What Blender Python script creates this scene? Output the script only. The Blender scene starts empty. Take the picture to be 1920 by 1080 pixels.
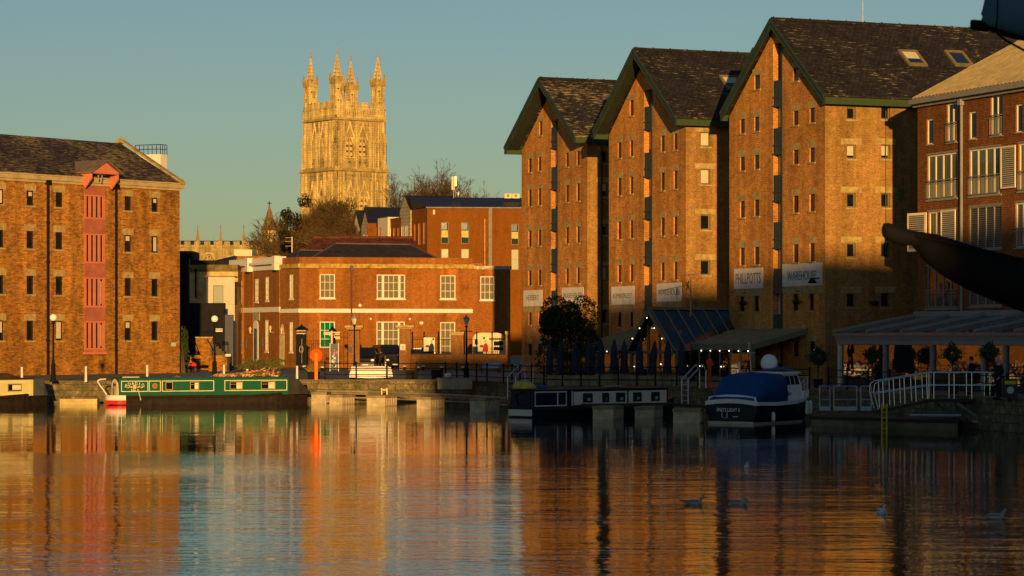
import bpy, bmesh, math, random
from mathutils import Vector, Matrix, geometry
R = math.radians
random.seed(7)
SC = bpy.context.scene
COL = SC.collection
# ---------------------------------------------------------------- camera, world, sun, exposure
F, H0, CZ = 5000.0, 632.0, 4.3          # focal length in px of a 1920 wide picture, horizon row, eye height above the water
cam = bpy.data.cameras.new('camera'); co = bpy.data.objects.new('camera', cam); COL.objects.link(co)
co.location = (0, 0, CZ); co.rotation_euler = (R(90), 0, 0)
cam.sensor_width = 36.0; cam.lens = F / 1920 * 36.0
cam.shift_y = (H0 - 540) / 1920
cam.clip_start = 1.0; cam.clip_end = 8000
cam.dof.use_dof = True; cam.dof.focus_distance = 175; cam.dof.aperture_fstop = 5.6
SC.camera = co
SUN_EL, SUN_A = 5.5, -0.065               # elevation in degrees; sideways drift of the rays per metre of depth
SC.view_settings.view_transform = 'Standard'; SC.view_settings.look = 'None'
SC.view_settings.gamma = 1; SC.view_settings.exposure = 0.40
W = bpy.data.worlds.new('World'); SC.world = W; W.use_nodes = True
nt = W.node_tree; bgn = nt.nodes['Background']
sky = nt.nodes.new('ShaderNodeTexSky'); sky.sky_type = 'NISHITA'; sky.sun_disc = False
sky.sun_elevation = R(SUN_EL); sky.sun_rotation = R(180)-math.atan(SUN_A)
sky.altitude = 0; sky.air_density = 1.0; sky.dust_density = 0.25; sky.ozone_density = 1.0
tint = nt.nodes.new('ShaderNodeMix'); tint.data_type = 'RGBA'; tint.blend_type = 'MULTIPLY'
tint.inputs[0].default_value = 1.0; tint.inputs[7].default_value = (0.628, 0.82, 1.10, 1)
nt.links.new(sky.outputs[0], tint.inputs[6]); nt.links.new(tint.outputs[2], bgn.inputs[0])
bgn.inputs[1].default_value = 0.066
sl = bpy.data.lights.new('sun', 'SUN'); sl.energy = 5.0; sl.angle = R(0.53); sl.color = (1.0, 0.56, 0.17)
so = bpy.data.objects.new('sun', sl); COL.objects.link(so); so.location = (0, -60, 90)
sd = Vector((SUN_A, 1, -math.tan(R(SUN_EL)))).normalized()
so.rotation_euler = sd.to_track_quat('-Z', 'Y').to_euler()

# ---------------------------------------------------------------- helpers
def P(x, y, d): return Vector(((x-960)/F*d, d, CZ+(H0-y)/F*d))
def ZA(y, d): return CZ+(H0-y)/F*d
def XA(x, d): return (x-960)/F*d
ZUP = Vector((0, 0, 1))
def tag(o, label=None, cat=None, group=None, kind=None):
    if label: o['label'] = label
    if cat: o['category'] = cat
    if group: o['group'] = group
    if kind: o['kind'] = kind
    return o
def thing(name, label, cat, loc, group=None):
    o = bpy.data.objects.new(name, None); COL.objects.link(o)
    o.empty_display_size = .2; o.location = Vector(loc); return tag(o, label, cat, group)
def wloc(o):
    v = Vector((0, 0, 0))
    while o: v = v+o.location; o = o.parent
    return v
class MB:
    def __init__(s): s.v = []; s.f = []; s.m = []
    def add(s, vs, fs, mi=0):
        b = len(s.v); s.v += [Vector(p) for p in vs]
        for f in fs: s.f.append([b+i for i in f]); s.m.append(mi)
        return s
    def quad(s, a, b, c, d, mi=0): return s.add([a, b, c, d], [(0, 1, 2, 3)], mi)
    def poly(s, pts, mi=0): return s.add(pts, [tuple(range(len(pts)))], mi)
    def prism(s, pts, ex, mi=0):
        n = len(pts); ex = Vector(ex); pts = [Vector(p) for p in pts]
        s.add(pts+[p+ex for p in pts], [tuple(range(n))[::-1], tuple(range(n, 2*n))]+[(i, (i+1) % n, n+(i+1) % n, n+i) for i in range(n)], mi); return s
    def obox(s, c, ux, uy, uz, mi=0):
        c, ux, uy, uz = Vector(c), Vector(ux), Vector(uy), Vector(uz)
        vs = [c+ux*i+uy*j+uz*k for k in (-1, 1) for j in (-1, 1) for i in (-1, 1)]
        return s.add(vs, [(0, 2, 3, 1), (4, 5, 7, 6), (0, 1, 5, 4), (2, 6, 7, 3), (0, 4, 6, 2), (1, 3, 7, 5)], mi)
    def box(s, x0, x1, y0, y1, z0, z1, mi=0):
        return s.obox(((x0+x1)/2, (y0+y1)/2, (z0+z1)/2), ((x1-x0)/2, 0, 0), (0, (y1-y0)/2, 0), (0, 0, (z1-z0)/2), mi)
    def fbox(s, fr, a0, a1, z0, z1, o0, o1, mi=0):
        return s.obox(fr.pt((a0+a1)/2, (z0+z1)/2, (o0+o1)/2), fr.u3*((a1-a0)/2), fr.n3*((o1-o0)/2), ZUP*((z1-z0)/2), mi)
    def tube(s, a, b, r, r2=None, seg=6, mi=0, cap=True):
        a, b = Vector(a), Vector(b); r2 = r if r2 is None else r2
        d = (b-a)
        if d.length < 1e-6: return s
        d.normalize(); x = d.orthogonal().normalized(); y = d.cross(x)
        vs = []
        for p, rr in ((a, r), (b, r2)):
            for i in range(seg):
                t = 2*math.pi*i/seg; vs.append(p+x*math.cos(t)*rr+y*math.sin(t)*rr)
        fs = [(i, (i+1) % seg, seg+(i+1) % seg, seg+i) for i in range(seg)]
        if cap: fs += [tuple(range(seg))[::-1], tuple(range(seg, 2*seg))]
        return s.add(vs, fs, mi)
    def path(s, pts, r, seg=6, mi=0):
        for a, b in zip(pts, pts[1:]): s.tube(a, b, r, None, seg, mi)
        return s
    def lathe(s, c, prof, seg=12, mi=0, ax=None):
        c = Vector(c); ax = Vector(ax or (0, 0, 1)).normalized(); x = ax.orthogonal().normalized(); y = ax.cross(x)
        vs = []
        for r, z in prof:
            for i in range(seg):
                t = 2*math.pi*(i+.5)/seg; vs.append(c+ax*z+x*math.cos(t)*r+y*math.sin(t)*r)
        fs = []
        for k in range(len(prof)-1):
            for i in range(seg):
                j = (i+1) % seg; fs.append((k*seg+i, k*seg+j, (k+1)*seg+j, (k+1)*seg+i))
        fs += [tuple(range(seg))[::-1], tuple(range((len(prof)-1)*seg, len(prof)*seg))]
        return s.add(vs, fs, mi)
    def ball(s, c, r, sc=(1, 1, 1), seg=12, rings=8, mi=0):
        c = Vector(c); vs = []; fs = []
        for k in range(rings+1):
            ph = math.pi*k/rings
            for i in range(seg):
                t = 2*math.pi*i/seg
                vs.append(c+Vector((r*sc[0]*math.sin(ph)*math.cos(t), r*sc[1]*math.sin(ph)*math.sin(t), r*sc[2]*math.cos(ph))))
        for k in range(rings):
            for i in range(seg):
                j = (i+1) % seg; fs.append((k*seg+i, (k+1)*seg+i, (k+1)*seg+j, k*seg+j))
        return s.add(vs, fs, mi)
    def loft(s, rings, closed=True, mi=0, cap=True):
        n = len(rings[0]); vs = [p for r in rings for p in r]; fs = []
        for k in range(len(rings)-1):
            for i in range(n if closed else n-1):
                j = (i+1) % n; fs.append((k*n+i, k*n+j, (k+1)*n+j, (k+1)*n+i))
        if cap and closed: fs += [tuple(range(n))[::-1], tuple(range((len(rings)-1)*n, len(rings)*n))]
        return s.add(vs, fs, mi)
    def build(s, name, mat, parent=None, loc=None, smooth=False):
        me = bpy.data.meshes.new(name)
        off = wloc(parent) if parent else (Vector(loc) if loc is not None else Vector((0, 0, 0)))
        vs = [p-off for p in s.v]
        me.from_pydata([tuple(p) for p in vs], [], s.f)
        for m in (mat if isinstance(mat, (list, tuple)) else [mat]): me.materials.append(m)
        if len(me.polygons) == len(s.m): me.polygons.foreach_set('material_index', s.m)
        uv = me.uv_layers.new(name='UVMap'); data = [0.0]*(2*len(me.loops))
        for p in me.polygons:
            n = p.normal
            if n.z < 0 and abs(n.z) < .98: n = -n
            t = ZUP.cross(n)
            t = Vector((1, 0, 0)) if t.length < .05 else t.normalized()
            if t.x < 0: t = -t
            b = n.cross(t)
            if b.z < 0: b = -b
            for li in p.loop_indices:
                q = vs[me.loops[li].vertex_index]; data[2*li] = q.dot(t); data[2*li+1] = q.dot(b)
        uv.data.foreach_set('uv', data)
        if smooth: me.polygons.foreach_set('use_smooth', [True]*len(me.polygons))
        me.update()
        o = bpy.data.objects.new(name, me); COL.objects.link(o)
        if parent: o.parent = parent
        elif loc is not None: o.location = Vector(loc)
        return o
class Fr:                                     # an upright plane in plan: origin, direction along it, outward normal towards the viewer
    def __init__(s, o, u):
        s.o = Vector(o[:2]); s.u = Vector(u).normalized(); s.n = Vector((s.u.y, -s.u.x))
        if s.n.dot(s.o) > 0: s.n = -s.n
        s.u3 = Vector((s.u.x, s.u.y, 0)); s.n3 = Vector((s.n.x, s.n.y, 0))
    def pt(s, a, z, out=0):
        q = s.o+s.u*a+s.n*out; return Vector((q.x, q.y, z))
    def hit(s, x, y, out=0):
        rx = Vector(((x-960)/F, 1.0)); oo = s.o+s.n*out; k = oo.dot(s.n)/rx.dot(s.n)
        return ((rx*k-oo).dot(s.u), CZ+(H0-y)/F*k)
    def rect(s, x0, x1, y0, y1):
        ym = (y0+y1)/2; xm = (x0+x1)/2
        a0 = s.hit(x0, ym)[0]; a1 = s.hit(x1, ym)[0]; z0 = s.hit(xm, y1)[1]; z1 = s.hit(xm, y0)[1]
        return (min(a0, a1), max(a0, a1), z0, z1)
    def shift(s, out): 
        q = Fr.__new__(Fr); q.o = s.o+s.n*out; q.u = s.u; q.n = s.n; q.u3 = s.u3; q.n3 = s.n3; return q
def clip(poly, pl):                           # convex clip of a polygon (list of (a,z))
    area = sum(pl[i][0]*pl[(i+1) % len(pl)][1]-pl[(i+1) % len(pl)][0]*pl[i][1] for i in range(len(pl)))
    if area < 0: pl = pl[::-1]
    out = poly
    for i in range(len(pl)):
        A, B = pl[i], pl[(i+1) % len(pl)]
        def sd_(p): return (B[0]-A[0])*(p[1]-A[1])-(B[1]-A[1])*(p[0]-A[0])
        res = []
        for j in range(len(out)):
            p, q = out[j], out[(j+1) % len(out)]; sp, sq = sd_(p), sd_(q)
            if sp >= -1e-9: res.append(p)
            if (sp > 1e-9 and sq < -1e-9) or (sp < -1e-9 and sq > 1e-9):
                t = sp/(sp-sq); res.append((p[0]+(q[0]-p[0])*t, p[1]+(q[1]-p[1])*t))
        out = res
        if len(out) < 3: return []
    return out
def wall(mb, fr, poly, ops=(), depth=.15, mi=0):
    A = sorted(set([round(p[0], 4) for p in poly]+[round(v, 4) for o in ops for v in o[:2]]))
    Zs = sorted(set([round(p[1], 4) for p in poly]+[round(v, 4) for o in ops for v in o[2:4]]))
    for a0, a1 in zip(A, A[1:]):
        for z0, z1 in zip(Zs, Zs[1:]):
            am, zm = (a0+a1)/2, (z0+z1)/2
            if any(o[0] < am < o[1] and o[2] < zm < o[3] for o in ops): continue
            c = clip([(a0, z0), (a1, z0), (a1, z1), (a0, z1)], poly)
            if len(c) >= 3: mb.poly([fr.pt(a, z) for a, z in c], mi)
    for o in ops:
        a0, a1, z0, z1 = [round(v, 4) for v in o[:4]]; d = o[4] if len(o) > 4 else depth
        c = [(a0, z0), (a1, z0), (a1, z1), (a0, z1)]
        for i in range(4):
            p, q = c[i], c[(i+1) % 4]
            mb.quad(fr.pt(*p), fr.pt(*q), fr.pt(q[0], q[1], -d), fr.pt(p[0], p[1], -d), mi)
    return mb
# ---------------------------------------------------------------- materials
MATS = {}
def newmat(name):
    m = bpy.data.materials.new(name); m.use_nodes = True; t = m.node_tree
    return m, t, t.nodes['Principled BSDF']
def node(t, kind, **kw):
    n = t.nodes.new(kind)
    for k, v in kw.items(): setattr(n, k, v)
    return n
def noise(t, scale, detail=4, stretch=(1, 1, 1), rough=.6, coord='Object'):
    tc = node(t, 'ShaderNodeTexCoord'); mp = node(t, 'ShaderNodeMapping'); mp.inputs['Scale'].default_value = stretch
    t.links.new(tc.outputs[coord], mp.inputs[0]); n = node(t, 'ShaderNodeTexNoise')
    n.inputs['Scale'].default_value = scale; n.inputs['Detail'].default_value = detail; n.inputs['Roughness'].default_value = rough
    t.links.new(mp.outputs[0], n.inputs['Vector']); return n.outputs[0]
def remap(t, v, a, b, c, d):
    m = node(t, 'ShaderNodeMapRange'); m.inputs[1].default_value = a; m.inputs[2].default_value = b; m.inputs[3].default_value = c; m.inputs[4].default_value = d
    t.links.new(v, m.inputs[0]); return m.outputs[0]
def mixc(t, fac, a, b, blend='MIX'):
    m = node(t, 'ShaderNodeMix', data_type='RGBA', blend_type=blend)
    for s, v in ((0, fac), (6, a), (7, b)):
        if isinstance(v, (float, int)): m.inputs[s].default_value = v
        elif isinstance(v, tuple): m.inputs[s].default_value = (*v[:3], 1)
        else: t.links.new(v, m.inputs[s])
    return m.outputs[2]
def scale_c(t, c, v):
    cb = node(t, 'ShaderNodeCombineColor')
    for i in range(3): t.links.new(v, cb.inputs[i])
    return mixc(t, 1.0, c, cb.outputs[0], 'MULTIPLY')
def plain(name, col, rough=.6, metal=0.0, var=.25, vs=1.5, spec=.15, emit=None):
    if name in MATS: return MATS[name]
    m, t, b = newmat(name)
    if var > 0:
        c = scale_c(t, (*col, 1), remap(t, noise(t, vs, 5), .3, .7, 1-var, 1+var)); t.links.new(c, b.inputs['Base Color'])
    else: b.inputs['Base Color'].default_value = (*col, 1)
    b.inputs['Roughness'].default_value = rough; b.inputs['Metallic'].default_value = metal; b.inputs['Specular IOR Level'].default_value = spec
    if emit: b.inputs['Emission Color'].default_value = (*col, 1); b.inputs['Emission Strength'].default_value = emit
    MATS[name] = m; return m
def brick(name, c1, c2, mort, bw=.24, rh=.085, ms=.012, stain=.35, patch=None, pamt=.5, ps=.35):
    m, t, b = newmat(name)
    uvn = node(t, 'ShaderNodeUVMap'); br = node(t, 'ShaderNodeTexBrick')
    br.inputs['Scale'].default_value = 1; br.inputs['Brick Width'].default_value = bw; br.inputs['Row Height'].default_value = rh
    br.inputs['Mortar Size'].default_value = ms; br.inputs['Mortar Smooth'].default_value = .2; br.inputs['Bias'].default_value = 0
    br.inputs['Color1'].default_value = (*c1, 1); br.inputs['Color2'].default_value = (*c2, 1); br.inputs['Mortar'].default_value = (*mort, 1)
    t.links.new(uvn.outputs[0], br.inputs['Vector'])
    c = br.outputs['Color']
    c = scale_c(t, c, remap(t, noise(t, 2.2, 5), .3, .7, 1-stain*.6, 1+stain*.6))
    c = scale_c(t, c, remap(t, noise(t, .16, 5, (1, 1, .6)), .3, .7, 1-stain, 1+stain*.7))
    c = scale_c(t, c, remap(t, noise(t, 7, 3, (1, 1, 2.2)), .35, .65, .72, 1.25))
    c = scale_c(t, c, remap(t, noise(t, .9, 5, (1, 1, .09), .65), .36, .64, 1-stain*1.1, 1+stain*.5))
    c = mixc(t, remap(t, noise(t, .45, 7, (1, 1, .8), .72), .56, .66, 0, .45), c, (c2[0]*.45, c2[1]*.55, c2[2]*.8))
    if patch: c = mixc(t, remap(t, noise(t, ps, 6, (1, 1, .5), .7), .5, .72, 0, pamt), c, patch)
    t.links.new(c, b.inputs['Base Color']); b.inputs['Roughness'].default_value = .9; b.inputs['Specular IOR Level'].default_value = .15
    bp = node(t, 'ShaderNodeBump'); bp.inputs['Strength'].default_value = .5; bp.inputs['Distance'].default_value = .02; bp.invert = True
    t.links.new(br.outputs['Fac'], bp.inputs['Height']); t.links.new(bp.outputs[0], b.inputs['Normal'])
    MATS[name] = m; return m
def slate(name, c1, c2, lichen, amt, bw=.35, rh=.28, thr=.6):
    m, t, b = newmat(name)
    uvn = node(t, 'ShaderNodeUVMap'); br = node(t, 'ShaderNodeTexBrick')
    br.inputs['Scale'].default_value = 1; br.inputs['Brick Width'].default_value = bw; br.inputs['Row Height'].default_value = rh
    br.inputs['Mortar Size'].default_value = .022; br.inputs['Mortar Smooth'].default_value = .3
    br.inputs['Color1'].default_value = (*c1, 1); br.inputs['Color2'].default_value = (*c2, 1); br.inputs['Mortar'].default_value = (c1[0]*.35, c1[1]*.35, c1[2]*.35, 1)
    t.links.new(uvn.outputs[0], br.inputs['Vector'])
    c = scale_c(t, br.outputs['Color'], remap(t, noise(t, 1.2, 6), .3, .7, .55, 1.5))
    mp = node(t, 'ShaderNodeMapping'); mp.inputs['Scale'].default_value = (1.1, 4.5, 1); t.links.new(uvn.outputs[0], mp.inputs[0])
    n2 = node(t, 'ShaderNodeTexNoise'); n2.inputs['Scale'].default_value = 1.3; n2.inputs['Detail'].default_value = 5; n2.inputs['Roughness'].default_value = .7
    t.links.new(mp.outputs[0], n2.inputs['Vector'])
    big = remap(t, noise(t, .25, 3), .35, .65, -.06, .06)
    ad = node(t, 'ShaderNodeMath', operation='ADD'); t.links.new(n2.outputs[0], ad.inputs[0]); t.links.new(big, ad.inputs[1])
    c = mixc(t, remap(t, ad.outputs[0], thr, thr+.12, 0, amt), c, lichen)
    t.links.new(c, b.inputs['Base Color']); b.inputs['Roughness'].default_value = .75; b.inputs['Specular IOR Level'].default_value = .25
    bp = node(t, 'ShaderNodeBump'); bp.inputs['Strength'].default_value = .6; bp.inputs['Distance'].default_value = .03; bp.invert = True
    t.links.new(br.outputs['Fac'], bp.inputs['Height']); t.links.new(bp.outputs[0], b.inputs['Normal'])
    MATS[name] = m; return m
def stripes(name, c1, c2, period, duty=.5, axis=1, rough=.6, metal=0.0):
    m, t, b = newmat(name)
    uvn = node(t, 'ShaderNodeUVMap'); sx = node(t, 'ShaderNodeSeparateXYZ'); t.links.new(uvn.outputs[0], sx.inputs[0])
    a = node(t, 'ShaderNodeMath', operation='DIVIDE'); a.inputs[1].default_value = period; t.links.new(sx.outputs[axis], a.inputs[0])
    f = node(t, 'ShaderNodeMath', operation='FRACT'); t.links.new(a.outputs[0], f.inputs[0])
    g = node(t, 'ShaderNodeMath', operation='LESS_THAN'); g.inputs[1].default_value = duty; t.links.new(f.outputs[0], g.inputs[0])
    c = mixc(t, g.outputs[0], c1, c2); c = scale_c(t, c, remap(t, noise(t, 1.4, 4), .3, .7, .8, 1.2))
    t.links.new(c, b.inputs['Base Color']); b.inputs['Roughness'].default_value = rough; b.inputs['Metallic'].default_value = metal
    bp = node(t, 'ShaderNodeBump'); bp.inputs['Strength'].default_value = .7; bp.inputs['Distance'].default_value = .04
    t.links.new(g.outputs[0], bp.inputs['Height']); t.links.new(bp.outputs[0], b.inputs['Normal'])
    MATS[name] = m; return m
def glassy(name, col=(.008, .01, .012), rough=.03, ior=1.5):
    if name in MATS: return MATS[name]
    m, t, b = newmat(name); b.inputs['Base Color'].default_value = (*col, 1); b.inputs['Roughness'].default_value = rough; b.inputs['IOR'].default_value = ior
    bp = node(t, 'ShaderNodeBump'); bp.inputs['Strength'].default_value = .12; bp.inputs['Distance'].default_value = .05
    t.links.new(noise(t, .8, 2), bp.inputs['Height']); t.links.new(bp.outputs[0], b.inputs['Normal'])
    MATS[name] = m; return m
GL = glassy('window_glass'); GLR = glassy('reflecting_glass', (.01, .014, .018), .02, 2.1)
BLIND = plain('cream_blind', (.5, .46, .34), .8, var=.1)
WHITE = plain('white_paint', (.64, .62, .58), .6, var=.08, vs=3)
BLACK = plain('black_paint', (.010, .010, .011), .7, var=.2, spec=.08)
DGREEN = plain('dark_green_paint', (.035, .05, .045), .5, var=.2)
STONE = plain('weathered_sandstone', (.34, .255, .105), .9, var=.35, vs=3)
DFRAME = plain('dark_brown_frame', (.03, .022, .016), .6)
STEEL = plain('galvanised_steel', (.42, .43, .42), .45, .6, var=.15)
CONC = plain('pale_concrete', (.36, .32, .24), .9, var=.3, vs=2)
# ---------------------------------------------------------------- window builder
def window(fr, parent, r, depth, fmat, pmat=None, fw=.05, nx=1, nz=1, lintel=None, sill=None, blind=0, mw=.03, name='window', bside=None):
    a0, a1, z0, z1 = r; d0 = -depth; pmat = pmat or GL
    mb = MB()
    mb.fbox(fr, a0, a0+fw, z0, z1, d0, d0+.07); mb.fbox(fr, a1-fw, a1, z0, z1, d0, d0+.07)
    mb.fbox(fr, a0+fw, a1-fw, z0, z0+fw, d0, d0+.066); mb.fbox(fr, a0+fw, a1-fw, z1-fw, z1, d0, d0+.066)
    for i in range(1, nx): 
        c = a0+(a1-a0)*i/nx; mb.fbox(fr, c-mw/2, c+mw/2, z0+fw, z1-fw, d0, d0+.06)
    for i in range(1, nz):
        c = z0+(z1-z0)*i/nz; mb.fbox(fr, a0+fw, a1-fw, c-mw/2, c+mw/2, d0, d0+.056)
    w = mb.build(name, fmat, parent)
    MB().fbox(fr, a0+fw*.5, a1-fw*.5, z0+fw*.5, z1-fw*.5, d0-.04, d0+.012).build('pane', pmat, w)
    if blind:
        zb = z1-(z1-z0)*blind
        MB().fbox(fr, a0+fw, a1-fw if not bside else a0+fw+(a1-a0)*bside, max(zb, z0+fw), z1-fw, d0+.014, d0+.03).build('blind', BLIND, w)
    if lintel: MB().fbox(fr, a0-lintel[1], a1+lintel[1], z1+.001, z1+lintel[0], -.05, .006).build('lintel', lintel[2], w)
    if sill: MB().fbox(fr, a0-sill[1], a1+sill[1], z0-sill[0], z0-.001, -depth*.5, .07).build('sill', sill[2], w)
    return w
def text_obj(s, name, mat, parent, o, rt, up, h, w=None, thick=.01, font_scale=1.0):
    cu = bpy.data.curves.new('lettering', 'FONT'); cu.body = s; cu.size = 1; cu.align_x = 'LEFT'; cu.extrude = 0.02
    to = bpy.data.objects.new('lettering_source', cu); COL.objects.link(to)
    me = bpy.data.meshes.new_from_object(to); COL.objects.unlink(to); bpy.data.objects.remove(to)
    xs = [v.co.x for v in me.vertices]; ys = [v.co.y for v in me.vertices]
    x0, x1, y0, y1 = min(xs), max(xs), min(ys), max(ys); sy = h/(y1-y0); sx = (w/(x1-x0)) if w else sy
    rt, up = Vector(rt).normalized(), Vector(up).normalized(); ot = rt.cross(up)
    off = wloc(parent)
    for v in me.vertices:
        p = Vector(o)+rt*((v.co.x-x0)*sx)+up*((v.co.y-y0)*sy)+ot*(v.co.z+.02)*thick*25; v.co = p-off
    me.materials.clear(); me.materials.append(mat)
    ob = bpy.data.objects.new(name, me); COL.objects.link(ob); ob.parent = parent; return ob
# ---------------------------------------------------------------- setting: water, quay, ground
def water_mat():
    m, t, b = newmat('dock_water')
    b.inputs['Base Color'].default_value = (.006, .010, .009, 1); b.inputs['Roughness'].default_value = .015; b.inputs['IOR'].default_value = 1.333
    tc = node(t, 'ShaderNodeTexCoord')
    def nz(sx, sy, det, seed):
        mp = node(t, 'ShaderNodeMapping'); mp.inputs['Scale'].default_value = (sx, sy, 1); mp.inputs['Location'].default_value = (seed, seed*1.7, 0)
        t.links.new(tc.outputs['Object'], mp.inputs[0]); n = node(t, 'ShaderNodeTexNoise'); n.inputs['Scale'].default_value = 1; n.inputs['Detail'].default_value = det; n.inputs['Roughness'].default_value = .55
        t.links.new(mp.outputs[0], n.inputs['Vector']); return n.outputs[0]
    def mul(a, k):
        q = node(t, 'ShaderNodeMath', operation='MULTIPLY'); t.links.new(a, q.inputs[0])
        if isinstance(k, float): q.inputs[1].default_value = k
        else: t.links.new(k, q.inputs[1])
        return q.outputs[0]
    def add(a, c):
        q = node(t, 'ShaderNodeMath', operation='ADD'); t.links.new(a, q.inputs[0]); t.links.new(c, q.inputs[1]); return q.outputs[0]
    swell = add(mul(nz(.33, 1.05, 4, 3.1), WV[0]), mul(nz(.22, .42, 2, 7.7), WV[6])); rip = mul(nz(.75, 2.3, 3, 9.2), WV[1]); fine = mul(nz(4.0, 9.0, 2, 1.4), WV[2])
    gust = remap(t, nz(.06, .10, 3, 2.2), .36, .62, .45, 1.35)
    swell = mul(swell, gust); rip = mul(rip, gust)
    # a breath of wind roughens one band of the basin, and the far side lies calm
    sp = node(t, 'ShaderNodeSeparateXYZ'); t.links.new(tc.outputs['Object'], sp.inputs[0])
    wob = mul(nz(.05, .03, 3, 5.5), 26.0); yy = add(sp.outputs[1], wob); skew = mul(sp.outputs[0], -.25); yy = add(yy, skew)
    band = mul(remap(t, yy, 94, 99, 0, 1), remap(t, yy, 110, 117, 1, 0))
    left = remap(t, sp.outputs[0], -12, -8.5, 1, 0.25); band = mul(band, left)
    calm = remap(t, sp.outputs[1], 72, 92, 1.0, WV[3])
    fine2 = mul(fine, add(calm, mul(band, WV[4])))
    rip2 = mul(rip, add(calm, mul(band, WV[5]))); swell2 = mul(swell, calm)
    h = add(add(swell2, rip2), fine2)
    bp = node(t, 'ShaderNodeBump'); bp.inputs['Strength'].default_value = 1; bp.inputs['Distance'].default_value = 1
    t.links.new(h, bp.inputs['Height']); t.links.new(bp.outputs[0], b.inputs['Normal']); return m
WV = [.023, .0135, .0026, .28, 2.6, 1.4, .015]
MB().quad((-700, -22, 0), (700, -22, 0), (700, 700, 0), (-700, 700, 0)).build('water', water_mat(), None)
tag(bpy.data.objects['water'], kind='structure')
QUAY = [(-75, 168, 1.35), (-39.9, 172, 1.36), (-12.7, 177, 1.4), (-4.6, 176, 1.4), (0, 167.5, 1.42), (9.0, 155, 1.4), (17.2, 143, 1.38), (19.5, 132, 1.45), (23.4, 117, 1.5), (45, 92, 1.5)]
NEAR = [(45, -22, 1.5), (-75, -22, 1.5)]
hole = [Vector(p) for p in QUAY+NEAR]
outer = [Vector((-4000, -900, 1.4)), Vector((4000, -900, 1.4)), Vector((4000, 6000, 1.4)), Vector((-4000, 6000, 1.4))]
tris = geometry.tessellate_polygon([outer, hole]); allv = outer+hole
def ground_mat():
    m, t, b = newmat('quay_paving')
    c = mixc(t, remap(t, noise(t, .35, 6), .4, .62, 0, 1), (.055, .05, .042), (.11, .095, .075))
    c = scale_c(t, c, remap(t, noise(t, 4, 4), .3, .7, .6, 1.4)); t.links.new(c, b.inputs['Base Color']); b.inputs['Roughness'].default_value = .85; return m
GM = ground_mat()
g = MB(); g.add(allv, [tuple(x) for x in tris]); gnd = tag(g.build('ground', GM), kind='structure')
def rubble_mat():
    m, t, b = newmat('mossy_quay_stone')
    uvn = node(t, 'ShaderNodeUVMap'); br = node(t, 'ShaderNodeTexBrick'); br.inputs['Scale'].default_value = 1; br.inputs['Brick Width'].default_value = .9; br.inputs['Row Height'].default_value = .4
    br.inputs['Mortar Size'].default_value = .02; br.inputs['Color1'].default_value = (.13, .10, .045, 1); br.inputs['Color2'].default_value = (.19, .145, .065, 1); br.inputs['Mortar'].default_value = (.05, .04, .025, 1)
    t.links.new(uvn.outputs[0], br.inputs['Vector'])
    c = mixc(t, remap(t, noise(t, 1.1, 6, rough=.7), .42, .62, 0, .85), br.outputs[0], (.05, .05, .012))
    c = mixc(t, remap(t, noise(t, 2.6, 5, rough=.7), .6, .7, 0, .8), c, (.36, .28, .13))
    c = scale_c(t, c, remap(t, noise(t, 5, 4), .3, .7, .5, 1.4)); t.links.new(c, b.inputs['Base Color']); b.inputs['Roughness'].default_value = .9; return m
RUB = rubble_mat()
q = MB()
loop = QUAY+NEAR
for i in range(len(loop)):
    a, b_ = loop[i], loop[(i+1) % len(loop)]
    q.quad(a, b_, (b_[0], b_[1], -3), (a[0], a[1], -3))
tag(q.build('quay_wall', RUB), kind='structure')
kb = MB()
for a, b_ in zip(QUAY, QUAY[1:]):
    A, B = Vector(a), Vector(b_); d = (B-A); n = Vector((d.y, -d.x, 0)).normalized()
    if n.y > 0: n = -n
    k = 6
    L = d.length; N = max(1, int(L/1.4))
    for j in range(N):
        p, r_ = A+d*(j/N), A+d*((j+1)/N-.012/L*2)
        kb.prism([p+n*.06+ZUP*.012, r_+n*.06+ZUP*.012, r_-n*.55+ZUP*.012, p-n*.55+ZUP*.012], ZUP*(.06+.02*random.random()))
tag(kb.build('quay_coping', plain('coping_stone', (.15, .12, .065), .9, var=.4, vs=1.2)), kind='structure')
def gz(x, y): return 1.4
# the tall block on the near quay behind the photographer, whose shade lies over the lower right
def behind():
    t = thing('brick_warehouse', 'tall brick warehouse on the near quay behind the viewer, out of the picture', 'warehouse', (40, -38, 1.5))
    bm_ = brick('near_brick', (.3, .13, .05), (.22, .1, .04), (.25, .2, .14))
    MB().box(9, 90, -50, -30, 1.4, 25.2).build('wall', bm_, t)
    rf = MB(); rf.prism([(8.8, -29.4, 25.2), (8.8, -50.6, 25.2), (8.8, -50.6, 25.5), (8.8, -40, 29.4), (8.8, -29.4, 25.5)], (81, 0, 0)); rf.build('roof', plain('near_slate', (.04, .04, .045), .8), t)
    for i in range(12):
        for k in range(5):
            MB().box(12+6.3*i, 13.2+6.3*i, -30.0, -29.93, 4+4.2*k, 6+4.2*k).build('window', GL, t)
behind()
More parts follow.
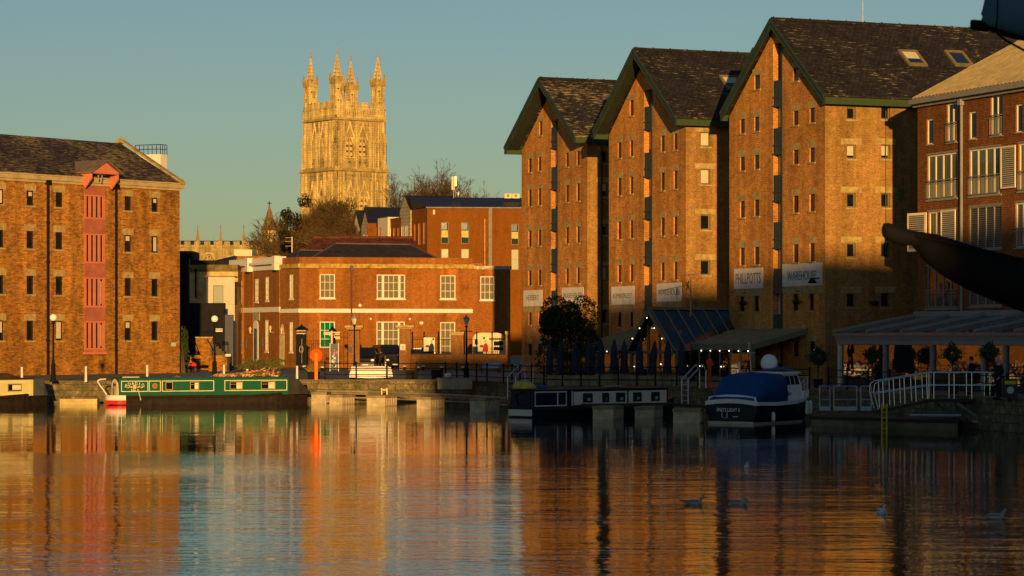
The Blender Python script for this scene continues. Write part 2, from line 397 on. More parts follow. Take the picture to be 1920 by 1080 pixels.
# ---------------------------------------------------------------- the three gabled warehouses
WB = brick('warehouse_brick', (.62, .235, .028), (.44, .145, .019), (.46, .30, .11), bw=.38, rh=.13, ms=.022, stain=.3, patch=(.52, .28, .045), pamt=.25, ps=.5)
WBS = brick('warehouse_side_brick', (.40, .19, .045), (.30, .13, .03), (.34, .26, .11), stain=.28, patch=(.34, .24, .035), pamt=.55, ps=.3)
SLATE = slate('mossy_slate', (.013, .0115, .0115), (.024, .020, .019), (.30, .25, .14), .9, thr=.575)
SLATE2 = slate('lichen_slate', (.015, .013, .012), (.027, .022, .019), (.34, .28, .13), .9, thr=.515)
SOFF = plain('green_bargeboard', (.028, .045, .028), .5, var=.15)
SOFF2 = stripes('green_soffit_boards', (.012, .018, .012), (.028, .04, .022), .16, .12, 1)
UDIR = Vector((-2100, 5000)).normalized(); VDIR = Vector((5000, 2100)).normalized()
BASEZ = 1.4
SIGNM = plain('painted_sign_panel', (.62, .60, .55), .8, var=.12, vs=2)
LETTER = plain('faded_sign_lettering', (.16, .15, .13), .8, var=.2)
def gable_house(label, cat, d0, xr, xl, ov, ev, zr, ze, cols, rows, attic, strip, stop, panels, words, scol, srows, slen, roofmat, sidewins=True, blinds=(), strip_z0=1.6):
    X = XA(xr, d0); fr = Fr((X, d0), UDIR); fs = Fr((X, d0), VDIR)
    W_ = fr.hit(xl, 450)[0]; c = W_/2
    t = thing('brick_warehouse', label, cat, (X, d0, BASEZ))
    zw = ze-.15; zp = zr-.35
    gp = [(0, BASEZ-.3), (W_, BASEZ-.3), (W_, zw), (c, zp), (0, zw)]
    ops = []; wins = []
    colA = [fr.rect(p, q_, 380, 400)[:2] for p, q_ in cols]
    rowZ = [fr.rect(cols[-1][0], cols[-1][1], p, q_)[2:] for p, q_ in rows]
    for rz in rowZ:
        for ca in colA: wins.append((ca[0], ca[1], rz[0], rz[1]))
    for at in attic: wins.append(fr.rect(*at))
    sa = fr.rect(strip[0], strip[1], 380, 400); sz1 = fr.hit((strip[0]+strip[1])/2, stop)[1]
    # keep the strip inside the gable
    sr = (sa[0], sa[1], strip_z0, sz1, .45)
    ops = [w for w in wins]+[sr]
    gw = MB(); wall(gw, fr, gp, ops, .16); gw.build('wall', WB, t)
    for w in wins:
        window(fr, t, w, .16, DFRAME, GL, fw=.05, lintel=(.42, .22, STONE), sill=(.12, .12, STONE))
    # loading doors: green panels with glass between
    lb = MB(); lb.fbox(fr, sr[0], sr[1], sr[2], sr[3], -.5, -.42)
    lbo = lb.build('loading_bay', DGREEN, t)
    lz = sr[2]
    for (p, q_) in panels:
        z1 = fr.hit(strip[0], p)[1]; z0 = fr.hit(strip[0], q_)[1]
        pm = MB(); pm.fbox(fr, sr[0]+.02, sr[1]-.02, z0, z1, -.41, -.02); pm.fbox(fr, sr[0]+.02, sr[1]-.02, z0-.1, z0-.003, -.41, .05); pm.fbox(fr, sr[0]+.02, sr[1]-.02, z1-(z1-z0)*.72, z1-(z1-z0)*.66, -.03, .03)
        pm.build('door_panel', DGREEN, lbo)
        if z0-.1 > sr[2]+.5:
            gm = MB(); gm.fbox(fr, sr[0]+.06, sr[1]-.06, z0-1.4, z0-.105, -.418, -.38); gm.build('glazed_door', plain('lit_doorframe', (.5, .47, .36), .5), lbo)
            MB().fbox(fr, sr[0]+.3, sr[1]-.3, z0-1.35, z0-.16, -.379, -.372).build('pane', GL, lbo)
    rv = MB(); rv.fbox(fr, sr[0]-.11, sr[0]-.02, sr[2], sr[3], .003, .05); rv.build('downpipe', DGREEN, t)
    # side wall, far wall, back
    sops = []
    for (p, q_) in scol:
        for (y0, y1, bl) in srows:
            r_ = fs.rect(p, q_, y0, y1); sops.append((*r_, bl))
    sw = MB(); wall(sw, fs, [(0, BASEZ-.3), (slen, BASEZ-.3), (slen, zw), (0, zw)], [s_[:4] for s_ in sops], .2)
    f2 = Fr(fr.o+fr.u*W_, VDIR)
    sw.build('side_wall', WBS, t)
    bk = MB(); bk.poly([fr.pt(a, z, -slen) for a, z in gp]); bk.quad(fr.pt(W_, BASEZ-.3), fr.pt(W_, BASEZ-.3, -slen), fr.pt(W_, zw, -slen), fr.pt(W_, zw)); bk.build('rear_wall', WB, t)
    for s_ in sops:
        window(fs, t, s_[:4], .2, plain('olive_window_frame', (.16, .13, .06), .6), GL, fw=.09, lintel=(.38, .42, STONE), sill=(.12, .1, STONE), blind=s_[4])
    # roof: two pitched slabs with bargeboards and gutters
    e = ev; sl_ = (zr-ze)/(c+e)
    th = .22
    for sgn, nm in ((0, 'roof'), (1, 'roof')):
        a_e = -e if sgn == 0 else W_+e
        rm = MB()
        pts = [fr.pt(c, zr, ov), fr.pt(a_e, ze, ov), fr.pt(a_e, ze, -slen-.2), fr.pt(c, zr, -slen-.2)]
        rm.prism(pts, ZUP*.16)
        ro = rm.build(nm, roofmat, t)
        so_ = MB(); so_.prism([p-ZUP*.06 for p in [fr.pt(c, zr, ov-.06), fr.pt(a_e, ze, ov-.06), fr.pt(a_e, ze, -.0), fr.pt(c, zr, -.0)]], ZUP*.055); so_.build('soffit', SOFF2, ro)
        bb = MB(); q1, q2 = fr.pt(c, zr-.42, ov-.05), fr.pt(a_e, ze-.42, ov-.05)
        bb.prism([q1, q2, q2+ZUP*.41, q1+ZUP*.41], fr.n3*.1)
        q1, q2 = fr.pt(c, zr+.0, ov+.05), fr.pt(a_e, ze+.0, ov+.05); bb.prism([q1, q2, q2+ZUP*.2, q1+ZUP*.2], fr.n3*.06)
        bb.build('bargeboard', SOFF, ro)
        gt = MB(); a2 = a_e-.12 if sgn == 0 else a_e+.12
        gt.prism([fr.pt(a_e, ze-.4, ov), fr.pt(a2, ze-.4, ov), fr.pt(a2, ze+.02, ov), fr.pt(a_e, ze+.02, ov)], -fr.n3*(slen+ov)); gt.build('gutter', plain('green_gutter', (.035, .06, .024), .5, var=.1), ro)
    rd = MB()
    for i in range(int((slen+ov)/.45)):
        o1 = ov-i*.45; rd.prism([fr.pt(c-.16, zr+.1, o1), fr.pt(c, zr+.30, o1), fr.pt(c+.16, zr+.1, o1)], -fr.n3*.43)
        if i % 3 == 0: rd.ball(fr.pt(c, zr+.29, o1-.2), .065, seg=6, rings=4)
    rd.build('ridge_tiles', SLATE, t)
    for (txt, x0, x1, y0, y1, tx0, tx1, ty0, ty1) in words:
        r_ = fr.rect(x0, x1, y0, y1); sg = MB(); sg.fbox(fr, r_[0], r_[1], r_[2], r_[3], .004, .03); so2 = sg.build('painted_sign', SIGNM, t)
        MB().fbox(fr, r_[0], r_[1], r_[2]-.5, r_[2]-.02, .002, .012).build('worn_strip', STONE, so2)
        a_r, z_b = fr.hit(tx0, ty1); a_l, z_t = fr.hit(tx1, ty0); zb2 = fr.hit((tx0+tx1)/2, (ty0+ty1)/2+(ty1-ty0)/2-1)[1]
        zt2 = zb2+(fr.hit((tx0+tx1)/2, (ty0+ty1)/2-(ty1-ty0)/2+1)[1]-zb2)
        text_obj(txt, 'lettering', LETTER, so2, fr.pt(a_r, zb2, .034), -fr.u3, ZUP, zt2-zb2, abs(a_r-a_l))
    return t, fr, fs, W_
ph, phf, phs, phW = gable_house('largest gabled brick warehouse at right with PHILLPOTTS sign and two skylights', 'warehouse', 167, 1547, 1367.5, .35, .55, 24.75, 19.25,
    [(1387.3, 1396.3), (1414, 1423.5), (1487, 1497), (1517.7, 1527.5)], [(202.5, 230), (277, 304), (364, 396), (456, 490), (550, 582), (640, 668)],
    [(1414, 1425, 141, 167), (1486.5, 1497.5, 128, 152)], (1449.5, 1466), 80, [(152, 198), (241, 288), (329, 376), (417, 464), (504, 548), (590, 640)],
    [('PHILLPOTTS', 1376.7, 1431, 503, 541, 1380.5, 1427, 511, 533), ('WAREHOUSE', 1467, 1542, 493.6, 536, 1477, 1531.5, 507, 526)],
    [(1588, 1604.5), (1652, 1669)], [(200.5, 224, 0), (271, 298, .75), (361.5, 389.5, 0), (455, 483, 0), (549, 576, 0), (640, 668, 0)], 34, SLATE)
ki, kif, kis, kiW = gable_house('middle gabled brick warehouse with KIMBERLEY sign and deep eaves', 'warehouse', 184, 1286, 1141.7, 1.0, .55, 24.6, 19.25,
    [(1158, 1165), (1180.8, 1187), (1239, 1246), (1263, 1270)], [(250.5, 281), (320.5, 354), (406, 440), (491, 524), (583, 612), (650, 676)],
    [(1180.5, 1188, 188, 217)], (1207.5, 1222), 168, [(201, 242), (287, 331), (370, 409), (452, 495), (535, 580), (610, 650)],
    [('KIMBERLEY', 1146.7, 1189.4, 537, 571, 1150.5, 1185.5, 549, 560), ('WAREHOUSE', 1231.7, 1278, 531, 565.5, 1235, 1276, 541, 554)],
    [(1313.5, 1332)], [(247, 275, .9), (316.5, 346, .9), (402, 431, 0), (487, 516, 0)], 32, SLATE)
he, hef, hes, heW = gable_house('left gabled brick warehouse with HERBERT sign and lichen covered roof', 'warehouse', 204, 1101, 978, 1.25, .55, 24.45, 19.5,
    [(990.5, 996.7), (1008.7, 1014.5), (1060.5, 1066.2), (1081, 1087)], [(283.5, 310), (344, 376.5), (424.5, 455), (502, 531), (580, 608), (645, 668)],
    [(1010.8, 1016.8, 228, 254)], (1033, 1045), 225, [(239, 277), (314, 354), (392, 431), (467, 508), (545, 590), (610, 650)],
    [('HERBERT', 982, 1017, 544, 574, 987.5, 1011, 552, 564), ('WAREHOUSE', 1053.6, 1094.7, 539, 571, 1056.5, 1091.5, 548, 560)],
    [(1127.5, 1139)], [(283, 306, 0), (342, 369, .6), (420, 441, .2), (499, 527, .9), (580, 606, 0)], 26, SLATE2)
def roof_pt(fr, W_, zr, ze, ev, x, y):         # point on the right hand roof slope seen at a pixel
    c = W_/2; p0 = fr.pt(c, zr+.16); p1 = fr.pt(-ev, ze+.16); p2 = fr.pt(c, zr+.16, -5)
    n = (p1-p0).cross(p2-p0).normalized(); o = Vector((0, 0, CZ)); r_ = Vector(((x-960)/F, 1, (H0-y)/F)); k = (p0-o).dot(n)/r_.dot(n)
    return o+r_*k, n if n.z > 0 else -n
def skylight(par, fr, W_, zr, ze, ev, px, bl):
    p, n = roof_pt(fr, W_, zr, ze, ev, (px[0]+px[1])/2, (px[2]+px[3])/2)
    ax = -fr.n3; ay = n.cross(ax).normalized(); ay = -ay if ay.z < 0 else ay
    w_, h_ = .62, .8
    m = MB(); m.obox(p+n*.06+ax*w_, ax*.09, ay*h_, n*.08); m.obox(p+n*.06-ax*w_, ax*.09, ay*h_, n*.08); m.obox(p+n*.058+ay*h_, ax*(w_+.088), ay*.09, n*.08); m.obox(p+n*.058-ay*h_, ax*(w_+.088), ay*.12, n*.08)
    f = m.build('skylight', plain('olive_window_frame', (.16, .13, .06), .6), par)
    MB().obox(p+n*.05, ax*(w_-.09), ay*(h_-.09), n*.02).build('pane', glassy('sky_glass', (.01, .02, .05), .02, 1.9), f)
    if bl: MB().obox(p+n*.085+ay*.3, ax*(w_-.1), ay*.38, n*.008).build('blind', BLIND, f)
skylight(ph, phf, phW, 24.75, 19.25, .55, (1693, 1728, 96, 124), True)
skylight(ph, phf, phW, 24.75, 19.25, .55, (1780, 1815, 97, 125), False)
skylight(ki, kif, kiW, 24.6, 19.25, .55, (1365, 1380, 147, 166), True)
# glazed roof box on the middle warehouse's far slope, seen over its verge
rb = MB(); c_ = kiW/2
def lp(a, z, o): return kif.pt(a, z, o)
s_ = (24.6-19.25)/(c_+.55)
for o0, o1 in ((-9.0, -11.5),):
    pts = [lp(c_+.7, 24.6-.7*s_+.2, o0), lp(c_+.9, 24.6-.9*s_+1.5, o0), lp(c_+1.5, 24.6-1.5*s_+1.45, o0), lp(c_+4.2, 24.6-4.2*s_+.35, o0), lp(c_+4.2, 24.6-4.2*s_+.1, o0)]
    rb.prism(pts, -kif.n3*(o0-o1))
rb.build('roof_box', DGREEN, ki)
pp = MB(); pp.path([hes.pt(1.15, 18.9, .12), hes.pt(1.15, 1.5, .12)], .07)
for z in (4, 7.5, 11, 14.5, 17.5): pp.tube(hes.pt(1.15, z, .12), hes.pt(1.15, z+.18, .12), .1)
pp.build('downpipe', plain('rusty_brown_pipe', (.05, .025, .02), .5), he)
pp = MB(); pp.path([phs.pt(4.35, 18.6, .06), phs.pt(4.35, 9.5, .06)], .025); pp.build('cable', plain('old_cable', (.1, .1, .04), .7), ph)
dp = MB(); dp.box(-.3, .3, -.25, .25, -.1, .16); 
def wall_lamp(par, fr, x, y):
    a, z = fr.hit(x, y, .4); m = MB(); m.tube(fr.pt(a, z+.3, 0), fr.pt(a, z+.25, .5), .04); m.lathe(fr.pt(a, z, .55), [(.05, .3), (.28, .02), (.3, -.04), (.05, -.05)], 10); m.build('wall_lamp', BLACK, par)
wall_lamp(ph, phf, 1527, 530)
def window_box(x, y, fr, par, lab):
    a, z = fr.hit(x, y, .2); t = thing('hanging_basket', lab, 'hanging basket', fr.pt(a, z, .3)); c = fr.pt(a, z, .3)
    m = MB(); m.lathe(c, [(.1, -.2), (.2, -.1), (.24, .02)], 10); m.build('basket', BLACK, t)
    m = MB()
    for i in range(70):
        p = c+Vector((random.gauss(0, .17), random.gauss(0, .13), random.uniform(-.06, .12))); d1 = Vector((random.uniform(-1, 1), random.uniform(-1, 1), random.uniform(-1, 1))).normalized()*.06; d2 = d1.orthogonal().normalized()*.03
        m.quad(p-d1, p-d2, p+d1, p+d2)
    m.build('plant', plain('dark_foliage', (.03, .05, .015), .7), t)
    m = MB(); m.tube(fr.pt(a, z+.7, 0), fr.pt(a, z+.65, .3), .02); m.tube(fr.pt(a, z+.65, .3), fr.pt(a, z+.02, .3), .012); m.build('bracket', BLACK, t)
window_box(1395, 568, phf, ph, 'dark hanging basket under the PHILLPOTTS sign')
window_box(1495, 566, phf, ph, 'dark hanging basket below the right hand WAREHOUSE sign of the largest warehouse')
window_box(1638, 567, phs, ph, 'hanging basket between two low windows on the side of the largest warehouse')

# ---------------------------------------------------------------- the hoist warehouse on the left
LB = brick('mottled_old_brick', (.47, .195, .028), (.18, .068, .015), (.26, .16, .05), bw=.34, rh=.11, stain=.3, patch=(.52, .26, .04), pamt=.5, ps=1.2)
LSL = slate('stone_slate_lichen', (.022, .017, .014), (.05, .036, .025), (.30, .22, .085), .85, bw=.5, rh=.3, thr=.50)
lw0 = Vector((XA(337, 215), 215)); lf = Fr(lw0, (-.617, -.787))
LZE = lf.hit(300, 346)[1]; LLEN = 62
def lock_house():
    t = thing('brick_warehouse', 'mottled brick warehouse at left with red timber loading bay and hoist hood', 'warehouse', (lw0.x, lw0.y, 1.4))
    cols = [(50, 63), (104.5, 117.5), (233.8, 246), (284.3, 296.3), (-6, 7)]
    rows = [(357.5, 385.5), (433, 466), (517, 552), (601, 638.5)]
    inl = -lf.n
    A = [lf.rect(p, q_, 440, 460)[:2] for p, q_ in cols]
    st = A[4][0]-A[0][0]
    for k in range(1, 9): A.append((A[4][0]+3.5*k, A[4][1]+3.5*k))
    Z = [lf.rect(50, 63, p, q_)[2:] for p, q_ in rows]
    bay = lf.rect(157.5, 196.5, 365, 656)
    ops = []; bl = {0: .35, 1: .0}
    for i, a in enumerate(A):
        for j, z in enumerate(Z): ops.append((a[0], a[1], z[0], z[1]))
    w = MB(); wall(w, lf, [(0, 1.1), (LLEN, 1.1), (LLEN, LZE), (0, LZE)], ops+[(bay[0], bay[1], bay[2]-.1, LZE)], .14); w.build('wall', LB, t)
    for k, o in enumerate(ops):
        rr = random.Random(k); b = rr.choice([0, 0, .9, .35, .0, .6]); 
        window(lf, t, o, .14, DFRAME, GL, fw=.09, lintel=(.5, .24, STONE), sill=(.14, .16, STONE), blind=b, bside=rr.choice([None, .45, .55]))
    D = 13.0; zr = 20.05
    ends = MB()
    for a in (0, LLEN):
        ends.poly([lf.pt(a, 1.1), lf.pt(a, 1.1, -D), lf.pt(a, LZE, -D), lf.pt(a, zr, -D/2), lf.pt(a, LZE)])
    ends.quad(lf.pt(0, 1.1, -D), lf.pt(LLEN, 1.1, -D), lf.pt(LLEN, LZE, -D), lf.pt(0, LZE, -D)); ends.build('end_wall', LB, t)
    for sg in (0, 1):
        e = .35 if sg == 0 else -D-.35
        m = MB(); m.prism([lf.pt(.35, LZE+.12, e), lf.pt(LLEN, LZE+.12, e), lf.pt(LLEN, zr, -D/2), lf.pt(.35, zr, -D/2)], ZUP*.14); m.build('roof', LSL, t)
    m = MB(); m.fbox(lf, .0, LLEN, LZE-.22, LZE+.1, -.3, .28); m.fbox(lf, -.3, 0, LZE-.22, LZE+.1, -.3, .28); m.fbox(lf, .0, LLEN, LZE-.42, LZE-.225, -.1, .14); m.fbox(lf, .0, LLEN, LZE+.1, LZE+.2, .1, .36); m.build('cornice', plain('pale_stone_cornice', (.38, .30, .16), .85, var=.2), t)
    m = MB(); m.prism([lf.pt(-.15, LZE+.1, .5), lf.pt(-.15, zr+.25, -D/2), lf.pt(-.15, zr+.42, -D/2), lf.pt(-.15, LZE+.3, .5)], lf.u3*.45)
    m.prism([lf.pt(-.15, LZE+.1, -D-.5), lf.pt(-.15, zr+.25, -D/2), lf.pt(-.15, zr+.6, -D/2), lf.pt(-.15, LZE+.55, -D-.5)], lf.u3*.6)
    m.fbox(lf, -.2, .4, LZE+.21, LZE+.5, -.2, .3); m.build('gable_coping', plain('mossy_coping', (.30, .24, .10), .9, var=.4, vs=2), t)
    for x in (87.5, 215.5):
        a = lf.hit(x, 500)[0]; z1 = LZE-.45
        m = MB(); m.path([lf.pt(a, z1, .14), lf.pt(a, 1.3, .14)], .1, 8); m.fbox(lf, a-.2, a+.2, z1-.1, z1+.25, .02, .34)
        for z in (4, 7, 10, 13): m.tube(lf.pt(a, z, .14), lf.pt(a, z+.15, .14), .14, None, 8)
        m.build('downpipe', BLACK, t)
    # loading bay
    RED = plain('salmon_red_paint', (.50, .165, .10), .55, var=.1); REDB = stripes('salmon_red_boards', (.32, .10, .06), (.50, .165, .10), .28, .1, 1)
    b0, b1 = bay[0], bay[1]
    m = MB(); m.fbox(lf, b0, b1, bay[2]-.15, LZE+.4, -.3, -.12); lb = m.build('loading_bay', RED, t)
    zz = lambda y: lf.hit(177, y)[1]
    for y0, y1 in ((338, 365.5), (411, 438), (494, 520), (576.5, 602)):
        MB().fbox(lf, b0, b1, zz(y1), zz(y0), -.119, .08).build('timber_panel', REDB, lb)
    for y0, y1 in ((365.5, 411), (438, 494), (520, 576.5), (602, 656)):
        z1, z0 = zz(y0), zz(y1)
        MB().fbox(lf, b0+.05, b1-.05, z0+.08, z1-.08, -.119, -.07).build('pane', GL, lb)
        m = MB(); m.fbox(lf, b0, b1, z1-.12, z1-.003, -.119, .06); m.fbox(lf, b0, b1, z0+.003, z0+.14, -.119, .1)
        n = 5
        for i in range(n):
            c = b0+.12+(b1-b0-.24)*i/(n-1); m.fbox(lf, c-.11, c+.11, z0+.15, z1-.125, -.06, .04)
        m.build('mullions', RED, lb)
        if y0 > 500: MB().fbox(lf, b0+.3, b0+.42, z0+.3, z1-.3, -.069, -.062).build('curtain', BLIND, lb)
    MB().fbox(lf, b0-.1, b1+.1, bay[2]-.35, bay[2]-.16, -.1, .2).build('sill', RED, lb)
    # hoist hood
    zc = LZE; hw = (b1-b0)/2+.35; mid = (b0+b1)/2; zt = zz(303)
    h = MB(); ze_ = zz(325)
    h.prism([lf.pt(mid-hw, ze_, 1.3), lf.pt(mid, zt-.12, 1.3), lf.pt(mid+hw, ze_, 1.3)], -lf.n3*.12)
    for s in (-1, 1):
        h.prism([lf.pt(mid+s*hw, ze_, 1.2), lf.pt(mid+s*hw, ze_-.5, 1.2), lf.pt(mid+s*hw, ze_-1.2, .5), lf.pt(mid+s*hw, zc-.3, .1), lf.pt(mid+s*hw, zc-.3, -.3), lf.pt(mid+s*hw, ze_, -.3)], -lf.u3*(s*.12))
    h.fbox(lf, mid-hw+.125, mid+hw-.125, ze_-.1, ze_+.1, 1.15, 1.29)
    hh = h.build('hoist_hood', RED, t)
    m = MB()
    for s in (-1, 1): m.prism([lf.pt(mid, zt, 1.5), lf.pt(mid+s*(hw+.25), ze_-.08, 1.5), lf.pt(mid+s*(hw+.25), ze_-.08, -4.2), lf.pt(mid, zt, -4.2)], ZUP*.09)
    m.build('hood_roof', plain('lead_grey_roof', (.16, .12, .085), .7, var=.3), hh)
    m = MB(); 
    for s in (-1, 1): m.prism([lf.pt(mid+s*hw, ze_, -.3), lf.pt(mid+s*hw, LZE, -.3), lf.pt(mid+s*hw, LZE+1.8, -3.6), lf.pt(mid+s*hw, ze_, -3.6)], -lf.u3*(s*.08))
    m.build('hood_cheek', plain('pale_lead', (.3, .27, .2), .8), hh)
    m = MB(); m.tube(lf.pt(mid-.2, ze_-.05, .7), lf.pt(mid-.05, ze_-.75, .7), .05); m.tube(lf.pt(mid+.25, ze_-.05, .7), lf.pt(mid+.2, ze_-.6, .7), .05); m.tube(lf.pt(mid-.5, ze_-.1, .7), lf.pt(mid+.5, ze_-.1, .7), .08); m.build('hoist_wheel', STEEL, hh)
    a, z = lf.hit(325, 646); MB().fbox(lf, a-.25, a+.25, z-.15, z+.15, .003, .03).build('wall_plate', plain('pale_green_plate', (.4, .5, .35), .6), t)
lock_house()
# white rooftop block behind
def white_block():
    d = 262; x0, x1, xc = 268, 313, 301; c = Vector((XA(xc, d), d)); fa = Fr(c, (-.93, .37)); fb = Fr(c, (.5, .87))
    z1 = ZA(289, d); wl = fa.hit(x0-14, 300)[0]; wr = fb.hit(x1, 300)[0]; z0 = 1.4
    t = thing('rooftop_block', 'white flat topped block with a roof railing behind the left roof', 'building', (c.x, c.y, 1.4))
    m = MB(); m.prism([(c.x, c.y, z0)] + [(*(c+fa.u*wl), z0), (*(c+fa.u*wl+fb.u*wr), z0), (*(c+fb.u*wr), z0)], ZUP*(z1-z0)); m.build('wall', plain('pale_render', (.62, .6, .55), .8, var=.06), t)
    m = MB()
    for k in range(7): p = c+fa.u*wl*k/6; m.tube((*p, z1), (*p, z1+.95), .035)
    for k in range(1, 4): p = c+fb.u*wr*k/3; m.tube((*p, z1), (*p, z1+.95), .035)
    for h in (.5, .95):
        m.path([(*(c+fa.u*wl), z1+h), (*c, z1+h), (*(c+fb.u*wr), z1+h)], .035)
    m.build('railing', BLACK, t)
    m = MB(); p = c+fa.u*wl*.9; m.tube((*p, z1), (*p, z1+3.4), .02); m.build('aerial', STEEL, t)
white_block()
# ---------------------------------------------------------------- the two storey brick house in the middle
CB = brick('orange_brick', (.31, .098, .014), (.235, .071, .010), (.28, .145, .04), stain=.22, patch=(.24, .08, .012), pamt=.5, ps=.5)
CBF = brick('brown_flank_brick', (.34, .125, .02), (.24, .085, .014), (.28, .16, .05), stain=.2)
RED_T = slate('red_clay_tiles', (.10, .028, .010), (.14, .04, .014), (.24, .13, .02), .6, bw=.25, rh=.2, thr=.6)
def brick_house():
    A = Vector((XA(561, 252), 252)); B = Vector((XA(525, 255.5), 255.5))
    ff = Fr(A, (.98, .2)); fc = Fr(B, A-B); fl = Fr(B, (-.42, .907))
    L = ff.hit(957, 600)[0]; LM = ff.hit(886, 600)[0]; LC = (A-B).length; LF = fl.hit(437, 580)[0]
    zc = ff.hit(700, 503)[1]; zp = ff.hit(600, 482)[1]; b0 = 1.2
    t = thing('brick_house', 'two storey orange brick house with white band, sash windows and white flank cornice', 'house', (A.x, A.y, 1.4))
    ups = [(599.5, 628, 514, 559), (706.5, 759.5, 515, 560), (825.5, 854, 516, 560.5), (900.5, 927, 518, 562.5)]
    los = [(599.5, 628, 603, 652), (706, 759, 603, 652), (825.5, 853.5, 604, 664)]
    ro = [ff.rect(*p) for p in ups]+[ff.rect(*p) for p in los]
    m = MB(); wall(m, ff, [(0, b0), (L, b0), (L, zc), (0, zc)], ro, .12); m.build('front_wall', CB, t)
    gp = plain('green_shutter_paint', (.0, .22, .09), .5); gpn = glassy('green_backed_glass', (.0, .16, .06), .1)
    grey = glassy('curtained_glass', (.16, .14, .08), .08)
    for k, r_ in enumerate(ro):
        tri = k in (1, 5)
        w = window(ff, t, r_, .10, WHITE, gpn if k == 4 else grey, fw=.09, nx=1 if tri else 3, nz=4 if k == 6 else 3, mw=.045, sill=(.12, .08, WHITE) if k < 4 else None)
        if tri:
            wd = r_[1]-r_[0]; mm = MB()
            for f_ in (.2, .78): mm.fbox(ff, r_[0]+wd*f_-.06, r_[0]+wd*f_+.16, r_[2], r_[3], -.1, -.02)
            for f_ in (.42, .59): mm.fbox(ff, r_[0]+wd*f_-.02, r_[0]+wd*f_+.025, r_[2]+.09, r_[3]-.09, -.1, -.045)
            mm.build('mullion', WHITE, w)
        am = (r_[0]+r_[1])/2; hw = (r_[1]-r_[0])/2; hm = MB(); hm.prism([ff.pt(am-hw, r_[3]+.01, .004), ff.pt(am+hw, r_[3]+.01, .004), ff.pt(am+hw+.4, r_[3]+.85, .004), ff.pt(am-hw-.4, r_[3]+.85, .004)], -ff.n3*.05); hm.build('lintel', brick('rubbed_brick%d' % k, (.36, .115, .02), (.33, .10, .018), (.30, .14, .04), bw=.1, rh=.9) if k == 0 else MATS['rubbed_brick0'], w)
    # canted corner and flank
    fwn = [fc.rect(543.5, 549.5, 515, 560), fc.rect(543.5, 549, 604, 660)]
    m = MB(); wall(m, fc, [(0, b0), (LC, b0), (LC, zc), (0, zc)], fwn, .1); m.build('corner_wall', CBF, t)
    fln = [fl.rect(450.5, 455.5, 526, 568), fl.rect(479, 484.5, 523, 566), fl.rect(498.5, 504, 519.5, 564), fl.rect(449.5, 454.5, 603, 660), fl.rect(498, 503, 600, 659)]
    fla = [fl.rect(476, 485, 604, 676), fl.rect(522, 525.5, 600, 672)]
    zcl = fl.hit(525, 500)[1]
    m = MB(); wall(m, fl, [(0, b0), (LF, b0), (LF, zcl), (0, zcl)], fln, .1); m.build('flank_wall', CBF, t)
    for r_, fr in [(q_, fc) for q_ in fwn]+[(q_, fl) for q_ in fln]:
        window(fr, t, r_, .05, WHITE, grey, fw=.13, nx=2, nz=4, sill=(.14, .12, WHITE), mw=.08)
    d_ = fla[0]; dm = MB(); mid = (d_[0]+d_[1])/2; hw = (d_[1]-d_[0])/2; zs = d_[3]-hw*.6
    pts = [fl.pt(mid-hw, d_[2], .02)]+[fl.pt(mid-hw*math.cos(math.pi*i/10), zs+hw*.9*math.sin(math.pi*i/10), .02) for i in range(11)]+[fl.pt(mid+hw, d_[2], .02)]
    dm.prism(pts, fl.n3*.06); do = dm.build('arched_door', WHITE, t)
    MB().fbox(fl, mid-hw*.6, mid+hw*.6, d_[2]+.1, zs-.2, .081, .1).build('door_leaf', plain('door_shadow_blue', (.08, .1, .11), .5), do)
    MB().fbox(fl, mid-hw*1.5, mid+hw*1.3, fl.hit(480, 601)[1], fl.hit(480, 582)[1], .004, .08).build('fanlight_panel', plain('grey_panel', (.32, .28, .2), .8), t)
    m = MB(); m.prism([fc.pt(LC*.02+(.5-.5*math.cos(math.pi*i/8))*.9, ZA(640, 255)+math.sin(math.pi*i/8)*ZA(600, 255)*.28+0, .01) for i in range(9)]+[fc.pt(.92, 1.5, .01), fc.pt(.02, 1.5, .01)], fc.n3*.04); m.build('arched_doorway', plain('cream_arch', (.5, .42, .28), .7), t)
    # white band, mossy cornice, parapet
    zb0, zb1 = ff.hit(700, 586.5)[1], ff.hit(700, 579)[1]
    m = MB(); m.fbox(ff, -.0, LM, zb0, zb1, -.1, .1); m.fbox(fc, 0.05, LC, zb0, zb1, -.1, .1); m.build('band_course', WHITE, t)
    zf0, zf1 = fl.hit(520, 585)[1], fl.hit(520, 575.5)[1]
    m = MB(); m.fbox(fl, -.1, LF+.1, zf0, zf1, -.1, .12); m.build('band_course', WHITE, t)
    for a, w_ in ((.0, .45), (LF*.55, .5)):
        m = MB(); m.fbox(fl, a, a+w_, 1.4, zcl, .003, .1); m.build('pilaster', CBF, t)
    MC = plain('mossy_cornice', (.36, .25, .07), .9, var=.5, vs=3)
    m = MB(); m.fbox(ff, -.15, LM+.1, zc, zc+.4, -.4, .22); m.fbox(fc, -.1, LC+.1, zc, zc+.4, -.4, .2); m.build('cornice', MC, t)
    m = MB(); m.fbox(ff, 0, LM, zc+.4, zp, -.4, -.05); m.fbox(fc, 0, LC, zc+.4, zp, -.4, -.06); m.build('parapet', CB, t)
    m = MB(); m.fbox(ff, LM+.12, L+.1, zc-.05, zc+.28, -.4, .12); m.build('wing_coping', plain('white_lichen_coping', (.4, .35, .26), .9, var=.6, vs=5), t)
    # white entablature on the flank
    y = lambda p: fl.hit(523, p)[1]
    m = MB(); m.fbox(fl, -.35, LF+.6, y(490), y(481), -.5, .22); m.fbox(fl, -.35, LF+1.2, y(494.8), y(490.2), -.5, .55); m.fbox(fl, -.3, LF+.4, y(505), y(495), -.4, .12)
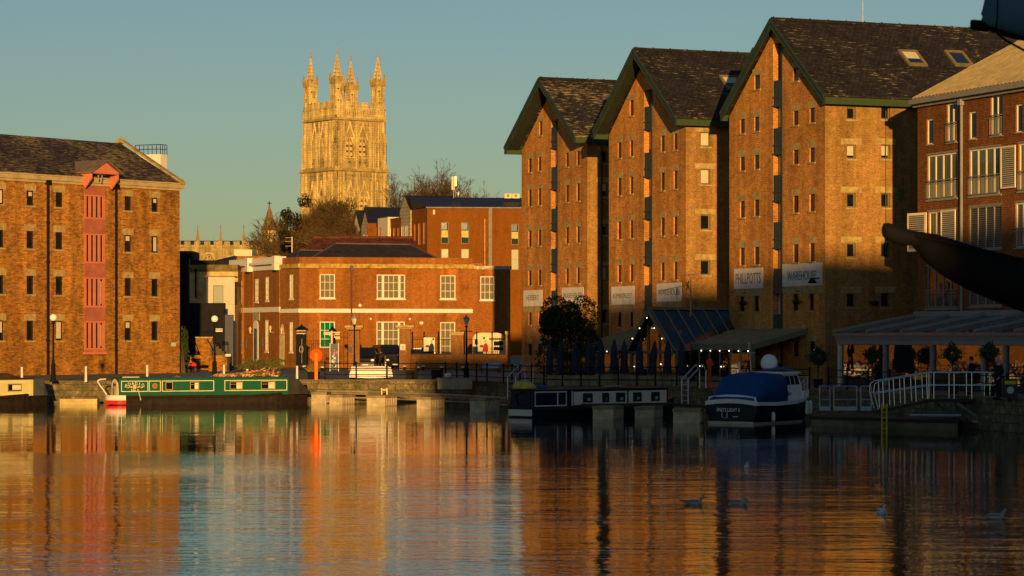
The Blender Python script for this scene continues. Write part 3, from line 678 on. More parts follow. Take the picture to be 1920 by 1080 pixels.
    for a in (-.25, LF*.55): m.fbox(fl, a, a+.8, y(506.5), y(480), .1, .66)
    m.build('entablature', WHITE, t)
    # roofs
    RS = slate('dark_house_slate', (.032, .022, .018), (.05, .035, .028), (.14, .09, .04), .4, thr=.62)
    def back(x, yp, w): a, z = ff.hit(x, yp, -w); return ff.pt(a, z, -w)
    e1, e2 = ff.pt(-.2, zp-.1, -.5), ff.pt(ff.hit(826, 500)[0], zp-.15, -.5)
    r1, r2 = back(629, 457, 6), back(770, 459, 6); k1, k2 = ff.pt(ff.hit(600, 480)[0]-2, zp-.1, -12), ff.pt(ff.hit(826, 480)[0], zp-.1, -12)
    e0 = ff.pt(ff.hit(584, 482)[0], zp-.1, -.5)
    m = MB(); m.quad(e0, e2, r2, r1); m.quad(k1, k2, r2, r1); m.poly([e0, r1, k1]); m.poly([e2, r2, k2])
    g1, g2 = back(561, 469.5, 4), back(610, 470, 4); h0 = fl.pt(.5, zp-.05, -.6); h1 = fl.pt(LF-.5, zp-.1, -.6); h2 = fl.pt(LF-2, ZA(470, 262), -6.3)
    m.poly([e1, e0, g2, g1]); m.poly([h0, e1, g1]); m.quad(h0, h1, h2, g1); m.build('roof', RS, t)
    m = MB(); m.tube(r1, r2, .12); m.tube(e0, r1, .09); m.tube(e2, r2, .09); m.tube(e1, g1, .09); m.tube(g1, g2, .09); m.build('ridge', plain('ridge_lead', (.1, .075, .06), .7), t)
    bk = MB(); bk.quad(ff.pt(L, b0), ff.pt(L, b0, -14), ff.pt(L, zc, -14), ff.pt(L, zc)); bk.quad(ff.pt(L, b0, -14), ff.pt(-4, b0, -14), ff.pt(-4, zp-.1, -14), ff.pt(L, zp-.1, -14)); bk.quad(ff.pt(LM, zc, -.3), ff.pt(L, zc, -.3), ff.pt(L, zc, -14), ff.pt(LM, zc, -14)); bk.quad(ff.pt(LM, zc, -.3), ff.pt(LM, zc, -14), ff.pt(LM, zp, -14), ff.pt(LM, zp, -.3)); bk.quad(ff.pt(0, zp-.2, -.3), ff.pt(LM, zp-.2, -.3), ff.pt(LM, zp-.2, -14), ff.pt(0, zp-.2, -14)); bk.build('rear_wall', CBF, t)
    a = ff.hit(658.5, 520)[0]; z1 = ff.hit(658, 503)[1]; m = MB(); m.path([ff.pt(a, z1, .15), ff.pt(a, 1.5, .15)], .075, 8); m.fbox(ff, a-.18, a+.18, z1-.2, z1+.25, .02, .3); m.build('downpipe', plain('purple_grey_pipe', (.09, .06, .07), .5), t)
    for x, yy in ((675, 572.5), (695, 598), (768.5, 598)):
        a, z = ff.hit(x, yy, .1); m = MB(); m.tube(ff.pt(a, z, .0), ff.pt(a, z, .16), .15 if yy < 590 else .1, None, 10); m.build('floodlight', WHITE, t)
    for x, yy in ((470, 619), (508, 617), (529, 620)):
        a, z = fl.hit(x, yy, .3); m = MB(); m.lathe(fl.pt(a, z, .35), [(.03, -.35), (.14, .1), (.16, .14), (.03, .34)], 6); m.tube(fl.pt(a, z-.3, 0), fl.pt(a, z-.3, .36), .02); m.build('wall_lantern', plain('cream_lantern', (.55, .48, .33), .5), t)
    for x, yy in ((460, 644), (490.5, 642)):
        r_ = fl.rect(x-2.5, x+2.5, yy-7, yy+7); MB().fbox(fl, *r_, .004, .04).build('name_plate', plain('grey_blue_plate', (.12, .15, .2), .5), t)
    for s, x0, x1, y0, y1, c_ in (('', 786.5, 793, 603, 608, 1),):
        r_ = ff.rect(x0, x1, y0, y1); MB().fbox(ff, *r_, .004, .1).build('alarm_box', WHITE, t)
    return ff, fl, fc
cff, cfl, cfc = brick_house()

# ---------------------------------------------------------------- cathedral tower
TS = None
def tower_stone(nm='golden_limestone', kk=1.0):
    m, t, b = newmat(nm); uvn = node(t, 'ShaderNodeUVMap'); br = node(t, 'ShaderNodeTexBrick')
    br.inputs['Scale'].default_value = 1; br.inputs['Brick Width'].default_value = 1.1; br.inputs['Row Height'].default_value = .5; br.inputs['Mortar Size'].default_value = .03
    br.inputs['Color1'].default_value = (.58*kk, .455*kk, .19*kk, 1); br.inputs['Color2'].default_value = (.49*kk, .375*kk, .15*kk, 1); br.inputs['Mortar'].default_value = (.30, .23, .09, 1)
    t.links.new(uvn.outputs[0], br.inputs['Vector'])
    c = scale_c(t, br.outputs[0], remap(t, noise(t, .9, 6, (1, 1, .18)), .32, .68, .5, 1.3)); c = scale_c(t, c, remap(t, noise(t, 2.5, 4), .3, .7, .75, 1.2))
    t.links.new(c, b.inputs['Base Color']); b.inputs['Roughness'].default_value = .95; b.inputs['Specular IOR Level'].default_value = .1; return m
TS = tower_stone(); TS2 = tower_stone('shaded_weathered_limestone', .62); TSD = plain('mossy_limestone', (.34, .25, .09), .95, var=.4, vs=.8); TDK = plain('belfry_dark', (.10, .065, .025), .9); LOUV = stripes('belfry_louvres', (.06, .04, .015), (.5, .38, .18), 1.15, .62, 1)  # TS2: darker copy of TS, with recess shade as well as weathering in its colour
def tower():
    D = 560; A_ = 12.1; C0 = Vector((XA(629.5, D), D)); uL = Vector((-.6, .8)); uR = Vector((.8, .6))
    s = F/D; zz = lambda y: CZ+(H0-y)/s
    fR = Fr(C0, uR); fL = Fr(C0, uL)
    fB = Fr.__new__(Fr)
    t = thing('cathedral_tower', 'golden limestone cathedral tower with four pinnacled corner turrets', 'church tower', (C0.x, C0.y, 0))
    cen = C0+(uL+uR)*A_/2
    faces = [(C0, uR, 1), (C0, uL, 1), (C0+uL*A_, uR, -1), (C0+uR*A_, uL, -1)]
    def fr_of(i, grow):
        o, u, k = faces[i]; oth = uL if u == uR else uR
        n = -oth*k; f_ = Fr.__new__(Fr); f_.o = o+n*grow-u*grow; f_.u = u.normalized(); f_.n = n.normalized(); f_.u3 = Vector((u.x, u.y, 0)); f_.n3 = Vector((n.x, n.y, 0)); return f_, A_+2*grow
    stages = [(0, zz(400), .55), (zz(400), zz(318), .5), (zz(318), zz(222), .05)]
    for si, (z0, z1, gr) in enumerate(stages):
        m = MB(); pn = MB(); lvs = []; md = MB()
        for i in range(4):
            fr, w = fr_of(i, gr); ops = []
            if si > 0:
                wz0, wz1 = (z0+(z1-z0)*.26, z0+(z1-z0)*.66) if si == 2 else (z0-3, z0+(z1-z0)*.42)
                wz0 = max(wz0, z0)
                ops = [(w*.215, w*.365, wz0, wz1, .6), (w*.485, w*.635, wz0, wz1, .6)] if i == 0 else [(w*.335, w*.455, wz0, wz1, .6), (w*.6, w*.72, wz0, wz1, .6)]
            wall(m, fr, [(0, z0), (w, z0), (w, z1), (0, z1)], ops, .6)
            for o in ops:
                lvs.append((fr, o))
                mid = (o[0]+o[1])/2; ww = o[1]-o[0]
                pn.fbox(fr, mid-.1, mid+.1, o[2], o[3], -.49, .02)
                # ogee hood over each light
                for sg in (-1, 1):
                    pts = [(mid+sg*ww*.62, o[3]-.6), (mid+sg*ww*.5, o[3]+.5), (mid+sg*ww*.22, o[3]+1.5), (mid, o[3]+3.2)]
                    for p, q_ in zip(pts, pts[1:]): pn.tube(fr.pt(*p, .1), fr.pt(*q_, .1), .2, None, 4)
                # spandrels that turn the rectangle into a pointed arch
                for sg in (-1, 1):
                    pn.prism([fr.pt(mid+sg*ww*.5, o[3], -.45), fr.pt(mid, o[3], -.45), fr.pt(mid+sg*ww*.3, o[3]-.75, -.45), fr.pt(mid+sg*ww*.5, o[3]-1.8, -.45)], fr.n3*.4)
            if si > 0:
                ribs = [.03, .09, .135, .18, .40, .45, .67, .71, .75, .80, .85, .91, .97] if i == 0 else [.03, .08, .13, .2, .27, .50, .56, .76, .82, .88, .94, .98]
                for k, f_ in enumerate(ribs):
                    wd = .2 if k % 2 else .3; dp = .7 if k % 2 == 0 else .4
                    pn.fbox(fr, w*f_-wd/2, w*f_+wd/2, z0+.01, z1-(z1-z0)*(.04+.2*((k*37) % 3 == 0)), -.05, dp)
                    if k % 2 == 0: pn.prism([fr.pt(w*f_-wd, z0+(z1-z0)*.55, dp+.1), fr.pt(w*f_+wd, z0+(z1-z0)*.55, dp+.1), fr.pt(w*f_, z0+(z1-z0)*.68, dp)], -fr.n3*.4)
                n = 17
                for k in range(n):
                    c_ = w*(k+.5)/n; pn.tube(fr.pt(c_, z1-1.1, -.02), fr.pt(c_, z1-1.1, .03), .16, None, 6, 1); 
                    if k % 2: pn.tube(fr.pt(c_, z1-2.1, -.02), fr.pt(c_, z1-2.1, .03), .13, None, 6, 1)
                if si == 2:
                    for k in range(9): pn.tube(fr.pt(w*(k+.5)/9, z0+1.7, .0), fr.pt(w*(k+.5)/9, z0+1.7, .04), .25, None, 5, 1)
                    pn.fbox(fr, 0, w, z0+2.55, z0+2.8, -.05, .14)
        so_ = m.build('stage_wall', TS2, t)  # wall behind the ribs is darkened to stand in for faint rib shadows
        if si: pn.build('tracery', [TS, TDK], so_); [MB().fbox(fr_, o_[0], o_[1], o_[2], o_[3], -.62, -.5).build('louvre', LOUV, so_) for fr_, o_ in lvs]
        cr = MB()
        for i in range(4):
            fr, w = fr_of(i, gr)
            if si: cr.prism([fr.pt(-.5, z1-.2, .5), fr.pt(w+.5, z1-.2, .5), fr.pt(w+.1, z1+.75, .05), fr.pt(-.1, z1+.75, .05)], -fr.n3*.4)
        if si: cr.build('string_course', TSD, so_)
    # diagonal corner buttresses
    for i in range(4):
        fr, w = fr_of(i, .05); p = fr.pt(0, 0); q_ = Vector((p.x, p.y)); dr = (q_-cen).normalized(); x = Vector((-dr.y, dr.x, 0)); d3 = Vector((dr.x, dr.y, 0))
        m = MB()
        for z0, z1, ln in ((0, zz(322), .75), (zz(318), zz(268), .5), (zz(268), zz(225), .25)):
            m.obox(p+d3*(ln/2-.2)+ZUP*(z0+z1)/2, x*.5, d3*(ln/2+.2), ZUP*(z1-z0)/2)
            m.lathe(p+d3*(ln*.6)+ZUP*z1, [(.45, 0), (.3, 1), (.03, 2.4)], 4)
        m.build('buttress', TS, t)
    # pierced parapet
    zt = zz(222); m = MB(); dk = MB()
    for i in range(4):
        fr, w = fr_of(i, .3)
        m.fbox(fr, 0, w, zt, zt+.75, -.35, 0); m.fbox(fr, 0, w, zt+2.1, zt+2.5, -.35, 0)
        n = 26
        for k in range(n+1): m.fbox(fr, w*k/n-.12, w*k/n+.12, zt+.75, zt+2.1, -.3, -.05)
        for k in range(4):
            c_ = w*(.24+.52*k/3); m.fbox(fr, c_-.75, c_+.75, zt+2.5, zt+2.62, -.3, -.02); m.fbox(fr, c_-.78, c_+.78, zt+3.5, zt+3.75, -.35, .02)
            for j in range(6): m.fbox(fr, c_-.7+1.4*j/5-.1, c_-.7+1.4*j/5+.1, zt+2.62, zt+3.5, -.3, -.05)
    m.build('parapet', TS, t)
    m = MB(); fr, w = fr_of(0, -.4); m.poly([fr.pt(0, zt+.1), fr.pt(w, zt+.1), fr.pt(w, zt+.1, -w), fr.pt(0, zt+.1, -w)]); m.build('roof', plain('lead_roof', (.2, .2, .2), .7), t)
    # turrets
    hw = .98
    for i in range(4):
        o, u, k = faces[i]; oo = [C0, C0+uL*A_, C0+uL*A_+uR*A_, C0+uR*A_][i]; c = oo+(cen-oo).normalized()*1.25
        c3 = Vector((c.x, c.y, 0)); ux, uy = Vector((uR.x, uR.y, 0)), Vector((uL.x, uL.y, 0)); zb = zt+.0; ztop = zt+8.9
        m = MB(); m.obox(c3+ZUP*(zb+1.6), ux*(hw+.12), uy*(hw+.12), ZUP*1.6)
        for sx in (-1, 1):
            for sy in (-1, 1): m.obox(c3+ux*sx*(hw-.2)+uy*sy*(hw-.2)+ZUP*(zb+5.4), ux*.26, uy*.26, ZUP*3.4)
        for z in (zb+4.75, zb+7.2): m.obox(c3+ZUP*z, ux*(hw+.1), uy*(hw+.1), ZUP*.2)
        for z0, z1 in ((zb+3.2, zb+4.55), (zb+4.95, zb+7.0)):
            for sx in (-1, 1):
                for sy in (-1, 1):
                    dx, dy = (ux, uy)
                m.obox(c3+ux*sx*(hw-.05)+ZUP*(z0+z1)/2, ux*.1, uy*.12, ZUP*(z1-z0)/2); m.obox(c3+uy*sx*(hw-.05)+ZUP*(z0+z1)/2, ux*.12, uy*.1, ZUP*(z1-z0)/2)
                for f_ in (-.42, .42):
                    m.obox(c3+ux*sx*(hw-.08)+uy*f_+ZUP*(z1-.25), ux*.09, uy*.4, ZUP*.25); m.obox(c3+uy*sx*(hw-.08)+ux*f_+ZUP*(z1-.25), ux*.4, uy*.09, ZUP*.25)
                    m.obox(c3+ux*sx*(hw-.08)+uy*f_*1.5+ZUP*(z0+z1)/2, ux*.09, uy*.14, ZUP*(z1-z0)/2)
        tu = m.build('turret', TS, t)
        m = MB(); m.obox(c3+ZUP*(zb+7.85), ux*(hw+.22), uy*(hw+.22), ZUP*.45)
        for sx in (-1, 0, 1):
            for sy in (-1, 0, 1):
                if sx or sy: m.obox(c3+ux*sx*(hw)+uy*sy*(hw)+ZUP*(zb+8.5), ux*.3, uy*.3, ZUP*.22)
        for sx in (-1, 1):
            for sy in (-1, 1): m.lathe(c3+ux*sx*(hw+.05)+uy*sy*(hw+.05)+ZUP*(zb+8.4), [(.16, 0), (.16, .9), (.03, 2.0)], 4)
        m.build('turret_parapet', TSD, tu)
        m = MB(); zs = zb+7.9; hs = 5.9
        for sx, sy in ((1, 1), (1, -1), (-1, 1), (-1, -1)): m.tube(c3+ux*sx*.72+uy*sy*.72+ZUP*zs, c3+ZUP*(zs+hs), .15, .08, 5)
        for k in range(7):
            f_ = k/7.5; r_ = .76*(1-f_); z = zs+.3+f_*hs
            for a, b_ in (((1, 1), (1, -1)), ((1, -1), (-1, -1)), ((-1, -1), (-1, 1)), ((-1, 1), (1, 1))):
                pa, pb = c3+ux*a[0]*r_+uy*a[1]*r_+ZUP*z, c3+ux*b_[0]*r_+uy*b_[1]*r_+ZUP*z
                m.tube(pa, pb, .1, None, 4); m.tube((pa+pb)/2, (pa+pb)/2*.0+c3*1.0+ZUP*(z+.62)+((pa+pb)/2-c3-ZUP*z)*.8, .08, None, 4)
                for q_ in (pa,): m.ball(q_, .13, seg=5, rings=3)
        m.lathe(c3+ZUP*(zs+.5), [(.5, 0), (.08, hs-1.2)], 4)
        m.build('spire', TS, tu)
        m = MB(); zf = zs+hs-.1; m.lathe(c3+ZUP*zf, [(.1, 0), (.28, .25), (.1, .42), (.08, .65), (.2, .8), (.05, 1.0), (.025, 2.2)], 6); m.tube(c3-ux*.2+ZUP*(zf+1.45), c3+ux*.2+ZUP*(zf+1.45), .03); m.build('finial', TSD, tu)
tower()
def nave():
    D = 470; fr = Fr((XA(325, D), D), (1, .05)); zz = lambda y: fr.hit(410, y)[1]; aa = lambda x: fr.hit(x, 470)[0]
    L = aa(515); t = thing('church_nave', 'battlemented stone church wall with thin pinnacles left of the bare trees', 'church', (XA(410, D), D, 0))
    m = MB(); wall(m, fr, [(-6, 0), (L, 0), (L, zz(463)), (-6, zz(463))], [], .5); m.fbox(fr, -6, L, zz(465), zz(463), -.3, .25)
    m.fbox(fr, -6, L, zz(463), zz(459), -.4, 0)
    per = aa(360)-aa(341.5)
    k = -1
    while k*per < L: m.fbox(fr, k*per+.2, k*per+.2+per*.62, zz(459), zz(452.5), -.4, 0); k += 1
    m.build('wall', TS2, t)
    m = MB(); m.prism([fr.pt(-6, zz(462), -1), fr.pt(L, zz(462), -1), fr.pt(L, zz(449), -6), fr.pt(-6, zz(449), -6)], -fr.n3*.2); m.build('roof', plain('blue_lead', (.03, .05, .13), .6), t)
    for x in (371, 414, 457):
        a = aa(x); m = MB(); m.fbox(fr, a-.3, a+.3, zz(497), zz(452), -.2, .4); m.lathe(fr.pt(a, zz(452), .1), [(.42, 0), (.28, .4), (.05, 2.3), (.13, 2.5), (.02, 2.9)], 4); m.build('pinnacle', TS2, t)
    for x in (354, 379, 400, 437): a = aa(x); MB().tube(fr.pt(a, zz(455), -.2), fr.pt(a, zz(441 if x != 379 else 437), -.2), .03).build('lightning_rod', STEEL, t)
    for x0, x1, y0 in ((381, 403, 476), (426, 438, 475), (342, 360, 476)):
        a0, a1 = aa(x0), aa(x1); mid = (a0+a1)/2; hw = (a1-a0)/2; zs = zz(487); zb = zz(500)
        pts = [fr.pt(mid+hw*.85*math.cos(math.pi*i/10), zs+hw*1.0*math.sin(math.pi*i/10), .03) for i in range(11)]
        m = MB(); m.prism([fr.pt(mid+hw*.85, zb, .03)]+pts+[fr.pt(mid-hw*.85, zb, .03)], -fr.n3*.02); w = m.build('window', plain('church_glass', (.03, .025, .02), .4), t)
        m = MB()
        pp_ = [fr.pt(mid+hw*math.cos(math.pi*i/10), zs+hw*1.15*math.sin(math.pi*i/10), .1) for i in range(11)]
        m.path(pp_, .22); 
        for f_ in (-.33, 0, .33): m.tube(fr.pt(mid+hw*f_, zb, .08), fr.pt(mid+hw*f_, zs+hw*.3, .08), .1)
        for f_ in (-.45, 0, .45):
            c_ = fr.pt(mid+hw*f_, zs+hw*(.45 if f_ == 0 else .3), .08); m.path([c_+fr.u3*.3*math.cos(math.pi*2*i/6)+ZUP*.38*math.sin(math.pi*2*i/6) for i in range(7)], .09)
        m.build('tracery', TS, w)
nave()
def chapel_spire():
    D = 430; x = 505; c = Vector((XA(x, D), D, 0)); z = lambda y: ZA(y, D); s = D/F; r = 16.5*s
    t = thing('stair_turret', 'small stone turret with a pointed mossy roof and cross among the bare trees', 'turret', c)
    m = MB(); m.lathe(c, [(r*.9, 0), (r*.9, z(432))], 8); m.build('wall', TS, t)
    m = MB(); m.lathe(c, [(r*1.08, z(432)), (r*.85, z(427)), (r*.5, z(412)), (r*.3, z(400)), (r*.08, z(386)), (.05, z(384))], 8); rf = m.build('roof', plain('brown_tile_spire', (.17, .11, .045), .9, var=.35, vs=2), t)
    m = MB(); m.tube(c+ZUP*z(386), c+ZUP*z(377), .07); m.tube(c+ZUP*z(381)-Vector((.35, 0, 0)), c+ZUP*z(381)+Vector((.35, 0, 0)), .07); m.build('cross', BLACK, rf)
chapel_spire()
for x, y0, y1, lab in ((785.5, 371, 352, 'little crocketed stone pinnacle poking above the long dark roof'), (878.5, 371, 363, 'tiny stone pinnacle tip above the middle of the long dark roof')):
    D = 540; c = Vector((XA(x, D), D, 0)); t = thing('stone_pinnacle', lab, 'pinnacle', c, 'pinnacles beyond the dark roof'); z0, z1 = ZA(y0+10, D), ZA(y1, D)
    m = MB(); m.lathe(c, [(1.2, 0), (1.2, z0-1)], 6); m.build('shaft', TS, t)
    m = MB(); h = z1-z0; m.lathe(c+ZUP*z0, [(.5, 0), (.5, h*.3), (.7, h*.4), (.25, h*.5), (.55, h*.62), (.2, h*.72), (.3, h*.82), (.03, h)], 6); m.build('finial', TSD, t)
# red tiled roof behind the house
def tiled():
    D = 290; f = Fr((XA(575, D), D), (1, 0.03)); t = thing('tiled_house', 'low house with a red clay tile roof behind the slate hipped roof', 'house', (XA(650, D), D, 1.4))
    a1 = f.hit(790, 460)[0]; z0 = f.hit(640, 475)[1]; z1 = f.hit(640, 446, -5)[1]; x0 = f.hit(590, 446, -5)[0]
    m = MB(); m.quad(f.pt(0, 1.3), f.pt(a1, 1.3), f.pt(a1, z0), f.pt(0, z0)); m.quad(f.pt(0, 1.3), f.pt(0, 1.3, -10), f.pt(0, z0, -10), f.pt(0, z0)); m.quad(f.pt(a1, 1.3), f.pt(a1, 1.3, -10), f.pt(a1, z0, -10), f.pt(a1, z0)); m.quad(f.pt(0, 1.3, -10), f.pt(a1, 1.3, -10), f.pt(a1, z0, -10), f.pt(0, z0, -10)); m.build('wall', CBF, t)
    m = MB(); m.quad(f.pt(-.3, z0-.1, .3), f.pt(a1, z0-.1, .3), f.pt(a1-1, z1, -5), f.pt(x0, z1, -5)); m.poly([f.pt(-.3, z0-.1, .3), f.pt(x0, z1, -5), f.pt(-.3, z0-.1, -10.3)]); m.quad(f.pt(-.3, z0-.1, -10.3), f.pt(a1, z0-.1, -10.3), f.pt(a1-1, z1, -5), f.pt(x0, z1, -5)); m.poly([f.pt(a1, z0-.1, .3), f.pt(a1-1, z1, -5), f.pt(a1, z0-.1, -10.3)]); ro = m.build('roof', RED_T, t)
    m = MB(); m.tube(f.pt(x0, z1+.05, -5), f.pt(a1-1, z1+.05, -5), .15); m.build('ridge_tiles', RED_T, ro)
tiled()
# long brick building with gabled bays and dark standing seam roof
MBK = brick('smooth_red_brick', (.21, .07, .006), (.185, .06, .005), (.20, .075, .01), stain=.1)
SEAM = stripes('dark_standing_seam', (.012, .013, .017), (.024, .025, .032), .45, .08, 0, .5, .1)
GTILE = brick('pale_grey_tile_gable', (.40, .33, .23), (.36, .30, .2), (.2, .17, .12), bw=.9, rh=.6, ms=.04, stain=.1)
CREAM = plain('cream_render', (.62, .54, .36), .85, var=.06)
def modern():
    D = 425; c = Vector((XA(801, D), D)); ff = Fr(c, (1, .08)); fs = Fr(c, (-.36, .93))
    L = ff.hit(1000, 420)[0]; ze = ff.hit(880, 390)[1]; t = thing('brick_office', 'long modern red brick building with dark metal roof beside the left warehouse gable', 'building', (c.x, c.y, 1.4))
    ws = [(827, 841, 416.5, 457), (864.5, 879.5, 417, 457), (958.5, 972.5, 420, 459), (827, 841, 466.5, 484), (864.5, 879.5, 466.5, 485), (958.5, 972.5, 467.5, 506)]
    ops = [ff.rect(*w) for w in ws]
    m = MB(); wall(m, ff, [(0, 1.2), (L, 1.2), (L, ze), (0, ze)], ops, .1); m.build('front_wall', MBK, t)
    FRM = plain('grey_window_frame', (.16, .15, .13), .5)
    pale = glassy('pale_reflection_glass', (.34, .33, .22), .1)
    for k, o in enumerate(ops):
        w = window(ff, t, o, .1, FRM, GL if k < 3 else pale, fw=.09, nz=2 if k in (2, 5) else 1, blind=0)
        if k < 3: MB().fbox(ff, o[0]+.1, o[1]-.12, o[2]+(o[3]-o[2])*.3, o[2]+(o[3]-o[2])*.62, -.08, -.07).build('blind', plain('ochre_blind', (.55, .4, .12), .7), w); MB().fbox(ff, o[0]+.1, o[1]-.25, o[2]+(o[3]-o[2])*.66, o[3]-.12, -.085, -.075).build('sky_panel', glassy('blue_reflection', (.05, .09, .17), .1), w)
    a0, a1 = ff.hit(916, 440)[0], ff.hit(922.5, 440)[0]; m = MB(); m.fbox(ff, a0, a1, 1.4, ze, .004, .12); m.fbox(ff, a0+.05, a1-.05, ze-.4, ze+.1, .12, .3); m.build('downpipe', FRM, t)
    a = ff.hit(909, 440)[0]; m = MB(); m.fbox(ff, a-.05, a+.06, 1.4, ff.hit(909, 410)[1], .004, .03); m.build('expansion_joint', plain('pink_joint', (.6, .3, .15), .8), t)
    r_ = ff.rect(812, 815.5, 393.5, 402); MB().fbox(ff, *r_, .004, .06).build('vent', CREAM, t)
    # side with windows
    LS = 6.0
    sw = [fs.rect(776, 779.5, 420, 452), fs.rect(784, 788.5, 418.5, 459), fs.rect(793, 797.5, 417, 458)]
    LS = fs.hit(772, 440)[0]
    m = MB(); wall(m, fs, [(0, 1.2), (LS, 1.2), (LS, ze), (0, ze)], sw, .1); m.build('side_wall', MBK, t)
    for o in sw: window(fs, t, o, .08, plain('copper_frame', (.45, .16, .04), .6), plain('copper_pane', (.5, .2, .06), .4), fw=.1)
    # gable bay beyond it
    zb = ze+.0; g0, g1 = LS, fs.hit(752.5, 440)[0]; gm = g0+(g1-g0)*.55; zpk = fs.hit(762, 367.5)[1]; ov = .25
    m = MB(); gw = [fs.rect(755.5, 760, 424, 449), fs.rect(763, 767.5, 423, 448.5)]
    fsg = fs.shift(ov); wall(m, fsg, [(g0, 1.2), (g1, 1.2), (g1, zb), (gm, zpk), (g0, zb)], gw, .1); m.quad(fs.pt(g0, 1.2), fsg.pt(g0, 1.2), fsg.pt(g0, zb), fs.pt(g0, zb)); m.build('gable_wall', GTILE, t)
    for o in gw: window(fsg, t, o, .04, CREAM, plain('cream_pane', (.6, .52, .36), .4), fw=.1)
    # roof
    zr = ff.hit(880, 370.5, -6.3)[1]; rl = ff.hit(767, 370, -6.3)[0]
    m = MB(); m.quad(ff.pt(-.1, ze+.1, .25), ff.pt(L, ze+.1, .25), ff.pt(L, zr, -6.3), ff.pt(rl, zr, -6.3)); m.quad(ff.pt(rl, zr, -6.3), ff.pt(L, zr, -6.3), ff.pt(L, ze, -17), ff.pt(rl, ze, -17))
    m.quad(fs.pt(g0, zb+.05, .3), fs.pt(gm, zpk+.12, .3), fs.pt(gm, zpk+.12, -8), fs.pt(g0, zb+.05, -8)); m.quad(fs.pt(g1, zb, .3), fs.pt(gm, zpk+.12, .3), fs.pt(gm, zpk+.12, -8), fs.pt(g1, zb, -8)); m.poly([ff.pt(-.1, ze+.1, .25), ff.pt(rl, zr, -6.3), fs.pt(g0, zb+.1, 0)])
    rf = m.build('roof', SEAM, t); m = MB(); m.fbox(ff, -.2, L, ze-.05, ze+.14, -.05, .34); m.build('gutter', FRM, rf)
    m = MB(); m.quad(ff.pt(L, 1.2), ff.pt(L, 1.2, -14), ff.pt(L, ze, -14), ff.pt(L, ze)); m.quad(ff.pt(L, 1.2, -14), fs.pt(g1, 1.2, -12), fs.pt(g1, ze, -12), ff.pt(L, ze, -14)); m.build('rear_wall', MBK, t)
    m = MB(); b = fs.pt(g1, 1.2); m.quad(b, fs.pt(g1, 1.2, -12), fs.pt(g1, zb, -12), fs.pt(g1, zb)); m.build('bay_wall', MBK, t)
    # rooftop plant and antenna
    ac = thing('air_conditioner', 'cream air conditioning unit on the dark roof beside the gabled warehouse', 'air conditioner', ff.pt(ff.hit(960, 370, -4)[0], zr, -4))
    for k, (x0, x1) in enumerate(((946, 959), (960.5, 974))):
        a0, a1 = ff.hit(x0, 370, -4)[0], ff.hit(x1, 370, -4)[0]; m = MB(); m.fbox(ff, a0, a1, zr-.2, zr+.55, -4.6, -4.0); u_ = m.build('casing', CREAM, ac); mc = (a0+a1)/2
        m = MB(); m.tube(ff.pt(mc, zr+.22, -4.0), ff.pt(mc, zr+.22, -3.96), .24, None, 12); m.build('fan_grille', plain('grille_grey', (.2, .18, .14), .6), u_)
    an = ff.hit(851, 370, -4)[0]; at = thing('mobile_mast', 'grey mobile phone antenna cluster on the dark roof ridge', 'antenna', ff.pt(an, zr, -4.4)); pz = lambda y: ff.hit(851, y, -4.4)[1]
    m = MB(); m.tube(ff.pt(an, zr-.2, -4.4), ff.pt(an, pz(332), -4.4), .06); m.path([ff.pt(an+.1, pz(358), -4.4), ff.pt(an+.6, pz(362), -4.4), ff.pt(an+.8, zr, -4.4)], .05); m.tube(ff.pt(an+.4, pz(360), -4.4), ff.pt(an+.2, zr, -4.4), .05); m.build('pole', STEEL, at)
    for dx, dd in ((-.22, 0), (.28, .15), (.05, -.35)):
        m = MB(); m.fbox(ff, an+dx-.13, an+dx+.13, pz(356 if dx < .2 else 349), pz(331), -4.4+dd+.1, -4.4+dd+.24); m.build('panel_antenna', CREAM if dx < .1 else STEEL, at)
    m = MB(); m.fbox(ff, an+.65, an+.85, pz(366), pz(360), -4.4, -4.2); m.build('junction_box', WHITE, at)
modern()
def row_house(i, pk, xl, xr, yl, colr, lab, D):
    # a small gabled dwelling: pale gable towards us with a dark pitched roof
    c = Vector((XA(xr, D), D)); fs = Fr(c, (-.36, .93)); g1 = fs.hit(xl, 420)[0]; zb = fs.hit(xr, yl)[1]; gm = fs.hit(pk[0], pk[1])[0]; zp = fs.hit(*pk)[1]
    t = thing('gabled_house', lab, 'house', (c.x, c.y, 1.4), 'gabled houses beyond the slate roof')
    wins = [fs.rect(xl+(xr-xl)*f_-1.7, xl+(xr-xl)*f_+1.7, 440, 452) for f_ in (.32, .72)]
    m = MB(); wall(m, fs, [(0, 1.2), (g1, 1.2), (g1, zb), (gm, zp), (0, zb)], wins, .1); m.quad(fs.pt(0, 1.2), fs.pt(0, 1.2, -9), fs.pt(0, zb, -9), fs.pt(0, zb)); m.quad(fs.pt(g1, 1.2), fs.pt(g1, 1.2, -9), fs.pt(g1, zb, -9), fs.pt(g1, zb)); m.build('wall', colr, t)
    for o in wins: window(fs, t, o, .05, CREAM, BLIND, fw=.1)
    m = MB(); m.prism([fs.pt(-.15, zb-.1, .3), fs.pt(gm, zp+.1, .3), fs.pt(gm, zp+.1, -14), fs.pt(-.15, zb-.1, -14)], ZUP*.1); m.prism([fs.pt(g1+.15, zb-.1, .3), fs.pt(gm, zp+.1, .3), fs.pt(gm, zp+.1, -14), fs.pt(g1+.15, zb-.1, -14)], ZUP*.1); m.build('roof', SEAM, t)
row_house(0, (686, 390), 677.5, 694, 424, GTILE, 'grey tiled gable of a dark roofed house, larger of the two gables', 455)
row_house(1, (669, 396), 661.5, 677, 427, CREAM, 'cream gabled house end farthest left in the row beyond the slate roof', 468)
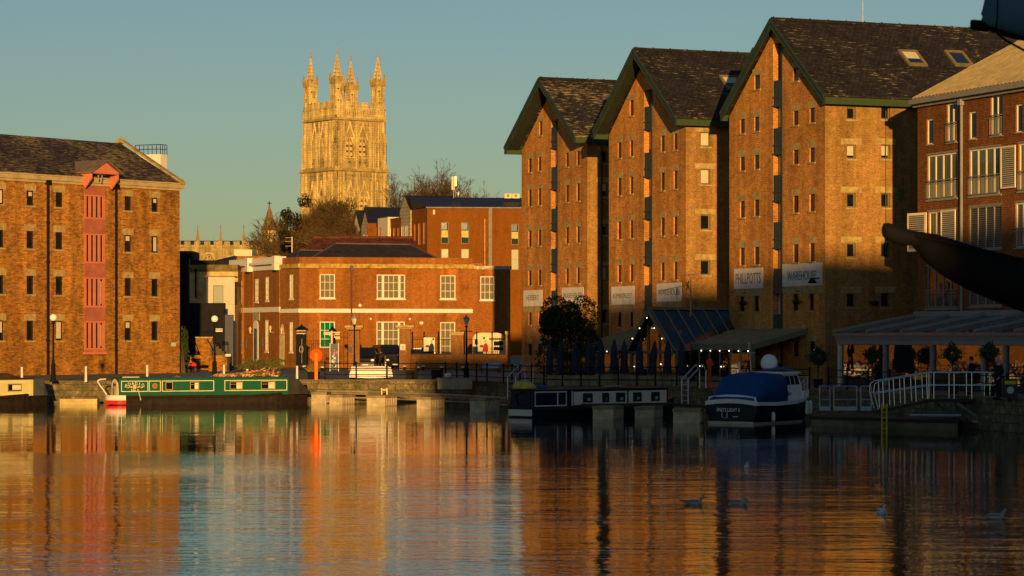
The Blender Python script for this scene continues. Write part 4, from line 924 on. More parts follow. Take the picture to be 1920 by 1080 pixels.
def link(x0, x1, y0, mat_, lab, D, wx=()):
    f = Fr((XA(x1, D), D), (-.36, .93)); a1 = f.hit(x0, 430)[0]; z = f.hit(x1, y0)[1]; t = thing('house_bay', lab, 'house', (XA(x1, D), D, 1.4))
    wins = [f.rect(x-1.7, x+1.7, 427, 452) for x in wx]
    m = MB(); wall(m, f, [(0, 1.2), (a1, 1.2), (a1, z), (0, z)], wins, .1); m.quad(f.pt(0, 1.2), f.pt(0, 1.2, -8), f.pt(0, z, -8), f.pt(0, z)); m.quad(f.pt(0, z), f.pt(a1, z), f.pt(a1, z, -8), f.pt(0, z, -8)); m.quad(f.pt(a1, 1.2), f.pt(a1, 1.2, -8), f.pt(a1, z, -8), f.pt(a1, z)); m.build('wall', mat_, t)
    for o in wins: window(f, t, o, .06, plain('copper_frame', (.45, .16, .04), .6), plain('copper_pane', (.5, .2, .06), .4), fw=.1)
    m = MB(); m.fbox(f, -.1, a1+.1, z, z+.12, -8, .1); m.build('coping', plain('dark_coping', (.05, .05, .055), .6), t)
link(727.5, 752, 409, MBK, 'red brick bay between the grey gable and a cream flat bay', 436, (731.5, 739, 747))
link(708.5, 727, 407, CREAM, 'cream rendered flat topped bay with one slit window', 441, (713,))
link(694.5, 709, 417.5, MBK, 'narrow red brick bay left of the cream flat bay', 450, (697, 704.5))
link(646, 661, 423, MBK, 'low red brick wall end at the far left of the gabled row', 474)
# dark roof linking the gabled row with the office
def link_roof():
    D = 446; f = Fr((XA(693, D), D), (1, -.1)); t = thing('house_roof', 'dark metal roof slope between the grey gable and the flat bays', 'roof', (XA(720, D), D+6, 1.4))
    z0, z1 = ZA(419, D+6), ZA(389, D+10); x = lambda p: XA(p, D+6)
    m = MB(); m.quad((x(690), D+5, z0), (x(752), D+5, z0), (x(757), D+12, z1), (x(688), D+12, z1)); m.quad((x(690), D+20, z0), (x(752), D+20, z0), (x(757), D+12, z1), (x(688), D+12, z1)); m.build('slope', SEAM, t)
    m = MB(); m.quad((x(690), D+5, 1.2), (x(752), D+5, 1.2), (x(752), D+5, z0), (x(690), D+5, z0)); m.quad((x(690), D+20, 1.2), (x(752), D+20, 1.2), (x(752), D+20, z0), (x(690), D+20, z0)); m.build('wall', MBK, t)
link_roof()
# ---------------------------------------------------------------- buildings in the gap beside the left warehouse
def gap():
    YS = plain('yellow_lime_render', (.46, .36, .15), .9, var=.35, vs=1.2); DK = plain('black_board_and_shade', (.012, .011, .012), .8)
    D = 262; f = Fr((XA(338, D), D), (1, 0)); a = lambda x: f.hit(x, 550)[0]; z = lambda y: f.hit(390, y)[1]
    t = thing('stone_building', 'yellow stone building with a flat mossy parapet in the gap beside the left warehouse', 'building', (XA(390, D), D, 1.4))
    m = MB(); m.fbox(f, a(352), a(446), 1.2, z(506), -8, 0); m.build('wall', YS, t)
    m = MB(); m.fbox(f, a(351), a(446), z(506), z(496.5), -8, .25); m.fbox(f, a(351), a(446), z(509), z(506.5), -.1, .12); m.build('parapet', plain('mossy_parapet', (.15, .12, .045), .95, var=.5), t)
    m = MB(); m.tube(f.pt(a(367.5), z(558), .2), f.pt(a(367.5), z(506), .2), .09); m.fbox(f, a(365), a(370), z(509), z(504), .05, .4); m.build('downpipe', BLACK, t)
    t = thing('dark_block', 'dark upper storey and roof behind the yellow stone parapet', 'building', (XA(380, 275), 275, 1.4)); g = Fr((XA(338, 275), 275), (1, 0)); ga = lambda x: g.hit(x, 480)[0]; gz_ = lambda y: g.hit(390, y)[1]
    m = MB(); m.fbox(g, ga(336), ga(361), 1.4, gz_(470.5), -6, 0); m.fbox(g, ga(336), ga(435), 1.4, gz_(488), -6, -.05); m.build('wall', DK, t)
    m = MB(); m.prism([g.pt(ga(405), gz_(488), .1), g.pt(ga(436), gz_(488), .1), g.pt(ga(436), gz_(478), -2)], -g.n3*3); m.build('roof', SEAM, t)
    t = thing('chimney_block', 'pale block with brick base above the flank of the orange house', 'building', (XA(454, 285), 285, 1.4)); g = Fr((XA(438, 285), 285), (1, 0)); ga = lambda x: g.hit(x, 480)[0]; gz_ = lambda y: g.hit(454, y)[1]
    MB().fbox(g, ga(439), ga(472.5), gz_(480), gz_(468), -4, 0).build('block', CREAM, t); MB().fbox(g, ga(437), ga(500), 1.4, gz_(480.2), -6, -.05).build('wall', CBF, t)
    D = 254; f2 = Fr((XA(383, D), D), (1, .0)); a2 = lambda x: f2.hit(x, 550)[0]; z2 = lambda y: f2.hit(410, y)[1]
    t = thing('rendered_bay', 'pale rendered box bay with one wide window on posts beside the orange house', 'building', (XA(410, D), D, 1.4)); PR = plain('pinkish_render', (.55, .46, .36), .85, var=.08)
    o = f2.rect(399, 419, 535, 570); m = MB(); wall(m, f2, [(a2(390.5), z2(571)), (a2(440), z2(571)), (a2(440), z2(519)), (a2(390.5), z2(519))], [o], .15); m.quad(f2.pt(a2(390.5), z2(571)), f2.pt(a2(382)-.2, z2(570), -4), f2.pt(a2(382)-.2, z2(521), -4), f2.pt(a2(390.5), z2(519))); m.fbox(f2, a2(420), a2(440), 1.2, z2(571.2), -3, -.02); m.build('wall', PR, t)
    window(f2, t, o, .12, FR_ := plain('grey_window_frame', (.16, .15, .13), .5), glassy('pale_sky_glass', (.30, .33, .28), .1), fw=.06)
    MB().fbox(f2, a2(384), a2(440), z2(519.1), z2(517.5), -4, .1).build('roof', plain('brown_flashing', (.22, .1, .05), .8), t)
    D = 248; f3 = Fr((XA(345, D), D), (1, 0)); a3 = lambda x: f3.hit(x, 600)[0]; z3 = lambda y: f3.hit(390, y)[1]
    t = thing('boarded_yard_wall', 'tall black boarded yard wall below the pale bay', 'wall', (XA(390, D), D, 1.4))
    MB().fbox(f3, a3(336), a3(421), 1.2, z3(568), -1, 0).build('boards', DK, t); MB().fbox(f3, a3(336), a3(354), z3(568), z3(485), -1, .05).build('shade_strip', DK, t)  # upper black strip is a dark panel standing in for a shaded building
    t = thing('yard_door', 'blue black door in the yard wall beside the orange house', 'door', (XA(428, D), D, 1.4)); MB().fbox(f3, a3(421.5), a3(437), 1.2, z3(590), -.6, -.1).build('door_leaf', plain('blue_black_door', (.02, .03, .06), .4), t)
    D = 236; f4 = Fr((XA(345, D), D), (1, 0)); a4 = lambda x: f4.hit(x, 650)[0]; z4 = lambda y: f4.hit(390, y)[1]
    t = thing('brick_pier', 'broad brick pier with a row of iron spikes beside the yard steps', 'pier', (XA(382, D), D, 1.4)); MB().fbox(f4, a4(367), a4(398), 1.2, z4(634), -2, 0).build('brickwork', LB, t); MB().fbox(f4, a4(366), a4(399), z4(634), z4(631.5), -2.05, .06).build('coping', STONE, t)
    m = MB()
    for k in range(7): m.lathe(f4.pt(a4(378+k*3.4), z4(631.5), -.6), [(.03, 0), (.03, .35), (.06, .42), (.01, .6)], 5)
    m.build('spikes', BLACK, t)
    t = thing('steps', 'dark steps with a sloping handrail in front of the yard wall', 'steps', (XA(400, D-2), D-2, 1.4)); m = MB()
    for k in range(7): m.fbox(f4, a4(398)+k*.25, a4(398)+k*.25+.25, 1.2, z4(640)-k*.22, .1, 1.6)
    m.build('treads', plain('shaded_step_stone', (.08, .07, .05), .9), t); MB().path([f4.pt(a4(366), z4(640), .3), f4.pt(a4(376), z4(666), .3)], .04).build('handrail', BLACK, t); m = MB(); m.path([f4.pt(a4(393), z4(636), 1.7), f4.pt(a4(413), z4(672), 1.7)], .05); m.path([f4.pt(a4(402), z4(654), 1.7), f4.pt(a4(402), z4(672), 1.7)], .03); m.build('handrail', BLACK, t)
    t = thing('lintel_sign', 'small white slatted sign panel above the yard steps', 'sign', (XA(410, D-3), D-3, 1.4)); m = MB(); m.fbox(f4, a4(405), a4(418), z4(622), z4(619.5), .2, .3); m.fbox(f4, a4(405), a4(418), z4(618), z4(616), .2, .3); m.build('slats', WHITE, t); m = MB(); m.fbox(f4, a4(405), a4(406.5), 1.3, z4(616), .1, .2); m.fbox(f4, a4(416.5), a4(418), 1.3, z4(616), .1, .2); m.build('post', BLACK, t)
    D = 226; f5 = Fr((XA(345, D), D), (1, 0)); a5 = lambda x: f5.hit(x, 680)[0]; z5 = lambda y: f5.hit(370, y)[1]
    t = thing('low_brick_wall', 'low brick wall with openings behind the seated figure', 'wall', (XA(370, D), D, 1.4)); m = MB(); m.fbox(f5, a5(341), a5(397), z5(672), z5(666), -.4, 0); m.fbox(f5, a5(341), a5(347), 1.2, z5(672.2), -.4, 0); m.fbox(f5, a5(390), a5(429), 1.2, z5(666.5), -.7, -.42); m.fbox(f5, a5(393), a5(397), 1.2, z5(672.2), -.4, 0); m.build('brickwork', LB, t)
    t = thing('utility_post', 'slim dark post with a white cap beside the low brick wall', 'post', (XA(428, 224), 224, 1.4)); p = Vector((XA(428, 224), 224, 1.4)); MB().tube(p, P(428, 668, 224), .11).build('post', DGREEN, t); MB().obox(P(428, 666, 224), (.22, 0, 0), (0, .2, 0), (0, 0, .1)).build('cap', WHITE, t)
gap()
# ---------------------------------------------------------------- trees
BARK = plain('winter_twigs', (.11, .07, .03), .9, var=.4, vs=.4); BARK2 = plain('bark', (.10, .07, .04), .9, var=.3)
MIST = plain('mistletoe_green', (.022, .020, .006), .8, var=.4); IVY = plain('dark_ivy', (.02, .022, .007), .8, var=.4, vs=.6)
def bare_tree(label, base, H, spread, seed, clumps=(), ivy=0):
    rr = random.Random(seed); t = thing('bare_tree', label, 'tree', base, 'bare trees in front of the tower')
    tr = MB(); tw = MB(); base = Vector(base); tips = []
    def grow(p, d, L, r, lev):
        n = 3 if lev < 3 else 2; q = p
        for k in range(n):
            d = (d+Vector((rr.gauss(0, .13), rr.gauss(0, .13), rr.gauss(.03, .09)))).normalized(); q2 = q+d*(L/n)
            (tr if lev < 2 else tw).tube(q, q2, r*(1-.25*k/n), r*(1-.25*(k+1)/n), 5 if lev < 2 else 3, cap=False)
            q = q2
            if lev >= 2 and lev < 5:
                for s in range(1 if lev == 2 else 2):
                    dd = (d+Vector((rr.gauss(0, .75), rr.gauss(0, .75), rr.gauss(.15, .5)))).normalized(); grow(q, dd, L*rr.uniform(.45, .75), r*.5, max(lev+1, 4) if lev > 2 else lev+1)
        tips.append(q)
        if lev >= 3:
            for s in range(3):
                dd = (d+Vector((rr.gauss(0, .6), rr.gauss(0, .6), rr.gauss(.25, .4)))).normalized(); e_ = q+dd*rr.uniform(.5, 1.3); tw.tube(q, e_, .026, .013, 3, cap=False); tw.tube(q.lerp(e_, .5), q.lerp(e_, .5)+(dd+Vector((rr.gauss(0, .5), rr.gauss(0, .5), rr.gauss(0, .5))))*.4, .02, .012, 3, cap=False)
        if lev < 5:
            for s in range([4, 4, 3, 3, 2][lev]):
                sp = [.55, .6, .6, .55, .5][lev]; ang = rr.uniform(0, 6.28)
                dd = (d+Vector((math.cos(ang)*sp*spread, math.sin(ang)*sp*spread, rr.gauss(.1, .22)))).normalized()
                grow(q, dd, L*rr.uniform(.58, .82), max(r*.5, .03), lev+1)
    grow(base, Vector((rr.gauss(0, .05), 0, 1)), H*.27, H*.017, 0)
    tr.build('trunk', BARK2, t); tw.build('crown', BARK, t)
    for (x, y, d, r_) in clumps:
        m = MB(); c = P(x, y, d)
        for k in range(int(150*r_)):
            v = Vector((rr.gauss(0, 1), rr.gauss(0, 1), rr.gauss(0, 1))).normalized()*r_*rr.uniform(.35, 1.0); d1 = Vector((rr.gauss(0, 1), rr.gauss(0, 1), rr.gauss(0, 1))).normalized()*.28; d2 = d1.orthogonal().normalized()*.12
            m.quad(c+v-d1, c+v-d2, c+v+d1, c+v+d2)
        m.build('mistletoe', MIST, t)
    if ivy:
        m = MB()
        for k in range(ivy):
            q = tips[rr.randrange(len(tips))]; q = base+(q-base)*rr.uniform(.25, .62); q = q+Vector((rr.gauss(0, .9), rr.gauss(0, .9), rr.gauss(0, .9))); d1 = Vector((rr.gauss(0, 1), rr.gauss(0, 1), rr.gauss(0, 1))).normalized()*.4; d2 = d1.orthogonal().normalized()*.22
            m.quad(q-d1, q-d2, q+d1, q+d2)
        m.build('ivy', IVY, t)
    return t
TD = 385
def tb(x, d=TD): return (XA(x, d), d, 1.4)
bare_tree('dense bare winter tree left of the tower beside the small spire', tb(570), 25, .75, 3, [(538, 402, TD, 1.0), (552, 412, TD-2, 1.2), (533, 420, TD, .9)], 160)
bare_tree('bare tree with dark mistletoe balls in front of the left tower face', tb(606, 478), 35, 1.0, 12, [(572, 377, 470, 1.4), (607, 400, 472, 1.0), (563, 426, 471, 1.5)], 100)
bare_tree('bare tree with one mistletoe ball in front of the right tower face', tb(636, 480), 34, 1.0, 23, [(638, 391, 476, 1.5), (625, 425, 476, 1.1)], 60)
bare_tree('tall thin twigged bare tree against the sky right of the tower', tb(742, 485), 41, .85, 31)
bare_tree('low bare shrubby tree with ivy between the spire and the red tiled roof', tb(556, 372), 14, .9, 44, [(534, 440, 370, 1.0)], 120)
bare_tree('bare tree behind the gabled row at the right foot of the tower', tb(684, 490), 27, .9, 52)
# television aerial behind the flank roof
t = thing('tv_aerial', 'white television aerial pole on the low roof beside the trees', 'aerial', P(547.5, 471, 262)); m = MB(); m.tube(P(547.5, 473, 262), P(547.5, 444, 262), .05)
m.build('pole', WHITE, t); m = MB()
for y in (446, 453, 461.5): m.tube(P(535, y, 262), P(548, y-.4, 262), .03)
m.build('element', plain('dull_aluminium', (.3, .28, .22), .5), t)

# ---------------------------------------------------------------- quay furniture
def on_ground(x, y, z=1.4): d = (CZ-z)*F/(y-H0); return Vector((XA(x, d), d, z))
def globe_lamp(x, yb, yt, d, lab):
    b = Vector((XA(x, d), d, 1.4)); zt = ZA(yt, d); t = thing('street_lamp', lab, 'street lamp', b, 'globe lamps along the left quay')
    m = MB(); m.lathe(b, [(.26, 0), (.22, .12), (.17, .2), (.15, 1.1), (.1, 1.25), (.07, 1.6), (.055, zt-1.4-.42), (.11, zt-1.4-.38), (.13, zt-1.4-.2)], 10); m.build('post', BLACK, t)
    MB().ball((b.x, b.y, zt), .24, seg=16, rings=10).build('globe', plain('opal_glass', (.8, .78, .72), .25, var=0), t, smooth=True)
globe_lamp(100, 715, 595.5, 172.5, 'black globe lamp on the quay in front of the left warehouse')
globe_lamp(402.5, 703, 598, 182, 'black globe lamp behind the green narrowboat by the yard gap')
def lantern_lamp(x, yt, d, lab):
    b = Vector((XA(x, d), d, 1.4)); zt = ZA(yt, d)-1.4; t = thing('lantern_lamp', lab, 'street lamp', b, 'lantern lamps along the quay')
    m = MB(); m.lathe(b, [(.2, 0), (.16, .9), (.1, 1.0), (.065, 1.2), (.05, zt-.75), (.12, zt-.72), (.05, zt-.6)], 10); m.tube(b+Vector((-.4, 0, zt-1.0)), b+Vector((.4, 0, zt-1.0)), .03); m.build('post', BLACK, t)
    m = MB(); m.lathe(b+ZUP*(zt-.58), [(.1, 0), (.2, .36), (.21, .38)], 6); m.build('lantern', plain('pale_lantern_glass', (.5, .47, .38), .2, var=.1), t)
    m = MB(); m.lathe(b+ZUP*(zt-.2), [(.24, 0), (.12, .14), (.03, .2), (.02, .32)], 6); m.build('cap', plain('grey_lamp_cap', (.3, .28, .24), .5), t)
lantern_lamp(664.5, 592, 183, 'lantern topped lamp post behind the upturned white dinghy')
lantern_lamp(874.5, 592, 172, 'lantern topped lamp post by the railing right of the poster boards')
def bollard(x, y0, y1, d, lab):
    z0 = 1.38; b = Vector((XA(x, d), d, z0)); h = max(.5, ZA(y0, d)-z0); t = thing('mooring_bollard', lab, 'bollard', b, 'white mooring posts along the left quay')
    MB().lathe(b, [(.1, 0), (.085, .1), (.07, h-.08), (.085, h-.06), (.08, h)], 10).build('post', WHITE, t)
for x, y0, y1, d, lab in ((41, 688, 700, 174.5, 'white mooring post behind the cream narrowboat'), (161, 687, 718, 173.4, 'white mooring post in the gap between the two narrowboats'), (276, 685, 707, 175.5, 'white mooring post behind the name panel of the green narrowboat'), (420, 684, 700, 177.5, 'white mooring post behind the green narrowboat near the globe lamp'), (463.5, 692, 705, 177, 'slim mooring post rising behind the green cabin roof'), (557, 686, 703, 177.8, 'white mooring post behind the bow of the green narrowboat')):
    bollard(x, y0, y1, d, lab)
def kerb_bollard(x, y, lab):
    b = on_ground(x, y+4); t = thing('capped_bollard', lab, 'bollard', b, 'short white capped bollards'); MB().lathe(b, [(.12, 0), (.1, .3)], 8).build('post', BLACK, t); MB().lathe(b+ZUP*.3, [(.17, 0), (.17, .07), (.08, .12)], 8).build('cap', WHITE, t)
for x, y, lab in ((570, 690, 'short white capped bollard below the black iron gate pier'), (604.5, 692, 'short white capped bollard right of the orange lifebuoy post'), (758.5, 690, 'short white capped bollard below the sign bearing brick pier'), (783.5, 692, 'short white capped bollard below the left poster board'), (793.5, 690, 'short white capped bollard beneath the poster of the dark suited man'), (828.5, 692, 'short white capped bollard below the parked green car'), (868, 692.5, 'short white capped bollard just left of the right lantern lamp'), (966.5, 689, 'short white capped bollard right of the blue bench')):
    kerb_bollard(x, y, lab)
def lifebuoy(x, y, r, d, z0, lab, colr):
    b = Vector((XA(x, d), d, z0)); t = thing('lifebuoy_post', lab, 'lifebuoy', b, 'lifebuoy housings'); zc = ZA(y, d)
    m = MB(); m.fbox(Fr((b.x, d), (1, 0)), -.1, .1, z0, zc+.15, .14, .24); m.build('post', colr[1], t)
    R_ = r*d/F; m = MB(); m.lathe((b.x, d-.02, zc), [(R_*.9, -.12), (R_, -.08), (R_, .06), (R_*.92, .1)], 24, ax=(0, 1, 0)); h = m.build('housing', colr[0], t)
    m = MB(); m.lathe((b.x, d-.14, zc), [(R_*.05, -.02), (R_*.5, -.012), (R_*.6, .0), (R_*.62, .02)], 24, ax=(0, 1, 0)); m.build('ring', colr[0], h)
OR1 = plain('orange_plastic', (.90, .085, .008), .8, var=.04, spec=.1); OR2 = plain('bright_orange_plastic', (.95, .19, .012), .8, var=.04, spec=.1)
lifebuoy(593.3, 666, 11.8, 177.6, 1.38, 'round orange lifebuoy housing on an orange post at the sunlit quay edge', (OR1, OR2))
lifebuoy(1330, 680, 6.5, 152, 1.38, 'red lifebuoy housing on a post in the shade before the conservatory', (plain('red_plastic', (.7, .03, .015), .4, var=.05), plain('dull_red_post', (.5, .05, .02), .5)))
# iron gate piers, fences, wall with piers
D = 234
gf = Fr((XA(553, D), D), (1, 0)); ga = lambda x: gf.hit(x, 650)[0]; gzz = lambda y: gf.hit(650, y)[1]
def iron_pier(x0, x1, yt, lab):
    t = thing('iron_gate_pier', lab, 'gate pier', (XA((x0+x1)/2, D), D, 1.4), 'iron gate piers'); a0, a1 = ga(x0), ga(x1); w = a1-a0; z1 = gzz(yt+9)
    m = MB(); m.fbox(gf, a0+.05, a1-.05, 1.3, 1.7, -w+.05, -.05); m.fbox(gf, a0+.12, a1-.12, 1.7, z1, -w+.12, -.12)
    for k in range(5): c = a0+.08+(w-.16)*k/4; m.fbox(gf, c-.04, c+.04, 1.7, z1-.35, -.1, -.02)
    p = m.build('shaft', BLACK, t)
    m = MB(); m.fbox(gf, a0+w*.5, a0+w*.56, 2.0, z1-.7, -.12, -.08); m.fbox(gf, a0+w*.68, a0+w*.73, 1.9, z1-.3, -.12, -.07); m.fbox(gf, a0+.1, a1-.1, z1-.05, z1+.03, -w, .02); m.fbox(gf, a0+.1, a1-.1, z1-.28, z1-.2, -w, .0); m.path([gf.pt(a0+w*.5+.16*math.cos(k*.7), (z1+1.6)/2+.3*math.sin(k*.7), -.06) for k in range(10)], .025); m.build('moulding', plain('cream_moulding', (.5, .45, .36), .6), p)
    m = MB(); m.lathe(gf.pt((a0+a1)/2, z1+.04, -w/2), [(w*.62, 0), (w*.55, .12), (w*.08, .42), (.05, .55)], 4); m.build('cap', BLACK, t)
iron_pier(554, 575.5, 611, 'black iron gate pier with a pyramid cap before the corner of the orange house')
iron_pier(617, 630, 614, 'slimmer iron gate pier with a pointed cap beside the fingerpost')
def railing_run(pts, h, gap_, lab, name='iron_fence', cat='fence', post=.035, rails=(.15, .9), spike=True, main=None):
    t = thing(name, lab, cat, pts[0]); r_ = MB(); b = MB()
    for A, B in zip(pts, pts[1:]):
        A, B = Vector(A), Vector(B); L = (B-A).length
        for f_ in rails: r_.tube(A+ZUP*h*f_, B+ZUP*h*f_, .025, None, 4)
        n = max(2, int(L/gap_))
        for k in range(n+1):
            p = A+(B-A)*k/n; b.tube(p, p+ZUP*h, .018, None, 4)
            if spike: b.lathe(p+ZUP*h, [(.035, 0), (.0, .16)], 4)
    r_.build('rail', BLACK, t); b.build('bars', BLACK, t)
    if main:
        for p in main: MB().lathe(p, [(.06, 0), (.06, h+.25), (.09, h+.28), (.0, h+.5)], 6).build('post', BLACK, t)
    return t
railing_run([P(577, 688, D)+Vector((0, 0, 0)), P(616, 688, D)], gzz(640)-gzz(688), .16, 'black iron gate panel with spiked bars behind the orange lifebuoy', main=None)
railing_run([P(630, 688, D), P(652, 688, D)], gzz(626)-gzz(688), .3, 'short spiked iron panel between the fingerpost and the first brick pier')
PB = brick('pier_brick', (.36, .145, .035), (.25, .09, .025), (.28, .18, .07), stain=.25)
def pier(x0, x1, yt, lab, capo=.16, d=D):
    f = Fr((XA(x0, d), d), (1, 0)); a1 = f.hit(x1, 650)[0]; z1 = f.hit(x0, yt)[1]; t = thing('brick_gate_pier', lab, 'gate pier', (XA((x0+x1)/2, d), d, 1.4), 'brick piers of the yard wall')
    MB().fbox(f, 0, a1, 1.2, z1-.3, -a1, 0).build('brickwork', PB, t)
    m = MB(); m.fbox(f, -capo*.5, a1+capo*.5, z1-.3, z1-.18, -a1-.1, .08); m.fbox(f, -capo, a1+capo, z1-.18, z1, -a1-.16, capo); m.build('coping', STONE, t); return t, f, a1
pier(653, 674, 610.5, 'brick gate pier behind the lantern lamp and left of the parked cars', .3)
p2, pf2, pa2 = pier(748.5, 770, 610, 'brick gate pier with a white notice right of the parked cars', .3)
pier(846, 868, 622, 'brick pier between the two railed poster bays', .1)
pier(948, 955.5, 621, 'slim sunlit brick pier at the right end of the yard wall', .05)
r_ = pf2.rect(750.5, 760, 645.5, 656.5); sg = tag(MB().fbox(pf2, *r_, .005, .03).build('notice', WHITE, None), 'white warning notice fixed to the right hand gate pier', 'notice')
r2 = (r_[0]+.12, r_[1]-.12, r_[2]+.12, r_[3]-.14); m = MB(); mid = (r_[0]+r_[1])/2; zt = r_[3]-.1; m.prism([pf2.pt(mid-.1, zt-.18, .032), pf2.pt(mid+.1, zt-.18, .032), pf2.pt(mid, zt, .032)], pf2.n3*.004)
for k in range(2): m.fbox(pf2, r_[0]+.08, r_[1]-.08, r_[2]+.06+k*.08, r_[2]+.09+k*.08, .032, .036)
m.build('print', plain('red_print', (.5, .05, .03), .6), sg)
rr = gf.rect(652.5+1.5, 660, 651, 660); pl = tag(MB().fbox(gf, *rr, .02, .05).build('wall_plaque', plain('blue_plaque', (.04, .05, .12), .5), None), 'small dark blue plaque on the left gate pier', 'plaque')
wf = Fr((XA(770, D), D), (1, 0)); wa = lambda x: wf.hit(x, 670)[0]; wz = lambda y: wf.hit(800, y)[1]
for x0, x1, lab, labf in ((771, 846, 'low brick wall below the left railed bay', 'iron railing on the wall in front of the parked green car'), (868.5, 948, 'low brick wall below the right railed bay', 'iron railing on the wall in front of the white caravan')):
    t = thing('low_brick_wall', lab, 'wall', (XA((x0+x1)/2, D), D, 1.4)); MB().fbox(wf, wa(x0), wa(x1), 1.2, wz(665), -.3, -.02).build('brickwork', PB, t); MB().fbox(wf, wa(x0), wa(x1), wz(665), wz(663), -.34, .03).build('coping', plain('dark_brick_coping', (.09, .05, .03), .9), t)
    railing_run([wf.pt(wa(x0+1), wz(663), -.15), wf.pt(wa(x1-1), wz(663), -.15)], wz(631)-wz(663), .16, labf, rails=(.1, .82), spike=False, main=[wf.pt(wa(x0+(x1-x0)*f_), wz(663), -.15) for f_ in (.03, .32, .68)])
def poster(x0, x1, y0, y1, coat, lab, top):
    r_ = wf.rect(x0, x1, y0, y1); t = thing('poster_board', lab, 'poster', wf.pt((r_[0]+r_[1])/2, r_[2], .06), 'poster boards on the yard railing')
    b = MB().fbox(wf, *r_, .04, .07).build('board', plain('poster_paper'+coat[0], coat[2], .6, var=.08), t)
    w, h = r_[1]-r_[0], r_[3]-r_[2]; o = .073; m = MB()
    def pp(pts): m.prism([wf.pt(r_[0]+w*u, r_[2]+h*v, o) for u, v in pts], wf.n3*.004)
    pp([(.42, .0), (.9, .0), (.93, .3), (.85, .52), (.7, .6), (.58, .52), (.46, .3)]); m.build('printed_coat', plain(coat[0], coat[1], .6, var=.05), b)
    m = MB(); m.prism([wf.pt(r_[0]+w*(.70+.1*math.cos(k*.6283)), r_[2]+h*(.71+.11*math.sin(k*.6283)), o) for k in range(10)], wf.n3*.005); m.build('printed_face', plain('printed_skin', (.5, .3, .18), .6), b)
    m = MB(); m.prism([wf.pt(r_[0]+w*(.34+.2*math.cos(k*.6283)), r_[2]+h*(.37+.1*math.sin(k*.6283)), o+.005) for k in range(10)], wf.n3*.005); m.build('printed_tray', plain('printed_brown', (.16, .09, .05), .6), b)
    m = MB(); m.prism([wf.pt(r_[0]+w*(top[0]+.1*math.cos(k*.6283)), r_[2]+h*(top[1]+.1*math.sin(k*.6283)), o) for k in range(10)], wf.n3*.004); m.build('printed_badge', plain('printed_dark', (.08, .05, .04), .6), b)
    for k in range(4): MB().fbox(wf, r_[0]+w*.08, r_[0]+w*.36, r_[2]+h*(.84-.09*k), r_[2]+h*(.87-.09*k), o, o+.003).build('printed_line', plain('printed_grey', (.3, .36, .3), .6), b)
poster(794.5, 815.5, 633, 658.5, ('navy_print', (.02, .02, .03), (.62, .66, .58)), 'poster board of a man in a dark suit holding a tray', (.85, .88))
poster(896, 917, 632, 659, ('crimson_print', (.45, .015, .02), (.66, .60, .40)), 'poster board of a person in a red jacket holding a tray', (.55, .93))
# vehicles in the yard
def car(lab, c, yaw, L, Wd, H, col, hood=.28, name='parked_car', bonnet_h=.55, rear=.06, group='cars parked in the yard'):
    t = thing(name, lab, 'car' if H < 2.1 else 'van', (0, 0, 0), group); gl = GL; paint = plain('car_paint_'+name+str(len(bpy.data.objects)), col, .25, var=.05, spec=.6)
    hw = Wd/2
    prof = [(-L/2, .35), (-L/2, H*.5), (-L/2+rear*L, H*.98), (L*.08, H), (L/2-hood*L, H*bonnet_h+.1), (L/2-.1, H*bonnet_h-.12), (L/2, H*.3), (L/2, .3)]
    m = MB(); rings = []
    for w in (-hw, -hw*.9, hw*.9, hw):
        k = abs(w) == hw
        rings.append([Vector((x*(1 if not k else .985), w if z < H*.6 else w*(.86 if k else .8), z-(.03 if k else 0))) for x, z in prof])
    m.loft(rings); b = m.build('body', paint, t)
    m = MB(); zb = H*.60; zt = H*.94
    m.quad((L*.10, -hw*.72, zt), (L*.10, hw*.72, zt), (L/2-hood*L+.03, hw*.86, H*bonnet_h+.16), (L/2-hood*L+.03, -hw*.86, H*bonnet_h+.16)); m.v = [v+Vector((.03, 0, .02)) for v in m.v]; m.build('windscreen', gl, t)
    for s in (-1, 1):
        m = MB(); m.obox((-L*.12, s*(hw*.87), (zb+zt)/2), (L*.24, 0, 0), (0, .03, 0), (0, -s*hw*.04, (zt-zb)/2*.9)); m.build('side_window', gl, t)
        MB().ball((L/2-.06, s*hw*.72, H*.42 if H < 2 else .8), .13, (.5, 1.3, .8)).build('headlight', plain('headlamp_glass', (.8, .78, .7), .1, var=0), t)
        for x in (-L*.31, L*.31):
            w = MB(); w.lathe((x, s*(hw-.1), .33), [(.2, -.11), (.33, -.09), (.33, .09), (.2, .11)], 18, ax=(0, 1, 0)); wo = w.build('wheel', BLACK, t); MB().lathe((x, s*(hw+.005), .33), [(.2, -.02), (.19, .015), (.06, .02)], 14, ax=(0, 1, 0)).build('hub', STEEL, wo)
    MB().obox((L/2+.005, 0, .42), (.03, 0, 0), (0, .26, 0), (0, 0, .06)).build('number_plate', WHITE, t)
    MB().obox((L/2-.01, 0, H*.36), (.03, 0, 0), (0, hw*.5, 0), (0, 0, .07)).build('grille', BLACK, t)
    t.location = Vector(c); t.rotation_euler = (0, 0, yaw); return t
car('black saloon car facing out of the yard gate, left of the larger car', (XA(689, 240), 240, 1.42), R(-92), 4.3, 1.75, 1.95, (.012, .012, .014))
car('larger dark blue people carrier turned half right beside the right gate pier', (XA(727, 243), 243, 1.42), R(-70), 4.6, 1.95, 2.2, (.01, .014, .022), hood=.22, bonnet_h=.6)
car('dark green car side on behind the left railed bay', (XA(803, 240), 240, 1.42), R(2), 4.4, 1.75, 1.95, (.02, .04, .025))
car('low dark car behind the right poster board', (XA(890, 238), 238, 1.42), R(4), 4.2, 1.75, 1.35, (.02, .02, .024))
